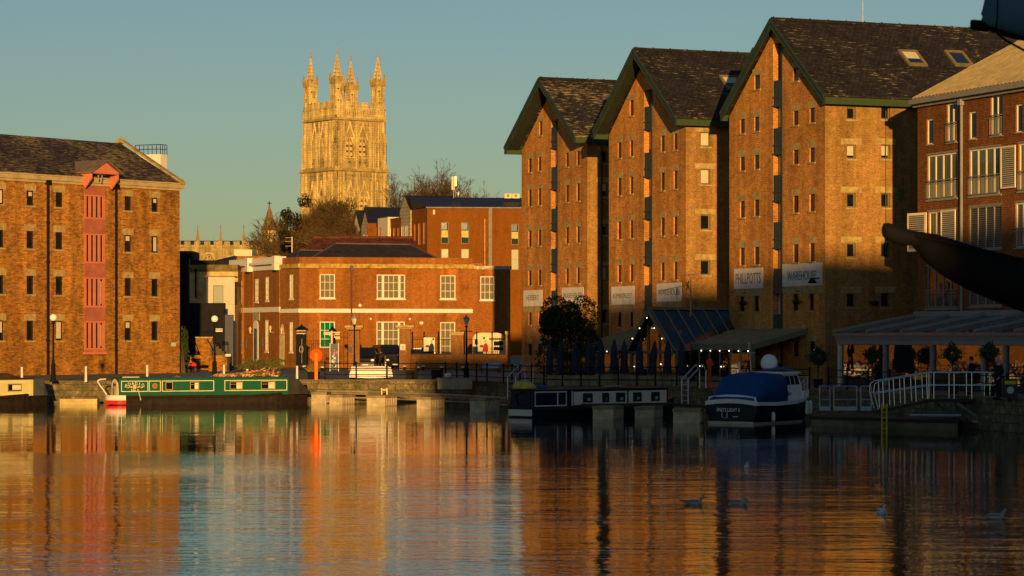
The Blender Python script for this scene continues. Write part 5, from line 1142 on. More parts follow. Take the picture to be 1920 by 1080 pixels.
def caravan():
    d = 243; f = Fr((XA(886, d), d), (1, .03)); a1 = f.hit(948, 640)[0]; z0, z1 = 1.9, f.hit(915, 624)[1]; t = thing('caravan', 'cream caravan behind the right railed bay', 'caravan', (XA(917, d), d, 1.4)); h = z1-z0
    m = MB(); pr = [(0, z0), (.0, z1-.5), (.25, z1-.1), (.7, z1), (a1-.7, z1), (a1-.2, z1-.15), (a1, z1-.6), (a1, z0)]; m.prism([f.pt(a, z) for a, z in pr], -f.n3*2.2); m.build('body', CREAM, t)
    for x0, x1 in ((926, 942), (926, 942), (889, 895)):
        pass
    for x0, x1, y0, y1 in ((926, 943, 640, 648), (926, 943, 650.5, 657), (890, 897, 636, 646)):
        MB().fbox(f, *f.rect(x0, x1, y0, y1), .005, .03).build('window', GL, t)
    MB().fbox(f, *f.rect(908, 947, 634, 637), .005, .04).build('awning_rail', plain('brown_stripe', (.08, .04, .02), .6), t)
    for a in (a1*.4, a1*.55): m = MB(); m.tube(f.pt(a, 1.75, -.2), f.pt(a, 1.75, 0), .33, None, 14); m.build('wheel', BLACK, t)
caravan()
# signs by the gate
def totem():
    d = 226; f = Fr((XA(618, d), d), (1, 0)); r_ = f.rect(619.5, 634, 644.5, 687); t = thing('notice_board', 'tall blue poster covered information board beside the fingerpost', 'sign', f.pt((r_[0]+r_[1])/2, 1.4)); w = r_[1]-r_[0]
    MB().fbox(f, r_[0], r_[1], 1.5, r_[3], -.12, 0).build('panel', plain('slate_blue_panel', (.07, .09, .14), .5), t)
    MB().fbox(f, r_[0]-.06, r_[0]-.003, 1.4, r_[3]+.05, -.1, .02).build('post', WHITE, t); MB().fbox(f, r_[1]+.003, r_[1]+.06, 1.4, r_[3]+.05, -.1, .02).build('post', WHITE, t)
    rnd = random.Random(4); h = r_[3]-1.6
    for k in range(15):
        a = r_[0]+w*rnd.uniform(.3, .9); z = 1.65+h*rnd.uniform(.02, .95); s = rnd.uniform(.05, .12); m = MB(); m.prism([f.pt(a+s*math.cos(j*.9)*rnd.uniform(.6, 1.2), z+s*1.2*math.sin(j*.9), .003) for j in range(7)], f.n3*.005); m.build('printed_patch', plain('patch%d' % (k % 4), [(.6, .62, .5), (.3, .45, .4), (.5, .12, .1), (.65, .6, .4)][k % 4], .6), t)
totem()
def fingerpost():
    d = 228; b = Vector((XA(622, d), d, 1.4)); t = thing('fingerpost', 'cream fingerpost with slatted direction arms by the gate', 'signpost', b); m = MB(); z = lambda y: ZA(y, d)
    MB().lathe(b, [(.12, 0), (.1, 1), (.09, z(619)-1.4)], 8).build('post', CREAM, t); MB().lathe(b+ZUP*(z(620)-1.4), [(.25, 0), (.22, .1), (.03, .35)], 8).build('cap', BLACK, t)
    for x0, x1, y in ((607, 620, 623.5), (607, 620, 626.5), (626, 637.5, 623.2), (628, 637, 626.5), (626, 637.5, 632), (629, 637.5, 634.8)):
        m = MB(); m.obox(((XA(x0, d)+XA(x1, d))/2, d, z(y)), ((XA(x1, d)-XA(x0, d))/2, 0, 0), (0, .03, 0), (0, 0, .05)); m.build('finger', CREAM, t)
fingerpost()
def planter():
    d = 181; t = thing('plant_tub', 'dark square tub with dry grassy plant behind the orange lifebuoy post', 'plant tub', (XA(587, d), d, 1.4)); b = Vector((XA(588, d), d, 1.4)); m = MB(); m.loft([[b+Vector((sx*k, sy*k, z)) for sx, sy in ((-1, -1), (1, -1), (1, 1), (-1, 1))] for k, z in ((.33, 0), (.42, .55))]); m.build('tub', BLACK, t)
    m = MB(); rn = random.Random(2)
    for k in range(90):
        p = b+Vector((rn.uniform(-.35, .35), rn.uniform(-.35, .35), .5)); q = p+Vector((rn.gauss(0, .22), rn.gauss(0, .2), rn.uniform(.25, .6))); m.tube(p, q, .02, .004, 3)
    m.build('plant', plain('dry_grass', (.3, .2, .05), .9), t)
planter()
for x, y, lab in ((772.5, 706, 'black square planter tub at the left of the shaded quay'), (819.5, 706, 'black square planter tub in the middle of the shaded quay')):
    b = on_ground(x, y+4); t = thing('planter_box', lab, 'planter', b, 'black planter boxes on the quay'); m = MB(); m.loft([[b+Vector((sx*k, sy*k, z)) for sx, sy in ((-1, -1), (1, -1), (1, 1), (-1, 1))] for k, z in ((.36, 0), (.44, .6), (.38, .6), (.36, .45))]); m.build('tub', BLACK, t)
# upturned dinghy
def dinghy():
    d = 179.5; b = Vector((XA(696, d), d, 1.55)); L = XA(737, d)-XA(656, d); t = thing('dinghy', 'upturned white dinghy lying on the sunlit quay behind the railing', 'dinghy', (b.x, d, 1.4)); rings = []; n = 9
    for k in range(n):
        f_ = k/(n-1); x = -L/2+L*f_; hw = .62*(1-max(0, (f_-.55)/.45)**2.2*.75)*(.9+.1*min(1, f_*4)); h = .80-.06*f_; sh = .06*(2*f_-1)**2
        rings.append([Vector((x+(.14 if z > .4 else 0)*(1 if k == 0 else 0)-(.12 if z > .4 and k == n-1 else 0), y*hw, z*h+(sh if z < .2 else 0))) for y, z in ((-1, 0), (-.98, .25), (-.86, .65), (-.5, .92), (0, 1.0), (.5, .92), (.86, .65), (.98, .25), (1, 0))])
    m = MB(); m.loft([[p+b for p in r] for r in rings], True); m.build('hull', plain('dinghy_white', (.82, .76, .66), .35, var=.05), t, smooth=False)
    m = MB(); m.prism([b+Vector((-L*.45, -.03, .78)), b+Vector((L*.4, -.03, .72)), b+Vector((L*.4, .03, .72)), b+Vector((-L*.45, .03, .78))], ZUP*.05); m.build('keel', plain('dinghy_white', (.82, .76, .66), .35), t)
    m = MB()
    for x in (-.9, .8): m.box(b.x+x-.06, b.x+x+.06, d-.6, d+.6, 1.4, 1.56)
    m.build('chock', plain('dark_timber', (.05, .035, .02), .8), t)
dinghy()
def bench():
    b = on_ground(919, 700); t = thing('park_bench', 'pale blue slatted bench on the shaded quay facing away', 'bench', b); f = Fr((b.x-.75, b.y), (.95, -.3)); BL = plain('pale_blue_bench_paint', (.25, .36, .50), .5, var=.1)
    for k in range(5): MB().obox(b+f.u3*.1-f.n3*(.0-.05*k*0)+Vector((0, 0, .5+.1*k))+f.n3*(-.03*k), f.u3*.75, f.n3*.012, ZUP*.035).build('backrest_slat', BL, t)
    for k in range(3): MB().obox(b+f.u3*.1+ZUP*.44+f.n3*(.1+.12*k), f.u3*.75, f.n3*.05, ZUP*.015).build('seat_slat', BL, t)
    for s in (-.6, .8): m = MB(); m.path([b+f.u3*s, b+f.u3*s+ZUP*.44, b+f.u3*s+f.n3*.4+ZUP*.44, b+f.u3*s+f.n3*.4], .03); m.path([b+f.u3*s+ZUP*.44, b+f.u3*s-f.n3*.14+ZUP*.95], .03); m.build('leg', BLACK, t)
bench()
# quay edge railing
def quay_rail():
    xs = [(608, 178), (667, 177), (725, 177), (780, 176.5), (835, 176), (856, 173.5), (876, 171.5), (893.5, 169), (913, 167), (944, 163.5), (960, 162.5), (975, 161.5), (997, 160), (1020, 158), (1055, 156.3), (1090, 155.6), (1125, 155.3), (1160, 155.2), (1195, 155.2), (1230, 155), (1270, 153.8), (1310, 152.3), (1365, 150), (1420, 148), (1470, 146.5), (1520, 145)]
    t = thing('quay_railing', 'long black three bar railing along the shaded quay edge', 'railing', (XA(608, 178), 178, 1.4)); pts = []
    for x, d in xs:
        b = Vector((XA(x, d), d+.6, 1.42)); pts.append(b); MB().lathe(b, [(.065, 0), (.055, .1), (.05, 1.15), (.07, 1.17), (.05, 1.25)], 8).build('post', BLACK, t)
    for z in (1.12, .78, .38):
        m = MB(); m.path([p+ZUP*z for p in pts], .03, 5); m.build('rail', BLACK, t)
quay_rail()
def right_rail():
    xs = [(1545, 144.5), (1580, 142), (1620, 139), (1660, 136), (1700, 133.4), (1740, 130.5), (1880, 121.5), (1925, 119)]
    t = thing('quay_railing', 'dark railing along the quay edge before the glass pavilion', 'railing', (XA(1545, 144.5), 144.5, 1.4)); pts = []
    for x, d in xs:
        b = Vector((XA(x, d)+.3, d+.5, 1.4)); pts.append(b); MB().lathe(b, [(.06, 0), (.05, 1.15), (.07, 1.2), (.03, 1.26)], 8).build('post', BLACK, t)
    for z in (1.1, .75, .38):
        m = MB(); m.path([p+ZUP*z for p in pts], .028, 5); m.build('rail', BLACK, t)
right_rail()
# people skinned from a joint skeleton
def skin(name, pts, edges, rad, mat, parent, loc):
    me = bpy.data.meshes.new(name); bm_ = bmesh.new(); ly = bm_.verts.layers.skin.verify(); vs = [bm_.verts.new(Vector(p)) for p in pts]
    for a, b in edges: bm_.edges.new((vs[a], vs[b]))
    for v, r_ in zip(vs, rad): v[ly].radius = (r_, r_)
    vs[0][ly].use_root = True; bm_.to_mesh(me); bm_.free(); me.materials.append(mat)
    o = bpy.data.objects.new(name, me); COL.objects.link(o); o.parent = parent
    md = o.modifiers.new('skin', 'SKIN'); md.use_smooth_shade = True; s = o.modifiers.new('sub', 'SUBSURF'); s.levels = 1; s.render_levels = 2; return o
def person(lab, loc, yaw, h=1.78, coat=(.012, .014, .02), legs=(.012, .012, .015), hair=(.35, .33, .3), pose='stand', sk=(.42, .25, .17)):
    t = thing('person', lab, 'person', (0, 0, 0)); k = h/1.78; S = plain('skin_tone', sk, .6, var=.05)
    if pose == 'stand':
        J = dict(pel=(0, 0, .95), chest=(.02, 0, 1.32), neck=(.03, 0, 1.5), sh=.2, knee=.5, kx=.03, foot=(.03, .06))
        lk = [(.03, .1, .5), (.03, -.1, .5)]; la = [(-.01, .11, .08), (.0, -.11, .08)]; lt = [(.2, .13, .03), (.2, -.13, .03)]; hz = 0
    else:
        J = dict(pel=(0, 0, .5), chest=(.08, 0, .88), neck=(.12, 0, 1.05), sh=.19)
        lk = [(.45, .11, .52), (.45, -.11, .52)]; la = [(.42, .12, .08), (.46, -.12, .08)]; lt = [(.62, .13, .03), (.66, -.13, .03)]; hz = -.45
    pel, ch, nk = [Vector(J[q]) for q in ('pel', 'chest', 'neck')]; hd = nk+Vector((.04, 0, .17)); sh = J['sh']
    if pose == 'stand': el = [(-.02, .27, 1.18), (-.02, -.27, 1.18)]; ha = [(.14, .25, .95), (.14, -.25, .95)]
    else: el = [(.2, .25, .75), (.2, -.25, .75)]; ha = [(.42, .12, .7), (.42, -.12, .7)]
    pts = [pel, ch, nk, nk+Vector((.02, 0, .08)), hd, hd+Vector((.0, 0, .1))]; ed = [(0, 1), (1, 2), (2, 3), (3, 4), (4, 5)]; rad = [.14, .16, .075, .06, .095, .075]
    for s in (0, 1):
        sg = 1 if s == 0 else -1; b = len(pts); pts += [ch+Vector((0, sg*sh, .1)), Vector(el[s]), Vector(ha[s]), Vector(ha[s])+Vector((.07, 0, -.05))]; ed += [(1, b), (b, b+1), (b+1, b+2), (b+2, b+3)]; rad += [.07, .05, .035, .035]
        for q in range(4):
            pts.append(Vector(ha[s])+Vector((.13, (q-1.5)*.018, -.085-.01*(q in (1, 2))))); ed.append((b+3, len(pts)-1)); rad.append(.009)
        pts.append(Vector(ha[s])+Vector((.08, -sg*.05, -.03))); ed.append((b+3, len(pts)-1)); rad.append(.01)
        b = len(pts); pts += [pel+Vector((0, sg*.09, -.04)), Vector(lk[s]), Vector(la[s]), Vector(lt[s])]; ed += [(0, b), (b, b+1), (b+1, b+2), (b+2, b+3)]; rad += [.095, .065, .045, .04]
    pts.append(hd+Vector((.105, 0, -.005))); ed.append((4, len(pts)-1)); rad.append(.014)
    pts = [Vector(p)*k for p in pts]; rad = [r_*k for r_ in rad]
    body = skin('body', pts, ed, rad, S, t, loc)
    # clothes follow the same joints a little larger
    cp = [pel+Vector((0, 0, -.12 if pose == 'stand' else 0)), pel, ch, nk-Vector((0, 0, .03))]; ce = [(0, 1), (1, 2), (2, 3)]; cr = [.175, .17, .19, .1]
    for s in (0, 1):
        sg = 1 if s == 0 else -1; b = len(cp); cp += [ch+Vector((0, sg*sh, .1)), Vector(el[s]), Vector(ha[s])]; ce += [(2, b), (b, b+1), (b+1, b+2)]; cr += [.095, .075, .055]
    skin('coat', [Vector(p)*k for p in cp], ce, [r_*k for r_ in cr], plain('coat_cloth_%d' % len(MATS), coat, .85, var=.15), t, loc)
    tp = [pel]; te = []; tr_ = [.155]
    for s in (0, 1):
        sg = 1 if s == 0 else -1; b = len(tp); tp += [pel+Vector((0, sg*.09, -.05)), Vector(lk[s]), Vector(la[s])]; te += [(0, b), (b, b+1), (b+1, b+2)]; tr_ += [.115, .085, .07]
    skin('trousers', [Vector(p)*k for p in tp], te, [r_*k for r_ in tr_], plain('trouser_cloth_%d' % len(MATS), legs, .85, var=.15), t, loc)
    for s in (0, 1): m = MB(); c = (Vector(la[s])+Vector(lt[s]))/2*k; m.ball(c-ZUP*.01, .085*k, (1.6, .65, .75)); m.build('shoe', BLACK, t, smooth=True)
    m = MB(); c = hd*k; m.ball(c+Vector((-.025, 0, .05))*k, .115*k, (1.0, .92, .95)); m.build('hair', plain('hair_%d' % len(MATS), hair, .8), t, smooth=True)
    for sg in (-1, 1): MB().ball(c+Vector((.085, sg*.035, .02))*k, .012*k, seg=6, rings=4).build('eye', BLACK, t); MB().ball(c+Vector((.0, sg*.098, 0))*k, .028*k, (.7, .4, 1.2), seg=6, rings=5).build('ear', S, t)
    MB().obox(c+Vector((.092, 0, -.05))*k, (.006, 0, 0), (0, .025*k, 0), (0, 0, .005)).build('mouth', plain('lip_tone', (.3, .12, .1), .6), t)
    t.location = Vector(loc); t.rotation_euler = (0, 0, yaw); return t
person('grey haired person in a long dark coat standing at the gangway head', (XA(1877, 121), 121.5, 1.45), R(200), 1.88)
person('dark clothed person standing back by the pavilion glass near the topiary', (XA(1823, 133), 133, 1.45), R(150), 1.85, coat=(.008, .008, .01), hair=(.02, .015, .01))
person('person seated on the low wall in the yard gap with a red bag', (XA(356, 221), 221, 1.42), R(-60), 1.75, coat=(.02, .035, .025), hair=(.4, .2, .12), pose='sit')
b = Vector((XA(361, 220), 220.0, 1.9)); t = thing('shopping_bag', 'bright red bag on the lap of the seated person', 'bag', b); m = MB(); m.loft([[b+Vector((sx*k, sy*k*.6, z)) for sx, sy in ((-1, -1), (1, -1), (1, 1), (-1, 1))] for k, z in ((.3, .0), (.34, .15), (.2, .3))]); m.build('bag', plain('red_cloth', (.6, .02, .02), .7), t); m = MB(); m.path([b+Vector((.16*math.cos(k*.52), 0, .28+.16*math.sin(k*.52))) for k in range(7)], .015); m.build('handle', BLACK, t)
b = Vector((XA(360, 221.4), 221.4, 1.42)); t = thing('stone_block', 'dark low stone block under the seated person', 'stone block', b); MB().obox(b+ZUP*.2-Vector((.3, 0, 0)), (.7, 0, 0), (0, .3, 0), (0, 0, .2)).build('block', plain('dark_stone_seat', (.05, .045, .035), .9), t)
# scrub below the flank
def scrub(lab, c, ext, n, colr, seed, name='shrub', cat='shrub', leaf=.1, stem=True):
    rn = random.Random(seed); c = Vector(c); t = thing(name, lab, cat, (c.x, c.y, 1.4)); m = MB()
    blobs = [(Vector((rn.uniform(-.75, .75)*ext[0], rn.uniform(-.7, .7)*ext[1], rn.uniform(-.7, .7)*ext[2])), rn.uniform(.3, .55)) for k in range(14)]
    for k in range(n):
        bc, br = blobs[rn.randrange(len(blobs))]; v = Vector((rn.gauss(0, 1), rn.gauss(0, 1), rn.gauss(0, 1))).normalized()*rn.uniform(.5, 1)**.5*br; p = c+bc+Vector((v.x*ext[0], v.y*ext[1], v.z*ext[2]))
        if p.z < 1.42: continue
        d1 = Vector((rn.gauss(0, 1), rn.gauss(0, 1), rn.gauss(0, 1))).normalized()*leaf; d2 = d1.orthogonal().normalized()*leaf*.5; m.quad(p-d1, p-d2, p+d1, p+d2)
    m.build('foliage', colr, t)
    if stem:
        s = MB()
        for k in range(7): q = c+Vector((rn.uniform(-.7, .7)*ext[0], rn.uniform(-.6, .6)*ext[1], rn.uniform(-.2, .7)*ext[2])); s.tube((c.x+rn.gauss(0, .12), c.y+rn.gauss(0, .12), 1.38), q, .05, .02, 5)
        s.build('stem', BARK2, t)
    return t
scrub('low green weeds under the flank wall of the orange house', P(494, 684, 232), (2.0, .6, .55), 1100, plain('weedy_green', (.10, .10, .025), .8, var=.4), 5, leaf=.12)
scrub('dark climbing shrub on the edge of the left warehouse gap', P(343, 655, 216.5), (.5, .4, 1.9), 700, plain('dark_foliage', (.03, .05, .015), .7, var=.3), 6, leaf=.12)
# ---------------------------------------------------------------- boats
def narrowboat(lab, p0, p1, hullm, beam=2.1, zt=.62, bow=1.0, st=.55):
    f = Fr(p0, (p1[0]-p0[0], p1[1]-p0[1])); L = (Vector(p1[:2])-Vector(p0[:2])).length; t = thing('narrowboat', lab, 'narrowboat', (p0[0], p0[1], 0), 'narrowboats moored along the quay')
    rings = []
    for a, k, z in ((0, st, zt), (.25, max(st, .8), zt), (.7, 1, zt), (3, 1, zt), (L-4, 1, zt), (L-2.4, .92, zt+.1), (L-1.2, .62, zt+.25), (L-.4, .25, zt+bow-.62), (L, .04, zt+bow-.55)):
        c = -beam/2; h = beam/2*k; zb = -.35 if a > .6 else .02
        rings.append([f.pt(a, z, c+h), f.pt(a, z-.12, c+h+.04), f.pt(a, z-.2, c+h), f.pt(a, zb, c+h*.95), f.pt(a, zb, c-h*.95), f.pt(a, z, c-h)])
    m = MB(); m.loft(rings); m.build('hull', hullm, t); return t, f, L, beam
def cabin(t, f, a0, a1, beam, z0, z1, mat, roofm, ins=.16, tum=.1, name='cabin'):
    m = MB(); m.loft([[f.pt(a, z0, -ins), f.pt(a, z1, -ins-tum), f.pt(a, z1+.07, -beam/2), f.pt(a, z1, -beam+ins+tum), f.pt(a, z0, -beam+ins)] for a in (a0, a1)]); c = m.build(name, mat, t)
    m = MB(); m.loft([[f.pt(a, z1+.005, -ins-tum+.05), f.pt(a, z1+.05, -ins-tum+.03), f.pt(a, z1+.12, -beam/2), f.pt(a, z1+.05, -beam+ins+tum-.03), f.pt(a, z1+.005, -beam+ins+tum-.05)] for a in (a0-.04, a1+.04)]); m.build('roof', roofm, c); return c
def frame_line(m, f, r, w=.045, o=0.0):
    a0, a1, z0, z1 = r; m.fbox(f, a0, a1, z1-w, z1, o, o+.012); m.fbox(f, a0, a1, z0, z0+w, o, o+.012); m.fbox(f, a0, a0+w, z0+w, z1-w, o, o+.011); m.fbox(f, a1-w, a1, z0+w, z1-w, o, o+.011)
def adagio():
    GRN = plain('narrowboat_green', (.005, .085, .038), .4, var=.12, spec=.3); CRM = plain('cream_coachline', (.75, .65, .42), .5, var=.05); HUL = plain('tarred_hull', (.02, .014, .011), .55, var=.4, vs=3)
    p0 = P(214, 760, 168.0); p1 = P(586, 757, 173.6)
    t, f, L, bm_ = narrowboat('long green narrowboat named ADAGIO with cream panel lines and firewood on its roof', p0, p1, HUL, zt=.60, bow=1.15)
    aa = lambda x: f.hit(x, 720, -.18)[0]; zz = lambda x, y: f.hit(x, y, -.18)[1]
    a0, a1 = aa(226), aa(541); zc1 = 1.66
    c = cabin(t, f, a0-.1, a1, bm_, .58, zc1, GRN, plain('narrowboat_roof_green', (.01, .075, .04), .4, var=.1), tum=.0)
    o = -.155
    lm = MB()
    for x0, x1 in ((227, 277.5), (279, 301), (303.5, 401), (420.7, 538)):
        frame_line(lm, f, (aa(x0), aa(x1), .84, 1.53), .04, o)
    lm.build('coachline', CRM, c)
    for x0, x1, n in ((310, 324, 1), (356, 373, 2), (430.5, 455, 2), (489, 516, 2)):
        r_ = (aa(x0), aa(x1), .93, 1.45); m = MB(); frame_line(m, f, r_, .05, o)
        w = m.build('window', plain('brass_window_frame', (.35, .26, .12), .4, .3, var=.1), c); MB().fbox(f, r_[0]+.05, r_[1]-.05, r_[2]+.05, r_[3]-.05, o-.01, o+.004).build('pane', GL, w)
        if n > 1:
            wd = r_[1]-r_[0]; MB().fbox(f, r_[0]+wd*.52, r_[1]-.06, r_[2]+.06, r_[3]-.08, o+.005, o+.008).build('curtain', plain('cream_curtain', (.68, .6, .42), .7), w)
            MB().fbox(f, r_[0]+.05, r_[1]-.05, r_[2]+.32, r_[2]+.35, o+.0085, o+.013).build('glazing_bar', plain('brass_window_frame', (.35, .26, .12), .4), w)
    m = MB(); m.lathe(f.pt(aa(290), 1.2, o), [(.17, 0), (.17, .03), (.1, .03)], 14, ax=f.n3); ph = m.build('porthole', plain('brass_window_frame', (.35, .26, .12), .4), c); MB().lathe(f.pt(aa(290), 1.2, o+.031), [(.11, 0), (.1, .01)], 14, ax=f.n3).build('pane', plain('red_reflection_pane', (.35, .06, .02), .2), ph)
    # name and scroll ornament
    cx = aa(252); 
    word = 'ADAGIO'; R_ = 1.35
    for k, ch in enumerate(word):
        th = (k-2.5)*.155; a = cx+R_*math.sin(th); z = 1.27+R_*(math.cos(th)-1)
        rt = (f.u3*math.cos(th)-ZUP*math.sin(th)) if f.u.x > 0 else None; up = ZUP*math.cos(th)+f.u3*math.sin(th)
        text_obj(ch, 'lettering', CRM, c, f.pt(a, z, o+.004)-rt*(.09 if ch != 'I' else .03), rt, up, .19, .17 if ch != 'I' else .035, thick=.004)
    text_obj('No 1', 'lettering', CRM, c, f.pt(cx-.2, .87, o+.004), f.u3, ZUP, .15, .42, thick=.004)
    m = MB(); m.lathe(f.pt(cx, 1.14, o), [(.13, 0), (.13, .012), (.02, .014)], 14, ax=f.n3)
    for s in (-1, 1):
        for k in range(5): m.ball(f.pt(cx+s*(.22+.1*k), 1.13+.03*math.sin(k*2), o), .055-.006*k, (1, .2, 1), seg=8, rings=4)
    m.build('ornament', plain('peach_ornament', (.70, .42, .22), .5, var=.3, vs=20), c)
    # stern: cream doors, white counter with red band, tiller
    g = Fr(f.pt(a0-.1, 0, -.16), (f.n.x, f.n.y)); cd = -f.u3
    def back(w, z, q=0): return f.pt(a0-.105-q, z, -.16-w)
    wd = bm_-.32; m = MB(); pr = [(.12, .62), (.0+.12, .9), (.25, 1.42), (.5, 1.55), (wd/2, 1.66), (wd-.5, 1.55), (wd-.25, 1.42), (wd-.12, .9), (wd-.12, .62)]
    m.prism([back(w, z) for w, z in pr], cd*.03); db = m.build('cabin_doors', plain('cream_door_paint', (.78, .68, .48), .45, var=.05), t)
    for s in (-1, 1):
        m = MB(); c0 = wd/2+s*.16; m.prism([back(c0+dx, 1.27+dz, .032) for dx, dz in ((-.17, 0), (0, .2), (.17, 0), (0, -.2))], cd*.01); m.prism([back(c0-.04*s-.04, .64, .032), back(c0-.04*s+.04, .64, .032), back(c0-.04*s+.04, 1.2, .032), back(c0-.04*s-.04, 1.2, .032)], cd*.009); m.build('painted_diamond', plain('dark_green_motif', (.03, .06, .03), .5), db)
    sc = lambda k, z: [f.pt(-.02+(.0 if abs(w) < .8 else .06), z, -bm_/2+w*bm_/2*k) for w in (-1, -.85, -.5, 0, .5, .85, 1)]
    def curve(z, gr=0.0):
        out = []
        for k in range(13):
            th = math.pi*k/12; out.append(f.pt(.75-(1.02+gr)*math.sin(th)*.95, z, -bm_/2+(bm_/2+.03+gr)*math.cos(th)))
        return out
    m = MB(); m.loft([curve(.30, .01), curve(.62, .02)], False, cap=False); m.poly(curve(.622, .02)); m.build('counter', WHITE, t)
    m = MB(); m.loft([curve(.06, .03), curve(.30, .035)], False, cap=False); m.poly(curve(.302, .035)); m.build('counter_band', plain('signal_red', (.75, .02, .015), .35, var=.05), t)
    sp = [back(wd/2, .65, .55), back(wd/2, .95, .75), back(wd/2, 1.2, .95), back(wd/2, 1.5, 1.15), back(wd/2, 1.62, 1.0), back(wd/2, 1.64, .6)]
    m = MB(); m.path(sp, .045, 8); m.build('tiller', WHITE, t)
    m = MB(); m.path([back(.2, .62, .4), back(.2, 1.15, .4)], .04); m.build('stern_post', plain('brass_post', (.4, .3, .12), .3, .5), t)
    # bow: dark cratch cover, white bow flash
    m = MB(); m.loft([[f.pt(a, .6, -.15-i), f.pt(a, z, -.17-i-q), f.pt(a, z+.1*q*3, -bm_/2), f.pt(a, z, -bm_+.17+i+q), f.pt(a, .6, -bm_+.15+i)] for a, z, i, q in ((a1+.02, 1.66, 0, .0), (a1+.7, 1.58, .02, .1), (a1+1.25, 1.05, .15, .15), (a1+1.7, .72, .3, .1))]); m.build('cratch_cover', plain('dark_canvas', (.035, .033, .03), .8, var=.25), t)
    k0 = L-1.1; m = MB(); m.loft([[f.pt(a, z, o_), f.pt(a, z-.3, o_)] for a, z, o_ in ((L-1.25, .92, -.40), (L-.8, 1.02, -.56), (L-.42, 1.12, -.74))], False, cap=False); m.build('bow_flash', WHITE, t)
    for x in (330, 398, 470): MB().path([f.pt(aa(x), 1.74, -.7), f.pt(aa(x)+.25, 1.82, -.75), f.pt(aa(x)+.5, 1.74, -.7)], .02).build('roof_ring', plain('brass_post', (.4, .3, .12), .3), t)
    MB().tube(f.pt(a0+.2, 1.76, -.45), f.pt(a0+1.3, 1.76, -.45), .03).build('boat_pole', WHITE, t)
    m = MB(); m.path([f.pt(aa(258), 1.0, -.1), f.pt(aa(262), .3, .06)], .025); m.build('fender_rope', plain('rope_cream', (.6, .5, .3), .8), t)
    # the wood pile on the roof
    fp = thing('firewood_pile', 'heap of split firewood and kindling on the roof of the green narrowboat', 'firewood', f.pt(aa(412), 1.8, -.9)); rn = random.Random(8); cols = [plain('split_log_a', (.40, .24, .09), .9), plain('split_log_b', (.20, .10, .04), .9), plain('split_log_c', (.55, .36, .16), .9), plain('orange_log', (.7, .2, .05), .8)]
    m = MB()
    for k in range(240):
        x = rn.uniform(411, 528); hm = .12+.34*max(0, min(1, (x-440)/60))*(1 if x < 524 else .5); p = f.pt(aa(x), 1.76+rn.random()*hm, rn.uniform(-1.5, -.5)); d = Vector((rn.gauss(0, 1), rn.gauss(0, 1), rn.gauss(0, .5))).normalized()*rn.uniform(.06, .16); m.tube(p-d, p+d, rn.uniform(.025, .06), None, 5, 3 if k % 41 == 0 else rn.randrange(3))
    m.build('logs', cols, fp)
adagio()
def cream_boat():
    CRB = plain('pale_cream_yellow', (.56, .50, .22), .45, var=.06); HUL = MATS['tarred_hull']; p0 = P(-180, 760, 161); p1 = P(106, 760, 169)
    t, f, L, bm_ = narrowboat('cream yellow narrowboat at the left edge with a dark canvas cover over its bow', p0, p1, HUL, zt=.64, bow=1.1); aa = lambda x: f.hit(x, 720, -.18)[0]
    a1 = aa(62); c = cabin(t, f, 2, a1, bm_, .62, 1.62, CRB, plain('brown_roof_paint', (.05, .025, .018), .6), tum=.0); lm = MB(); frame_line(lm, f, (4, aa(56), .74, 1.52), .04, -.155); lm.build('coachline', plain('light_cream_line', (.75, .7, .4), .5), c)
    for x0, x1 in ((14, 40), (-70, -44)):
        r_ = (aa(x0), aa(x1), .9, 1.38); m = MB(); frame_line(m, f, r_, .05, -.155); w = m.build('window', plain('brass_window_frame', (.35, .26, .12), .4), c); MB().fbox(f, r_[0]+.05, r_[1]-.05, r_[2]+.05, r_[3]-.05, -.16, -.15).build('pane', GL, w); MB().fbox(f, r_[0]+.35, r_[1]-.06, r_[2]+.1, r_[3]-.08, -.1495, -.1465).build('curtain', plain('cream_curtain', (.68, .6, .42), .7), w)
    m = MB(); m.loft([[f.pt(a, .62, -.13-i), f.pt(a, z-.06, -.22-i), f.pt(a, z, -bm_/2), f.pt(a, z-.06, -bm_+.22+i), f.pt(a, .62, -bm_+.13+i)] for a, z, i in ((a1+.02, 1.75, 0), (aa(83), 1.74, .02), (aa(91), .9, .12), (aa(93), .66, .2))]); m.build('canvas_cover', plain('slate_canvas', (.055, .065, .07), .8, var=.2), t)
    m = MB(); m.loft([[f.pt(a, 1.66, -.35), f.pt(a, z, -.6), f.pt(a, z+.06, -bm_/2), f.pt(a, z, -bm_+.6), f.pt(a, 1.66, -bm_+.35)] for a, z in ((aa(-120), 1.9), (aa(28), 1.98), (aa(36), 1.85), (aa(50), 1.7))]); m.build('roof_tarpaulin', plain('brown_tarpaulin', (.06, .03, .022), .7), t)
    m = MB(); m.loft([[f.pt(a, z, o_), f.pt(a, z-.3, o_)] for a, z, o_ in ((L-1.25, .96, -.36), (L-.8, 1.08, -.54), (L-.4, 1.2, -.72))], False, cap=False); m.build('bow_flash', WHITE, t)
cream_boat()
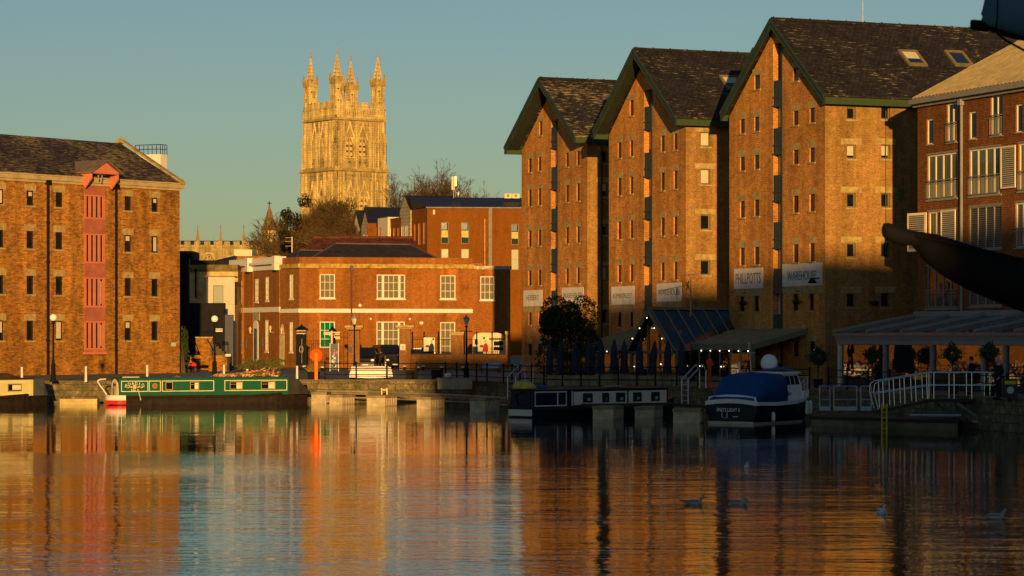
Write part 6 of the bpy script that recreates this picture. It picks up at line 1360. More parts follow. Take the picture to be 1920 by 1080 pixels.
def dark_boat():
    HUL = plain('black_blue_hull', (.008, .01, .016), .35, var=.3); p0 = P(1001, 780, 142.0); p1 = P(1288, 770, 150)
    t, f, L, bm_ = narrowboat('dark narrowboat with white window panels and a yellow cover on its roof', p0, p1, HUL, zt=.54, bow=.95, st=.95); aa = lambda x: f.hit(x, 745, -.18)[0]
    ROOF = plain('maroon_roof', (.05, .015, .015), .6); NAVY = plain('navy_panel', (.008, .014, .035), .4); WP = plain('off_white_panel', (.62, .58, .48), .6, var=.08)
    a0, a1 = .12, aa(1252); c = cabin(t, f, a0, a1, bm_, .5, 1.44, NAVY, ROOF, tum=.0); o = -.155
    m = MB(); frame_line(m, f, (max(.2, aa(1001)), aa(1062), .58, 1.39), .07, o); m.fbox(f, aa(1045)-.04, aa(1045)+.04, .65, 1.32, o, o+.011); m.build('white_frame', WP, c)
    pn = MB().fbox(f, aa(1075), aa(1175), .62, 1.34, o, o+.012).build('window_panel', WP, c); pn2 = MB().fbox(f, aa(1178), aa(1249), .62, 1.34, o, o+.012).build('window_panel', WP, c); MB().fbox(f, aa(1071), aa(1073.5), .58, 1.37, o, o+.01).build('door_edge', WP, c)
    for x0, x1, par in ((1092, 1110, pn), (1128, 1141, pn), (1154, 1171, pn), (1186, 1202, pn2), (1220, 1236, pn2)):
        r_ = (aa(x0), aa(x1), .74, 1.25); MB().fbox(f, *r_, o+.013, o+.03).build('window', plain('dark_window_frame', (.02, .022, .02), .5), par); MB().fbox(f, r_[0]+.3, r_[1]-.15, r_[2]+.1, r_[3]-.25, o+.031, o+.034).build('curtain', plain('grey_curtain', (.3, .32, .3), .7), par)
    m = MB(); cu = lambda z: [f.pt(-.03-.02*math.sin(math.pi*k/6), z, -.12-(bm_-.24)*k/6) for k in range(7)]; m.loft([cu(.08), cu(.42)], False, cap=False); m.build('counter_panel', WP, t)
    MB().path([f.pt(-.1, .62, -1.05), f.pt(-.35, 1.15, -1.05), f.pt(.3, 1.4, -1.05)], .04).build('tiller', BLACK, t)
    tp = thing('tarpaulin', 'yellow green tarpaulin bundle on the roof of the dark narrowboat', 'tarpaulin', f.pt(aa(1000), 1.53, -1)); m = MB(); rn = random.Random(3); m.ball(f.pt(aa(1000), 1.53, -.9), .55, (1.2, 1.0, .8), 14, 9); m.v = [v+Vector((rn.gauss(0, .035), rn.gauss(0, .035), rn.gauss(0, .035))) if v.z > 1.54 else Vector((v.x, v.y, 1.53)) for v in m.v]; m.build('sheet', plain('yellow_green_sheet', (.45, .40, .07), .6, var=.35, vs=3), tp, smooth=True)
    m = MB(); m.ball(f.pt(aa(1032), 1.6, -.9), .22, (1.6, 1, .6)); tb_ = tag(m.build('blue_bag', plain('blue_bag', (.02, .08, .3), .6), None), 'small blue bundle beside the yellow tarpaulin on the dark narrowboat', 'bag')
    m = MB(); m.fbox(f, aa(1150), aa(1178), 1.575, 1.63, -.9, -.5); tag(m.build('roof_board', plain('grey_board', (.3, .3, .3), .6), None), 'pale plank lying on the roof of the dark narrowboat', 'plank')
dark_boat()
def launch():
    O = Vector((10.85, 132.0, 0)); ax = Vector((.58, .815, 0)).normalized(); cr = Vector((ax.y, -ax.x, 0)); L = 7.7
    def Q(s, w, z): return O+ax*s+cr*w+ZUP*z
    t = thing('motor_launch', 'dark blue motor launch with a bright blue canopy, white wheelhouse and radar dome', 'boat', O); NV = plain('launch_navy', (.005, .008, .015), .45, var=.1, spec=.25)
    st = [(0, 1.45, .98, -.0), (2, 1.52, .95, 0), (4, 1.42, 1.0, 0), (5.5, 1.1, 1.13, 0), (6.8, .55, 1.30, 0), (7.7, .04, 1.45, 0)]
    ring = lambda s, h, z: [Q(s, h, z), Q(s, h*.96, z*.5), Q(s-(.0 if s < 5 else .35*(s-5)/2.7), h*.86, .12), Q(s-(.0 if s < 5 else .5*(s-5)/2.7), h*.5, -.4), Q(s-(.0 if s < 5 else .5*(s-5)/2.7), -h*.5, -.4), Q(s-(.0 if s < 5 else .35*(s-5)/2.7), -h*.86, .12), Q(s, -h*.96, z*.5), Q(s, -h, z)]
    m = MB(); m.loft([ring(s, h, z) for s, h, z, _ in st]); hull = m.build('hull', NV, t, smooth=False)
    gm = MB()
    for sg in (-1, 1):
        gm.loft([[Q(s, sg*(h+.05), z-.06), Q(s, sg*(h+.05), z+.1), Q(s, sg*(h-.12), z+.12), Q(s, sg*(h-.12), z-.02)] for s, h, z, _ in st])
    tr = [(w, 1.0+.12*(1-(w/1.45)**2)) for w in [1.45*(k/6-1) for k in range(13)]]
    gm.loft([[Q(-.06, w, z-.09), Q(-.06, w, z+.12), Q(.12, w, z+.14), Q(.12, w, z-.05)] for w, z in tr]); gm.build('gunwale', WHITE, t)
    m = MB(); m.loft([[Q(-.01, w, .5), Q(-.01, w, z-.08), Q(.12, w, z-.08), Q(.12, w, .5)] for w, z in tr]); m.build('transom', NV, t)
    m = MB(); m.loft([[Q(.06, w*.93, z+.13), Q(.06, w*.93, z+.33), Q(.14, w*.93, z+.33), Q(.14, w*.93, z+.13)] for w, z in tr]); m.build('transom_rail', plain('white_gelcoat', (.7, .72, .72), .3, var=.08), t)
    m = MB(); m.fbox(Fr(Q(-.02, -1.3, 0), (cr.x, cr.y)), 0, 2.6, -.1, .12, 0, .04); m.loft([[Q(s, h*.865+.02, -.02), Q(s, h*.865+.035, .09)] for s, h, z, _ in st[:4]], False, cap=False); m.build('boot_stripe', plain('pale_waterline', (.38, .33, .25), .6), t)
    text_obj("ENO'S LIGHT II", 'lettering', plain('white_lettering', (.75, .76, .78), .5, var=0), hull, Q(-.03, -.8, .60), cr, ZUP, .19, 1.3, thick=.004)
    m = MB(); m.fbox(Fr(Q(-.03, .12, 0), (cr.x, cr.y)), 0, .3, .34, .39, 0, .03); m.build('vent', STEEL, t)
    m = MB(); m.path([Q(-.05, -.5, .6), Q(-.05, -.5, .3), Q(-.05, -.2, .3), Q(-.05, -.2, .6)], .02); m.build('boarding_ladder', STEEL, t)
    # canopy
    BL = plain('royal_blue_canvas', (.008, .06, .18), .75, var=.18, vs=4); rn = random.Random(5); arcs = []
    for s, hw, zt_, zb in ((.0, 1.3, 1.30, 1.16), (.35, 1.36, 1.5, 1.12), (.8, 1.40, 1.98, 1.08), (1.15, 1.42, 2.42, 1.06), (1.9, 1.42, 2.52, 1.05), (2.6, 1.40, 2.52, 1.03), (3.25, 1.38, 2.5, 1.0)):
        arc = []
        for k in range(13):
            th = math.pi*k/12; w = math.cos(th); w = math.copysign(abs(w)**.42, w); z = zb+(zt_-zb)*(math.sin(th)**.45 if 0 < k < 12 else 0); arc.append(Q(s+rn.gauss(0, .025), hw*w+rn.gauss(0, .012), z+rn.gauss(0, .018)))
        arcs.append(arc)
    m = MB(); m.loft(arcs); m.build('canopy', BL, t, smooth=True)
    # wheelhouse
    m = MB(); m.loft([[Q(s, 1.2, .95), Q(s, 1.16, 1.85), Q(s2, 1.04, 2.46), Q(s2, -1.04, 2.46), Q(s, -1.16, 1.85), Q(s, -1.2, .95)] for s, s2 in ((3.2, 3.2), (4.5, 4.5), (5.05, 4.75))]); wh = m.build('wheelhouse', plain('white_gelcoat', (.7, .72, .72), .3), t)
    m = MB(); m.loft([[Q(s, 1.15, 2.46), Q(s, 1.12, 2.54), Q(s, -1.12, 2.54), Q(s, -1.15, 2.46)] for s in (3.1, 4.95)]); m.build('roof', plain('white_gelcoat', (.7, .72, .72), .3), wh)
    for s0, s1 in ((3.4, 3.85), (3.93, 4.3), (4.38, 4.8)):
        m = MB(); m.poly([Q(s0, 1.155, 1.9), Q(s1, 1.155, 1.9), Q(s1-.08 if s1 > 4.5 else s1, 1.065, 2.36), Q(s0, 1.065, 2.36)]); m.v = [v+cr*.012 for v in m.v]; m.prism([v for v in m.v], cr*.004); m.build('window', GL, wh)
    m = MB(); m.lathe(Q(3.5, 1.185, 1.45), [(.15, 0), (.15, .012), (.08, .012)], 14, ax=cr); m.obox(Q(3.8, 1.185, 1.47), ax*.13, cr*.012, ZUP*.03); m.obox(Q(3.8, 1.185, 1.38), ax*.11, cr*.012, ZUP*.025); m.build('emblem', plain('emblem_blue', (.03, .10, .28), .5), wh)
    m = MB(); m.ball(Q(3.75, .0, 2.98), .43, (1, 1, 1.05), 18, 12); m.v = [v if v.z > 2.75 else Vector((v.x, v.y, 2.75-(2.75-v.z)*.4)) for v in m.v]; m.build('radar_dome', plain('dome_white', (.72, .72, .72), .5, var=.1, vs=6), t, smooth=True)
    m = MB(); m.lathe(Q(3.75, 0, 2.58), [(.3, 0), (.3, .12)], 12); m.obox(Q(4.1, .2, 2.66), ax*.6, cr*.5, ZUP*.02); m.obox(Q(4.3, .55, 2.72), ax*.5, cr*.25, ZUP*.07); m.build('dome_base', plain('blue_locker', (.03, .10, .25), .6), t)
    m = MB(); m.tube(Q(2.9, -.55, 2.5), Q(2.75, -.6, 4.05), .03); m.tube(Q(2.8, -.95, 3.5), Q(2.8, -.25, 3.5), .02); m.build('mast', STEEL, t); MB().tube(Q(1.3, -.3, 2.5), Q(1.3, -.3, 3.05), .05).build('light_pole', WHITE, t)
    m = MB(); rl = [Q(4.95, 1.2, 1.9), Q(5.6, 1.0, 2.15), Q(6.7, .55, 2.22), Q(7.6, .12, 2.24), Q(7.75, 0, 2.24), Q(7.6, -.12, 2.24), Q(6.7, -.55, 2.22), Q(5.6, -1.0, 2.15)]; m.path(rl, .025); m.path([p-ZUP*.3 for p in rl[1:-1]], .02)
    for p, z in ((rl[1], 1.1), (rl[2], 1.25), (rl[4], 1.4), (rl[6], 1.25), (rl[7], 1.1)): m.tube(p, (p.x, p.y, z), .025)
    m.build('pulpit', STEEL, t)
    m = MB(); m.loft([[Q(s, h*.9, z-.02), Q(s, 0, z+.12), Q(s, -h*.9, z-.02)] for s, h, z in ((4.9, 1.25, 1.07), (6, .9, 1.18), (7.4, .18, 1.4))], False, cap=False); m.build('foredeck', plain('white_gelcoat', (.7, .72, .72), .3), t)
    m = MB(); m.lathe(Q(5.6, .35, 1.2), [(.12, 0), (.14, .05), (.14, .45), (.06, .5)], 10); m.build('deck_vent', STEEL, t)
    for s, w, h in ((1.45, 1.56, .5), (5.3, 1.32, .75), (6.0, 1.12, .75)):
        zb = .15 if s < 3 else .42; m = MB(); m.lathe(Q(s, w, zb), [(.03, -.06), (.09, .0), (.1, .1), (.1, h*.72), (.06, h*.82), (.03, h*.88)], 10); fo = m.build('fender', plain('fender_white', (.66, .62, .52), .5, var=.15), t); MB().tube(Q(s, w, zb+h*.85), Q(s, w-.06, 1.1), .012).build('fender_rope', BLACK, fo)
launch()
# ---------------------------------------------------------------- pontoons and jetties
PC = plain('pontoon_concrete', (.42, .35, .22), .9, var=.25, vs=2); PS = stripes('pontoon_fender_slats', (.14, .11, .07), (.4, .34, .22), .3, .6, 0)
def pontoon(x0, xm, x1, y0, y1, d, lab):
    w0 = XA(x0, d); wm = XA(xm, d); w1 = XA(x1, d); z1 = ZA(y0, d); L = 3.0; t = thing('pontoon', lab, 'pontoon', ((w0+w1)/2, d, 0), 'concrete pontoon floats'); dy = .25
    sd_ = Vector((.96, .28, 0)); A = Vector((w0, d+.4, 0)); B = Vector((wm, d, 0)); C_ = Vector((w1, d+1.6, 0)); E = A+(C_-B)
    m = MB(); m.prism([(*p[:2], -.5) for p in (A, B, C_, E)], ZUP*(z1-.18+.5)); m.build('float', PC, t)
    n = 5; o = Vector((C_-B)).cross(ZUP).normalized()
    for k in range(n): p = B+(C_-B)*((k+.5)/n); MB().tube((p.x+o.x*.03, p.y+o.y*.03, .05), (p.x+o.x*.03, p.y+o.y*.03, z1-.2), .06, None, 4).build('fender_strip', plain('grey_timber_strip', (.3, .25, .16), .9), t)
    m = MB(); cen = (A+C_)/2; m.prism([(*(cen+(p-cen)*1.06)[:2], z1-.175) for p in (A, B, C_, E)], ZUP*.16); m.build('deck', plain('weathered_deck', (.24, .19, .11), .9, var=.3), t)
for a in ((583, 612, 617, 735, 752, 172.5, 'sunlit pontoon float just right of the green narrowboat bow'), (617, 642, 662, 740, 755, 170.5, 'sunlit pontoon float below the gap in the quay railing'), (687, 722, 742, 741, 759, 166, 'pontoon float at the edge of the sunlight under the white dinghy'), (781, 808, 832, 744, 765, 160, 'shaded pontoon float left of the plank jetty'), (881, 910, 936, 746, 771, 153, 'shaded pontoon float just left of the dark narrowboat'), (1112, 1150, 1171, 761, 785, 139.5, 'grey pontoon float in front of the middle of the dark narrowboat'), (1191, 1226, 1245, 762, 782, 142, 'grey pontoon float near the bow of the dark narrowboat'), (1263, 1312, 1322, 766, 794, 132.5, 'pale pontoon float between the dark narrowboat and the blue launch')):
    pontoon(*a)
def jetty():
    t = thing('jetty', 'long narrow timber jetty linking the pontoon floats below the quay', 'jetty', P(760, 740, 172)); pts = [P(586, 734, 177), P(690, 736, 174), P(790, 738, 168), P(880, 741, 162), P(950, 744, 156)]; m = MB()
    pts = [Vector((p.x, p.y+1.2, .52)) for p in pts]
    for a, b in zip(pts, pts[1:]): m.prism([a-Vector((0, .9, 0)), b-Vector((0, .9, 0)), b+Vector((0, .9, 0)), a+Vector((0, .9, 0))], ZUP*.18)
    m.build('deck', plain('weathered_deck', (.24, .19, .11), .9), t); m = MB(); m.path([p+Vector((0, -.95, .2)) for p in pts], .07); m.path([p+Vector((0, -.9, -.2)) for p in pts], .05); m.build('edge_beam', plain('grey_timber_strip', (.3, .25, .16), .9), t)
    t = thing('jetty', 'dark timber jetty with an edge beam beyond the dark narrowboat', 'jetty', P(1200, 756, 150)); pts = [Vector((XA(x, d), d, .55)) for x, d in ((1090, 143), (1260, 146), (1330, 139.5))]; m = MB()
    for a, b in zip(pts, pts[1:]): m.prism([a-Vector((0, .6, 0)), b-Vector((0, .6, 0)), b+Vector((0, .6, 0)), a+Vector((0, .6, 0))], ZUP*.16)
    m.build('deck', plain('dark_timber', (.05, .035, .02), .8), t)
    for (x0, x1, y0, d, lab) in ((500, 582, 746, 181, 'low stone ledge behind the bow of the green narrowboat'), (112, 182, 749, 170.5, 'sunlit stone ledge between the two left narrowboats')):
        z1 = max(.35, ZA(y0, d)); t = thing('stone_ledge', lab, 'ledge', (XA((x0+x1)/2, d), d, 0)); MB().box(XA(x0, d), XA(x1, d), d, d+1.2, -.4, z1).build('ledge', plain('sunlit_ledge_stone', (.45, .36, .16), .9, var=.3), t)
    t = thing('ladder', 'little yellow ladder top on the sunlit pontoon', 'ladder', P(720, 736, 169)); m = MB(); z0, z1 = .35, ZA(727.5, 169)
    for x in (715.5, 725.5): m.tube((XA(x, 169), 169, z0), (XA(x, 169), 169, z1), .05)
    m.tube((XA(715.5, 169), 169, ZA(731, 169)), (XA(725.5, 169), 169, ZA(731, 169)), .05); m.build('rails', plain('pale_yellow_paint', (.75, .6, .25), .5), t)
    for xs, d, lab in (((952, 967), 162, 'grey tubular steps with handrails at the corner of the shaded quay'), ((1278, 1290), 151, 'bent steel ladder rails by the dark jetty'),):
        t = thing('quay_ladder', lab, 'ladder', (XA(xs[0], d), d, .5))
        for k, x in enumerate(xs): b = Vector((XA(x, d), d-.2, 0)); MB().path([b+ZUP*.5, b+ZUP*1.9, b+Vector((.85, .5, 2.75)), b+Vector((1.05, .6, 2.4)), b+Vector((1.05, .6, 1.4))], .045).build('handrail', STEEL, t)
        for k in range(4): MB().tube((XA(xs[0], d), d-.2, .7+.3*k), (XA(xs[1], d), d-.2, .7+.3*k), .025).build('rung', STEEL, t)
    t = thing('timber_locker', 'grey timber box standing out from the quay wall with a white ball beside it', 'box', P(848, 718, 171)); b = P(853, 720, 171); MB().obox(b, (1.1, 0, 0), (0, .5, 0), (0, 0, .32)).build('box', plain('grey_timber_strip', (.3, .25, .16), .9), t); MB().obox(b+ZUP*.36, (1.16, 0, 0), (0, .56, 0), (0, 0, .035)).build('lid', plain('weathered_deck', (.24, .19, .11), .9), t)
    t = tag(MB().ball(P(840, 704, 174), .22, (1.1, 1, .8)).build('buoy', plain('fender_white', (.66, .62, .52), .5), None, smooth=True), 'small white buoy on the quay edge above the timber locker', 'buoy')
jetty()
# ---------------------------------------------------------------- modern brick block at the right
def block():
    RB = brick('right_block_brick', (.30, .115, .028), (.22, .08, .02), (.10, .05, .025), stain=.18, bw=.3, rh=.1, ms=.016); TAN = stripes('tan_standing_seam', (.20, .165, .08), (.30, .25, .13), .42, .3, 0, .55); GREY = plain('grey_gutter', (.22, .22, .20), .5, var=.1); CF = plain('cream_window_frame', (.68, .62, .45), .5, var=.06)
    c = Vector((XA(1720.5, 161.5), 161.5)); f = Fr(c, (.37, -.929)); ze = f.hit(1722, 190)[1]; L = 34; t = thing('brick_block', 'modern red brick block at right with a tan ribbed roof and louvred shutters', 'building', (c.x, c.y, 1.4))
    R_ = lambda *p: f.rect(*p)
    nar = [R_(1737, 1750, 223, 271), R_(1816.8, 1831, 209, 261), R_(1904, 1917.5, 195, 248.5)]; tall = [R_(1775, 1795.5, 192.6, 267.5), R_(1857, 1880, 177, 255)]
    wide = [R_(1738, 1795, 288, 373), R_(1816.8, 1877, 277, 366), R_(1909, 1960, 266, 357), R_(1740, 1794, 395, 470), R_(1903, 1958, 378, 463), R_(1737, 1795.5, 498, 578)]; louv = [R_(1817, 1878, 386, 467), R_(1817, 1878, 492, 574)]
    ops = nar+tall+wide+louv; m = MB(); wall(m, f, [(0, 1.1), (L, 1.1), (L, ze), (0, ze)], ops, .16); m.build('wall', RB, t)
    m = MB(); m.quad(f.pt(0, 1.1), f.pt(0, 1.1, -17), f.pt(0, ze, -17), f.pt(0, ze)); m.poly([f.pt(0, ze), f.pt(0, ze, -17), f.pt(0, ze+4.4, -8.5)]); m.quad(f.pt(L, 1.1), f.pt(L, 1.1, -17), f.pt(L, ze, -17), f.pt(L, ze)); m.poly([f.pt(L, ze), f.pt(L, ze, -17), f.pt(L, ze+4.4, -8.5)]); m.quad(f.pt(0, 1.1, -17), f.pt(L, 1.1, -17), f.pt(L, ze, -17), f.pt(0, ze, -17)); m.build('rear_wall', RB, t)
    for o in nar: window(f, t, o, .14, CF, GL, fw=.09, sill=(.06, .06, GREY))
    def rail(par, o, z0, z1):
        m = MB(); a0, a1 = o[0]+.04, o[1]-.04
        for z in (z1, z1-.14, z0+.1): m.tube(f.pt(a0, z, .08), f.pt(a1, z, .08), .03)
        n = max(3, int((a1-a0)/.14))
        for k in range(n+1): m.tube(f.pt(a0+(a1-a0)*k/n, z0+.1, .08), f.pt(a0+(a1-a0)*k/n, z1-.14, .08), .012, None, 4)
        m.build('balcony_rail', GREY, par)
    for o in tall: w = window(f, t, o, .14, CF, GL, fw=.1, nx=2, sill=(.06, .06, GREY), mw=.08); rail(w, o, o[2], o[2]+(o[3]-o[2])*.5)
    sg = glassy('greenish_reflection_glass', (.10, .11, .07), .06)
    for o in wide: w = window(f, t, o, .14, CF if o[3] > 9 else GREY, sg if o[3] > 9 else GL, fw=.11, nx=4, lintel=(.1, .05, GREY), sill=(.1, .08, GREY), mw=.12); rail(w, o, o[2], o[2]+(o[3]-o[2])*.42)
    SLT = stripes('louvre_slats', (.03, .03, .03), (.35, .31, .22), .125, .55, 1); SLD = stripes('dark_louvre_slats', (.012, .012, .012), (.10, .09, .075), .125, .55, 1)
    for o in louv:
        w = window(f, t, o, .1, GREY, SLD, fw=.08, nx=4, lintel=(.1, .05, GREY), sill=(.1, .08, GREY), mw=.1, name='shuttered_window')
    def shutter(a0, a1, z0, z1, o0):
        m = MB(); m.fbox(f, a0, a0+.09, z0, z1, o0, o0+.06); m.fbox(f, a1-.09, a1, z0, z1, o0, o0+.06); m.fbox(f, a0+.09, a1-.09, z1-.1, z1, o0, o0+.058); m.fbox(f, a0+.09, a1-.09, z0, z0+.1, o0, o0+.058); s = m.build('shutter', CF, t)
        m = MB(); n = int((z1-z0-.2)/.115)
        for k in range(n): z = z0+.1+(z1-z0-.2)*(k+.5)/n; m.obox(f.pt((a0+a1)/2, z, o0+.03), f.u3*((a1-a0)/2-.09), f.n3*.03+ZUP*.02, ZUP*.012-f.n3*.012)
        m.build('slats', CF, s); MB().fbox(f, a0+.09, a1-.09, z0+.1, z1-.1, o0-.01, o0+.003).build('backing', plain('shutter_shade', (.05, .045, .035), .8), s)
    for p in ((1879.5, 1907.5, 273.5, 353, .1), (1767.5, 1795, 393.5, 470, .1)): o = R_(*p[:4]); shutter(*o, p[4])
    # one leaf swung open past the building's corner
    o = R_(1720.5, 1741, 399, 471); m = MB(); A = f.pt(o[1]-.05, 0, .1); B = f.pt(-.55, 0, .35); u = (B-A); 
    h0, h1 = o[2], o[3]; n3 = f.n3
    m.prism([A+ZUP*h0, B+ZUP*h0, B+ZUP*h1, A+ZUP*h1], n3*.05); s = m.build('shutter', CF, t); m = MB(); n = 22
    m.prism([A+u*.09+ZUP*(h0+.15)+n3*.051, A+u*.91+ZUP*(h0+.15)+n3*.051, A+u*.91+ZUP*(h1-.15)+n3*.051, A+u*.09+ZUP*(h1-.15)+n3*.051], n3*.006); m.build('slats', SLT, s)
    # roof, gutter, pipe
    m = MB(); m.prism([f.pt(-.2, ze+.05, .3), f.pt(L, ze+.05, .3), f.pt(L, ze+4.55, -8.6), f.pt(-.2, ze+4.55, -8.6)], ZUP*.12)
    r_ = m.build('roof', TAN, t); m = MB(); m.prism([f.pt(-.2, ze+.05, -17.3), f.pt(L, ze+.05, -17.3), f.pt(L, ze+4.55, -8.6), f.pt(-.2, ze+4.55, -8.6)], ZUP*.12); m.build('roof', TAN, t)
    n = int(L/.42); m = MB()
    for k in range(n): a = -.15+k*.42; m.prism([f.pt(a, ze+.16, .3), f.pt(a+.05, ze+.16, .3), f.pt(a+.05, ze+4.66, -8.6), f.pt(a, ze+4.66, -8.6)], ZUP*.06)
    m.build('standing_seams', plain('tan_seam', (.29, .24, .13), .5), r_)
    m = MB(); m.fbox(f, -.25, L, ze-.38, ze-.02, .02, .2); m.fbox(f, -.25, L, ze-.2, ze+.08, .2, .48); m.build('gutter', GREY, t)
    a = f.hit(1805.5, 400)[0]; m = MB(); m.path([f.pt(a, ze-.3, .1), f.pt(a, 1.4, .1)], .09, 8); m.fbox(f, a-.16, a+.16, ze-.65, ze-.3, .02, .3); m.build('downpipe', GREY, t)
    m = MB(); m.fbox(f, 0, L, f.hit(1760, 594)[1], f.hit(1760, 591)[1], .003, .12); m.build('flashing', GREY, t)
    return f
bf = block()
t = tag(MB().fbox(phs, *phs.rect(1684, 1690, 354, 376), .005, .12).build('alarm_box', plain('green_box', (.05, .2, .05), .5), None), 'green box on the lit side of the largest warehouse near the block corner', 'alarm box')
# ---------------------------------------------------------------- glass pavilion
GREYF = plain('pavilion_grey', (.20, .22, .23), .45, var=.1); REFL = glassy('pavilion_glass', (.012, .012, .012), .02, 2.6)
def pavilion():
    C0 = Vector((XA(1572.5, 157), 157)); f = Fr(C0, (.37, -.929)); zt = f.hit(1575, 626)[1]; zb = zt-.62; L = 27; t = thing('glass_pavilion', 'grey framed glass pavilion with a sloping glazed roof before the brick block', 'pavilion', (C0.x, C0.y, 1.4)); dep = 5.4; zr = bf.hit(1760, 594)[1]
    m = MB(); m.fbox(f, -.1, L, zb, zb+.3, -.15, .1); m.fbox(f, -.15, L, zb+.3, zt-.12, -.15, .16); m.fbox(f, -.2, L, zt-.12, zt, -.1, .3); m.build('front_beam', GREYF, t)
    m = MB(); m.prism([f.pt(-.2, zt+.005, .25), f.pt(L, zt+.005, .25), f.pt(L, zr, -dep), f.pt(-.2, zr, -dep)], ZUP*.06); m.build('roof_glass', glassy('roof_glazing', (.02, .035, .045), .06, 1.6), t)
    a = -.1
    k = 0
    while a < L:
        m = MB(); m.prism([f.pt(a-.09, zt+.07, .28), f.pt(a+.09, zt+.07, .28), f.pt(a+.09, zr+.07, -dep), f.pt(a-.09, zr+.07, -dep)], ZUP*.16); m.build('rafter', GREYF, t); a += 3.9
    m = MB(); m.fbox(f, -.2, L, zr-.05, zr+.3, -dep-.1, -dep+.25); m.build('wall_plate', GREYF, t)
    xs = [1572.5, 1659, 1747.5, 1843, 1884, 1925]
    al = [f.hit(x, 660)[0] for x in xs]; al[0] = .12
    al += [al[-1]+3, al[-1]+6]
    for i, p in enumerate(al): MB().fbox(f, p-.14, p+.14, 1.3, zb, -.2, .06).build('post', plain('pale_post', (.5, .5, .46), .5) if i == 0 else GREYF, t)
    for i, (p, q_) in enumerate(zip(al, al[1:])):
        MB().fbox(f, p+.145, q_-.145, 1.5, zb-.02, -.1, -.07).build('glass_panel', REFL, t)
    m = MB(); m.fbox(f, 0, L, 1.3, 1.5, -.12, .02); m.build('plinth', plain('dark_plinth', (.03, .03, .03), .7), t)
    g = Fr(f.pt(0, 0)[:2], -f.n); m = MB(); m.prism([f.pt(0, 1.5, -.2), f.pt(0, 1.5, -dep), f.pt(0, zr-.1, -dep), f.pt(0, zt-.2, -.2)], -f.u3*.04); m.build('side_panel', REFL, t)
    return f
pvf = pavilion()
def topiary(x, y, r, d, lab):
    c = P(x, y, d); b = Vector((c.x, c.y, 1.42)); R_ = r*d/F; t = thing('topiary_tree', lab, 'tree', b, 'standard bay trees on the terrace'); rn = random.Random(int(x)); m = MB()
    for k in range(900):
        v = Vector((rn.gauss(0, 1), rn.gauss(0, 1), rn.gauss(0, 1))).normalized()*R_*rn.uniform(.45, 1.0)*(1+.28*math.sin(rn.uniform(0, 6.3))*rn.random()); v = v*(1+.16*math.sin(5*v.x/R_+int(x))+.14*math.sin(4*v.z/R_+2)); p = c+v; d1 = Vector((rn.gauss(0, 1), rn.gauss(0, 1), rn.gauss(0, 1))).normalized()*.085; d2 = d1.orthogonal().normalized()*.045; m.quad(p-d1, p-d2, p+d1, p+d2)
    m.build('crown', plain('bay_leaf', (.035, .055, .018), .6, var=.4, vs=4), t); m = MB(); m.tube(b, c, .045, .035); m.build('trunk', BARK2, t); m = MB(); m.loft([[b+Vector((sx*k, sy*k, z)) for sx, sy in ((-1, -1), (1, -1), (1, 1), (-1, 1))] for k, z in ((.2, 0), (.26, .5))]); m.build('tub', BLACK, t)
topiary(1534, 668, 20, 152, 'bay tree standard left of the pavilion corner post'); topiary(1635, 665, 17, 141, 'bay tree standard before the first pavilion bay'); topiary(1786, 663, 20, 133, 'bay tree standard between the second and third pavilion posts'); topiary(1855, 660, 20, 129, 'bay tree standard beside the grey haired person')
# ---------------------------------------------------------------- waterside conservatory bar
OLV = plain('olive_frame', (.14, .15, .09), .6, var=.12); CAN = stripes('ribbed_canopy_sheet', (.12, .12, .065), (.24, .24, .14), .35, .25, 0, .7); BARG = glassy('bar_glass', (.014, .012, .01), .02, 2.4)
TURN = 1
def turned_pane(fr, a0, a1, z0, z1, o, ang=9):  # panes turned off the frame on purpose, to reflect the sunlit warehouse
    c = (a0+a1)/2; h = (a1-a0)/2; k = math.radians(ang); u = fr.u3*math.cos(k)+fr.n3*math.sin(k)*TURN; n = fr.n3*math.cos(k)-fr.u3*math.sin(k)*TURN
    return MB().obox(fr.pt(c, (z0+z1)/2, o), u*h, n*.012, ZUP*(z1-z0)/2)
def canopy(gf_, a0, a1, z_f, z_b, dep, lab, posts):
    t = thing('canopy', lab, 'canopy', gf_.pt((a0+a1)/2, 1.4, dep/2), 'ribbed canopies of the waterside bar')
    m = MB(); m.prism([gf_.pt(a0, z_b, .02), gf_.pt(a1, z_b, .02), gf_.pt(a1, z_f, dep), gf_.pt(a0, z_f, dep)], ZUP*.08); ro = m.build('roof', CAN, t)
    n = int((a1-a0)/.5); m = MB()
    for k in range(n+1): a = a0+(a1-a0-.05)*k/n; m.prism([gf_.pt(a, z_b+.085, .02), gf_.pt(a+.05, z_b+.085, .02), gf_.pt(a+.05, z_f+.085, dep), gf_.pt(a, z_f+.085, dep)], ZUP*.04)
    m.build('roof_ribs', plain('canopy_rib', (.26, .26, .16), .7), ro)
    m = MB(); m.fbox(gf_, a0-.05, a1+.05, z_f-.28, z_f+.1, dep-.05, dep+.12); m.build('fascia', OLV, t); m = MB(); m.prism([gf_.pt(a0, z_b-.25, .02), gf_.pt(a0, z_b+.1, .02), gf_.pt(a0, z_f+.1, dep), gf_.pt(a0, z_f-.25, dep)], -gf_.u3*.08); m.build('end_fascia', OLV, t)
    for k in range(posts+1):
        a = a0+.15+(a1-a0-.3)*k/posts; MB().fbox(gf_, a-.1, a+.1, 1.4, z_f-.28, dep-.22, dep-.02).build('post', OLV, t)
        if k < posts:
            b = a0+.15+(a1-a0-.3)*(k+1)/posts; turned_pane(gf_, a+.11, b-.11, 1.75, z_f-.5, dep-.13).build('glass_panel', BARG, t); MB().fbox(gf_, a+.1, b-.1, 1.4, 1.75, dep-.16, dep-.08).build('kick_panel', OLV, t)
    return t
pf = phf
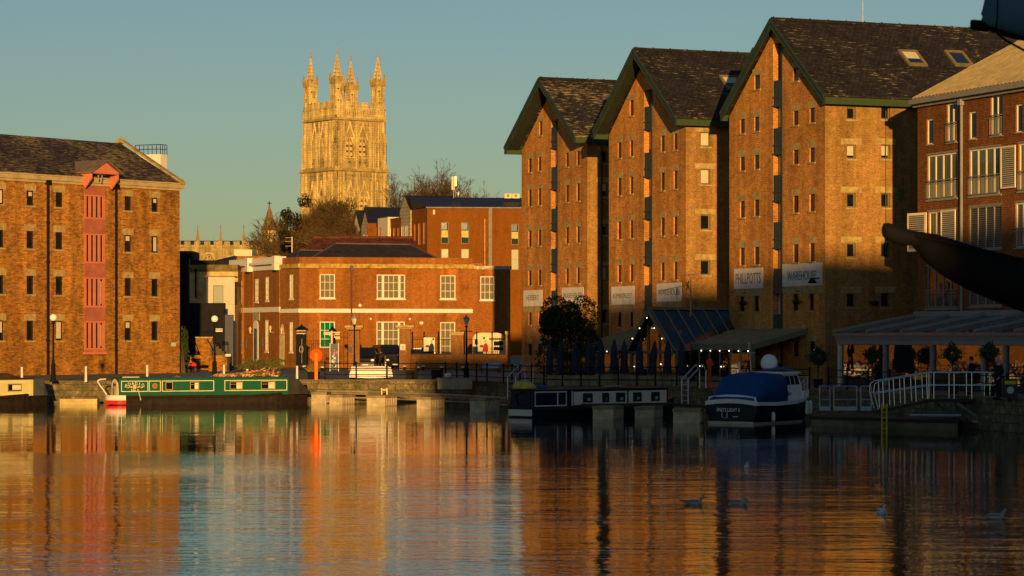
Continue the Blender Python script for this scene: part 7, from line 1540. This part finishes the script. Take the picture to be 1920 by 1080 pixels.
canopy(pf, 2.3, 14.3, 3.75, 4.75, 3.9, 'ribbed canopy with glazed front right of the glass gable', 8)
kf = kif
ka0, _ = kf.hit(1219, 650, 4.2); ka1, _ = kf.hit(1086, 650, 4.2)
canopy(kf, ka0, ka1, 3.65, 4.75, 4.2, 'ribbed canopy left of the glass gable behind the dark bush', 6)
def porch():
    w = 3.45; la = phW+.9; base = phf.pt(la, 0, 0); f = Fr(base[:2], UDIR); apz = 6.15; ev = 3.65; dep = 5.2
    # centre line along the outward normal from the warehouse gap
    Lc = 0.0; t = thing('glass_gable', 'steep glass gabled porch with dark roof panes and fairy lights between the canopies', 'porch', f.pt(0, 1.4, dep)); GD = glassy('dark_roof_pane', (.01, .03, .05), .08, 1.5)
    for s in (-1, 1):
        m = MB(); m.prism([f.pt(0, apz, dep+.35), f.pt(s*(w+.2), ev-.3, dep+.35), f.pt(s*(w+.2), ev-.3, -.5), f.pt(0, apz, -.5)], ZUP*.05); r_ = m.build('roof', GD, t); m = MB()
        for k in range(7): o = dep+.3-(dep+.6)*k/6; m.prism([f.pt(0, apz+.06, o), f.pt(s*(w+.22), ev-.26, o), f.pt(s*(w+.22), ev-.26, o-.09), f.pt(0, apz+.06, o-.09)], ZUP*.09)
        m.build('rafters', OLV, r_)
        m = MB(); m.prism([f.pt(0, apz-.28, dep+.36), f.pt(s*(w+.22), ev-.6, dep+.36), f.pt(s*(w+.22), ev-.25, dep+.36), f.pt(0, apz+.1, dep+.36)], f.n3*.08); m.build('bargeboard', OLV, t)
        MB().fbox(f, s*w-.1, s*w+.1, 1.4, ev-.3, dep-.1, dep+.1).build('post', OLV, t)
        m = MB(); m.fbox(f, min(s*w, s*w*.98), max(s*w, s*w*.98), 1.5, ev-.4, -.3, dep-.12); m.build('side_glass', BARG, t)
    m = MB(); m.fbox(f, -.16, .16, apz-.02, apz+.16, -.5, dep+.4); m.build('ridge', OLV, t)
    ed = [-w+.1, -2.0, -.9, 0, .9, 2.0, w-.1]
    for p, q_ in zip(ed, ed[1:]):
        top = lambda a: ev-.4+(apz-.2-ev+.35)*(1-abs(a)/w); c_ = (p+q_)/2; h_ = math.radians(9); vs = []
        for a, z in ((p+.04, 1.5), (q_-.04, 1.5), (q_-.04, top(q_)), (p+.04, top(p))): vs.append(f.pt(c_+(a-c_)*math.cos(h_), z, dep-.12+(a-c_)*math.sin(h_)*TURN))
        MB().prism(vs, -f.n3*.02).build('gable_glass', BARG, t)  # gable strips are turned likewise to pick up sunlit brick
    m = MB(); m.fbox(f, -w, w, 3.2, 3.36, dep-.04, dep+.05)
    for a in (-2.0, -.9, .9, 2.0): m.fbox(f, a-.06, a+.06, 1.4, 3.2, dep-.04, dep+.045); m.fbox(f, a-.05, a+.05, 3.36, apz-.3-abs(a)*.8, dep-.04, dep+.04)
    m.build('glazing_bars', OLV, t)
    sl_ = thing('fairy_lights', 'string of small warm bulbs along the bar canopies and glass gable', 'string lights', f.pt(0, 5, dep)); BU = plain('warm_bulb', (1.0, .78, .5), .4, var=0, emit=4.0)
    pts = []
    for k in range(7): q_ = 1-abs(k-3)/3.3; pts.append(f.pt((k-3)/3*w*.98, ev-.35+(apz-ev-.1)*q_*.95, dep+.5))
    line1 = [phf.pt(2.6+1.3*k, 3.42, 4.06) for k in range(8)]; line2 = [kif.pt(ka0+.4+1.55*k, 3.3, 4.36) for k in range(6)]
    inn = [f.pt(-1.3, 2.5, dep+.1), f.pt(1.5, 2.5, dep+.1), f.pt(2.8, 2.3, dep+.1), phf.pt(9.5, 2.4, 3.95), phf.pt(6.5, 2.4, 3.95), kif.pt(ka0+3, 2.5, 4.25)]
    for p in pts+line1+line2+inn: MB().ball(p, .036, seg=8, rings=6).build('bulb', BU, sl_)
    m = MB(); m.path(pts, .008, 4); m.path(line1, .008, 4); m.path(line2, .008, 4); m.build('cable', BLACK, sl_)
porch()
def parasol(x, yt, d, lean, lab):
    b = Vector((XA(x, d), d, 1.42)); zt = ZA(yt, d); t = thing('closed_parasol', lab, 'parasol', (0, 0, 0), 'closed parasols on the bar terrace'); h = zt-1.42; m = MB(); m.tube((0, 0, 0), (0, 0, h*.4), .03); m.lathe((0, 0, 0), [(.3, 0), (.28, .08), (.05, .1)], 10); m.build('pole', BLACK, t)
    m = MB(); n = 14; rings = []
    for z, r_ in ((h*.26, .24), (h*.4, .2), (h*.5, .17), (h*.62, .19), (h*.8, .15), (h*.96, .06), (h, .02)): rings.append([Vector((r_*(1.0+.28*(k % 2))*math.cos(2*math.pi*k/n), r_*(1.0+.28*(k % 2))*math.sin(2*math.pi*k/n), z)) for k in range(n)])
    m.loft(rings); m.build('canvas', plain('navy_parasol_canvas', (.02, .028, .05), .85, var=.2), t); t.location = b; t.rotation_euler = (lean*.3, lean, 0)
names = ['leftmost of the closed parasols, half behind the bush', 'closed parasol in front of the left side of the dark bush', 'closed parasol in front of the middle of the dark bush', 'closed parasol at the right edge of the dark bush', 'closed parasol at the left corner of the left canopy', 'closed parasol before the second bay of the left canopy', 'closed parasol before the middle of the left canopy', 'closed parasol right of the middle of the left canopy', 'closed parasol just left of the glass gable', 'leaning closed parasol at the left foot of the glass gable', 'closed parasol in front of the centre of the glass gable', 'rightmost closed parasol at the right foot of the glass gable']
for (x, yt, d, ln), lab in zip(((1031, 640, 170, 0), (1051, 638, 167, 0), (1079, 640, 165, 0), (1104, 637, 164, .01), (1127, 635, 163, 0), (1151, 636, 162, .01), (1171, 638, 162, 0), (1200, 637, 161, -.01), (1221, 638, 161, .09), (1251, 637, 160, .02), (1279, 640, 159, -.02), (1110, 645, 172, 0)), names): parasol(x, yt, d, ln, lab)
scrub('large dark evergreen bush before the left gabled warehouses', P(1066, 636, 176), (2.15, 1.8, 2.5), 11000, plain('dark_evergreen', (.022, .038, .012), .7, var=.45, vs=1.5), 21, name='evergreen_bush', cat='bush', leaf=.10)
t = thing('terrace_wall', 'low rough stone wall along the bar terrace behind the railing', 'wall', P(1155, 706, 159)); m = MB(); rn = random.Random(6)
x = 1026
while x < 1284:
    w = rn.uniform(11, 19); d = 159.5-(x-1026)/258*2.5; z = 1.4
    for hh in (.32, .3): m.obox(((XA(x, d)+XA(x+w-1, d))/2, d, z+hh/2), ((XA(x+w-1.2, d)-XA(x, d))/2, 0, 0), (0, .25+rn.uniform(-.03, .03), 0), (0, 0, hh/2-.008)); z += hh
    x += w
m.build('blocks', plain('rough_wall_block', (.22, .18, .10), .9, var=.45, vs=1.5), t)
# television aerial by the middle warehouse corner
b = kis.pt(0.9, 0, .5); d = b.y; t = thing('tv_aerial', 'pinkish television aerial on a pole at the corner of the middle warehouse', 'aerial', (b.x, b.y, 8)); RU = plain('rusty_aerial', (.45, .2, .12), .6); m = MB(); xx, d = XA(1295, 178), 178
m.tube((xx, d, ZA(595, d)), (xx, d, ZA(515, d)), .05); m.tube((xx, d, ZA(590, d)), (xx+1.6, d+5, ZA(590, d)), .04); m.build('pole', RU, t); m = MB(); m.tube((XA(1272, d), d, ZA(514, d)), (XA(1316, d), d, ZA(516, d)), .03)
for k in range(9): x = 1275+k*4; m.tube((XA(x, d), d-.3, ZA(513, d)), (XA(x, d), d+.3, ZA(517, d)), .02, None, 4)
m.tube((XA(1309, d), d, ZA(525, d)), (XA(1314, d), d, ZA(506, d)), .04); m.tube((XA(1316, d), d, ZA(524, d)), (XA(1308, d), d, ZA(509, d)), .04); m.build('element', RU, t)
p_ = phf.pt(phW/2, 24.7, -6.5); t = thing('roof_aerial', 'thin pole aerial above the ridge of the largest warehouse', 'aerial', p_); MB().tube(p_, p_+ZUP*1.9, .03, .015).build('pole', plain('pale_pole', (.5, .5, .5), .5), t); MB().lathe(p_, [(.09, 0), (.09, .12)], 8).build('foot', BLACK, t)
# ---------------------------------------------------------------- gangway and pontoon at the right
AL = plain('bright_aluminium', (.62, .63, .60), .35, .7, var=.1); DKT = plain('dark_wet_timber', (.03, .028, .022), .7, var=.3)
def gangway():
    d = 124; X = lambda x, dd=d: XA(x, dd); Z = lambda y, dd=d: ZA(y, dd); t = thing('gangway', 'aluminium railed gangway ramp from the quay down to the floating pontoon', 'gangway', (X(1750), d, .4))
    zt = Z(747); top = [(1642, 770), (1747, 748), (1872, 748)]
    m = MB()
    for (xa, ya), (xb, yb) in zip(top, top[1:]): m.prism([(X(xa), d, Z(ya)), (X(xb), d, Z(yb)), (X(xb), d+1.5, Z(yb)), (X(xa), d+1.5, Z(ya))], ZUP*-.14)
    m.build('deck', DKT, t)
    for o, nm in ((0, 'near'), (1.45, 'far')):
        m = MB(); dd = d+o; hz = 1.18
        P_ = lambda x, y: Vector((X(x), dd, Z(y)))
        sh = (0 if o == 0 else 0)
        up = [P_(1647, 759+8), P_(1638, 735), P_(1640, 720), P_(1648, 715), P_(1747, 698.5), P_(1862, 698.5), P_(1868, 703), P_(1870, 712), P_(1868, 720), P_(1862, 722.5)]
        m.path(up, .024, 8); m.path([P_(1641, 738), P_(1747, 722.5), P_(1862, 722.5)], .02, 8); m.build('handrail', AL, t)
        for x in (1655, 1675, 1695, 1716, 1737, 1751, 1789, 1822, 1856):
            y = 715-(x-1648)*.1667 if x < 1747 else 698.5; yb = 768-(x-1642)*.2095 if x < 1747 else 748
            MB().tube(P_(x, y), P_(x+(2 if x < 1740 else 0), yb), .022, None, 6).build('post', AL, t)
    m = MB(); m.tube((X(1795), d, Z(757)), (X(1851), d, Z(793)), .07); m.tube((X(1760), d+1.4, Z(757)), (X(1818), d+1.4, Z(792)), .07); m.tube((X(1857), d, Z(752)), (X(1855), d, Z(806)), .08); m.tube((X(1822), d+1.4, Z(752)), (X(1822), d+1.4, Z(800)), .08); m.obox((X(1838), d+.7, Z(790)), (.4, 0, 0), (0, .9, 0), (0, 0, .06)); m.build('brace', plain('dull_steel', (.2, .22, .23), .5, .4), t)
    t = thing('floating_pontoon', 'dark floating pontoon with timber edge under the gangway', 'pontoon', (X(1660), 127, 0)); m = MB(); c = [(X(1521, 129), 129), (X(1792, 123), 122.4), (X(1795, 126), 126), (X(1530, 133), 133)]; m.prism([(*p, -.4) for p in c], ZUP*.72); m.build('float', plain('wet_concrete', (.12, .10, .06), .8, var=.4, vs=1), t)
    cc = Vector((sum(p[0] for p in c)/4, sum(p[1] for p in c)/4, 0)); m = MB(); m.prism([(*(cc+(Vector((*p, 0))-cc)*1.02)[:2], .325) for p in c], ZUP*.16); m.build('deck', DKT, t); m = MB(); m.tube((X(1698), 122.9, Z(777)), (X(1790), 122.2, Z(777)), .05); m.build('edge_rail', STEEL, t)
    t = thing('pontoon_barrier', 'grey tubular barrier of three panels standing on the pontoon', 'barrier', (X(1585), 130.5, .5)); 
    for x0, x1 in ((1537, 1556), (1563.5, 1606.5), (1614, 1633.5)):
        dd = 131-(x0-1537)*.02; q = lambda x, y: Vector((XA(x, dd), dd, ZA(y, dd))); m = MB(); m.path([q(x0, 768), q(x0, 724), q(x1, 724.5), q(x1, 768)], .035, 6); m.tube(q(x0, 749), q(x1, 749), .03); m.obox(q((x0+x1)/2, 766), ((XA(x1, dd)-XA(x0, dd))/2, 0, 0), (0, .03, 0), (0, 0, .1)); m.build('panel', plain('barrier_grey', (.28, .32, .36), .45, .3), t)
    t = thing('pontoon_ladder', 'bright yellow ladder from the pontoon edge down into the water', 'ladder', (X(1658), 122.6, 0)); dd = 122.3; m = MB()
    for x in (1653.8, 1662.5): MB().tube((XA(x, dd), dd, -.4), (XA(x, dd), dd, ZA(757, dd)), .045).build('rail', plain('safety_yellow', (.50, .36, .02), .5), t)
    for k in range(5): z = .1+.25*k; MB().tube((XA(1653.8, dd), dd, z), (XA(1662.5, dd), dd, z), .025).build('rung', plain('safety_yellow', (.50, .36, .02), .5), t)
gangway()
t = thing('lifebuoy_cabinet', 'small dark box with a yellow label and pale ring near the grey haired person', 'cabinet', P(1893, 745, 119)); c = P(1893, 728, 119.5); MB().obox(c, (.32, 0, 0), (0, .2, 0), (0, 0, .42)).build('box', plain('dark_cabinet', (.03, .03, .035), .6), t); MB().obox(c+Vector((0, -.203, .26)), (.26, 0, 0), (0, .004, 0), (0, 0, .08)).build('label_plate', plain('safety_yellow', (.50, .36, .02), .5), t); MB().lathe(c+Vector((0, -.203, -.08)), [(.1, -.006), (.16, -.003), (.16, .0)], 14, ax=(0, 1, 0)).build('ring', plain('grey_ring', (.4, .4, .4), .5), t); MB().tube(c-ZUP*.4, (c.x, c.y, 1.4), .06).build('post', BLACK, t)
# ---------------------------------------------------------------- gulls
def gull(x, y, yaw, lab, k=1.0, preen=False, pale=False):
    d = CZ*F/(y-H0); t = thing('gull', lab, 'gull', (0, 0, 0), 'gulls swimming on the basin'); B = plain('gull_pale' if pale else 'gull_grey', (.62, .64, .66) if pale else (.34, .31, .28), .7, var=.25, vs=14)
    m = MB(); st = [(-.30, .015, .10), (-.22, .05, .085), (-.1, .095, .07), (.03, .11, .06), (.13, .09, .065), (.19, .05, .09)]
    m.loft([[Vector((s, r*math.cos(2*math.pi*j/10), z+r*.9*math.sin(2*math.pi*j/10))) for j in range(10)] for s, r, z in st])
    nk = [(.12, .07, .1), (.15, .055, .15), (.165, .047, .19), (.185, .05, .215), (.21, .046, .225), (.235, .022, .22)] if not preen else [(.12, .06, .1), (.14, .055, .15), (.15, .05, .19), (.18, .05, .2), (.22, .05, .17), (.24, .03, .13)]
    m.loft([[Vector((s-.0, r*math.cos(2*math.pi*j/8), z+r*math.sin(2*math.pi*j/8))) if i > 2 else Vector((s+r*math.cos(2*math.pi*j/8), r*math.sin(2*math.pi*j/8), z)) for j in range(8)] for i, (s, r, z) in enumerate(nk)]); b = m.build('body', B, t, smooth=True)
    h = Vector(nk[-1][0:1]+(0,)+nk[-1][2:]) if False else Vector((nk[-1][0], 0, nk[-1][2])); m = MB(); m.loft([[h+Vector((s, r*math.cos(2*math.pi*j/6), z+r*math.sin(2*math.pi*j/6))) for j in range(6)] for s, r, z in ((-.01, .018, 0), (.03, .014, -.004), (.06, .004, -.016))]); m.build('beak', plain('gull_beak', (.12, .1, .05) if not pale else (.5, .35, .05), .5), t)
    for sg in (-1, 1):
        m = MB(); m.loft([[Vector((s, sg*(.075+w*.3), z)), Vector((s, sg*(.105), z-.02)), Vector((s, sg*.09, z-.07*w*10*.5))] for s, w, z in ((.1, .05, .12), (-.05, .09, .135), (-.2, .05, .13), (-.38, .0, .13))]); m.build('wing', plain('gull_wing', (.15, .135, .12) if not pale else (.35, .37, .4), .7, var=.2), t); MB().ball(h+Vector((-.035, sg*.034, .008)), .008, seg=6, rings=4).build('eye', BLACK, t)
    t.location = Vector((XA(x, d), d, -.02)); t.rotation_euler = (0, 0, yaw); t.scale = (k, k, k)
gull(1302, 946, 0.1, 'brown grey gull swimming to the right, leftmost of the near gulls', 1.0)
gull(1386, 946, -.4, 'brown grey gull with its head tucked down beside the leftmost one', .95, True)
gull(1653, 963, -1.3, 'white breasted gull facing the viewer in the orange reflections', .95, False, True)
gull(1868, 973, -.2, 'grey gull farthest right, dark against the shaded water', 1.0)
gull(1400, 876, -1.5, 'tiny pale gull far out in front of the blue launch', .8, False, True)
# ---------------------------------------------------------------- ship's spars in the foreground
def spar():
    d = 26.0; q = lambda x, y, o=0: Vector((XA(x, d), d+o, ZA(y, d))); t = thing('ship_spar', 'black tapering ship spar with a rounded end jutting in from the right edge', 'spar', q(1920, 540)); BK = plain('tarred_spar', (.003, .003, .0035), .85, var=.2, spec=.2)
    st = [(1653.5, 431, 6), (1656, 431, 13), (1664, 434, 17.5), (1680, 440, 19.5), (1697, 444, 17.5), (1710, 446, 15), (1722, 452, 19), (1745, 466, 30), (1780, 484, 38), (1830, 505, 44), (1880, 524, 46.5), (1930, 541, 48), (2100, 598, 52), (2600, 765, 58)]
    m = MB(); n = 20; rings = []
    for i, (x, y, r_) in enumerate(st):
        c = q(x, y); R_ = r_*d/F; dx = Vector((.3, 0, .95)) if i > 5 else Vector((.05, 0, 1)); dx.normalize(); rings.append([c+dx*R_*math.cos(2*math.pi*k/n)*.95+Vector((0, 1, 0))*R_*math.sin(2*math.pi*k/n)*.8 for k in range(n)])
    m.loft(rings[:7]); m.build('spar_end', BK, t, smooth=True); m = MB(); m.loft(rings[6:]); m.build('boom', BK, t, smooth=True)
    m = MB(); m.path([q(1716, 441, -.08), q(1800, 462, -.16), q(1930, 494, -.2), q(2200, 580, -.2)], .02, 6); m.build('jackstay', BK, t)
    m = MB(); 
    end = q(2600, 765); m.tube((end.x+.1, d, -1), (end.x+.1, d, 9), .3, .26, 14); m.build('mast', plain('dark_mast', (.05, .03, .02), .5), t)
    mast = end.x+.1
    # second spar with blue covered sail
    d2 = 26.0; t = thing('covered_sail', 'blue grey sail cover on a dark tipped spar at the top right corner', 'sail', q(1900, 20)); m = MB(); rings = []
    for x, y, r_ in ((1820, 46, 8), (1823, 46.5, 10), (1850, 49, 10.5), (1853, 49.5, 9), (1900, 64, 9), (2600, 200, 12)): c = q(x, y); R_ = r_*d/F; rings.append([c+Vector((0, math.sin(2*math.pi*k/12)*R_, math.cos(2*math.pi*k/12)*R_)) for k in range(12)])
    m.loft(rings); m.build('spar', BK, t, smooth=True)
    m = MB(); rings = []; rn = random.Random(2)
    for x, yb, yt, w in ((1842, 47, 20, 4), (1848, 52, -8, 16), (1862, 56, -28, 22), (1890, 64, -45, 26), (1930, 76, -60, 30), (2100, 112, -70, 34), (2600, 210, -20, 34)):
        c = q(x, (yb+yt)/2); h = (yb-yt)/2*d/F; w_ = w*d/F; rings.append([c+Vector((rn.gauss(0, .006), math.sin(2*math.pi*k/18)*w_, math.cos(2*math.pi*k/18)*h)) for k in range(18)])
    m.loft(rings); m.build('cover', plain('blue_grey_canvas', (.055, .13, .20), .7, var=.12, vs=3), t, smooth=True)
    m = MB()
    for x, yb, yt, w in ((1866, 57, -30, 23), (1934, 77, -60, 31)):
        c = q(x, (yb+yt)/2); h = (yb-yt)/2*d/F+.006; w_ = w*d/F+.006; m.path([c+Vector((0, math.sin(2*math.pi*k/18)*w_, math.cos(2*math.pi*k/18)*h)) for k in range(19)], .008, 4)
    m.build('lashing', BK, t)
    t = thing('rope', 'thin dark rope hanging below the covered sail at the top right corner', 'rope', q(1900, 85)); MB().path([q(1872, 62, .05), q(1890, 76, .05), q(1925, 95, .05), q(2000, 120, .05)], .012, 6).build('rope', BK, t)

    return mast
spar()
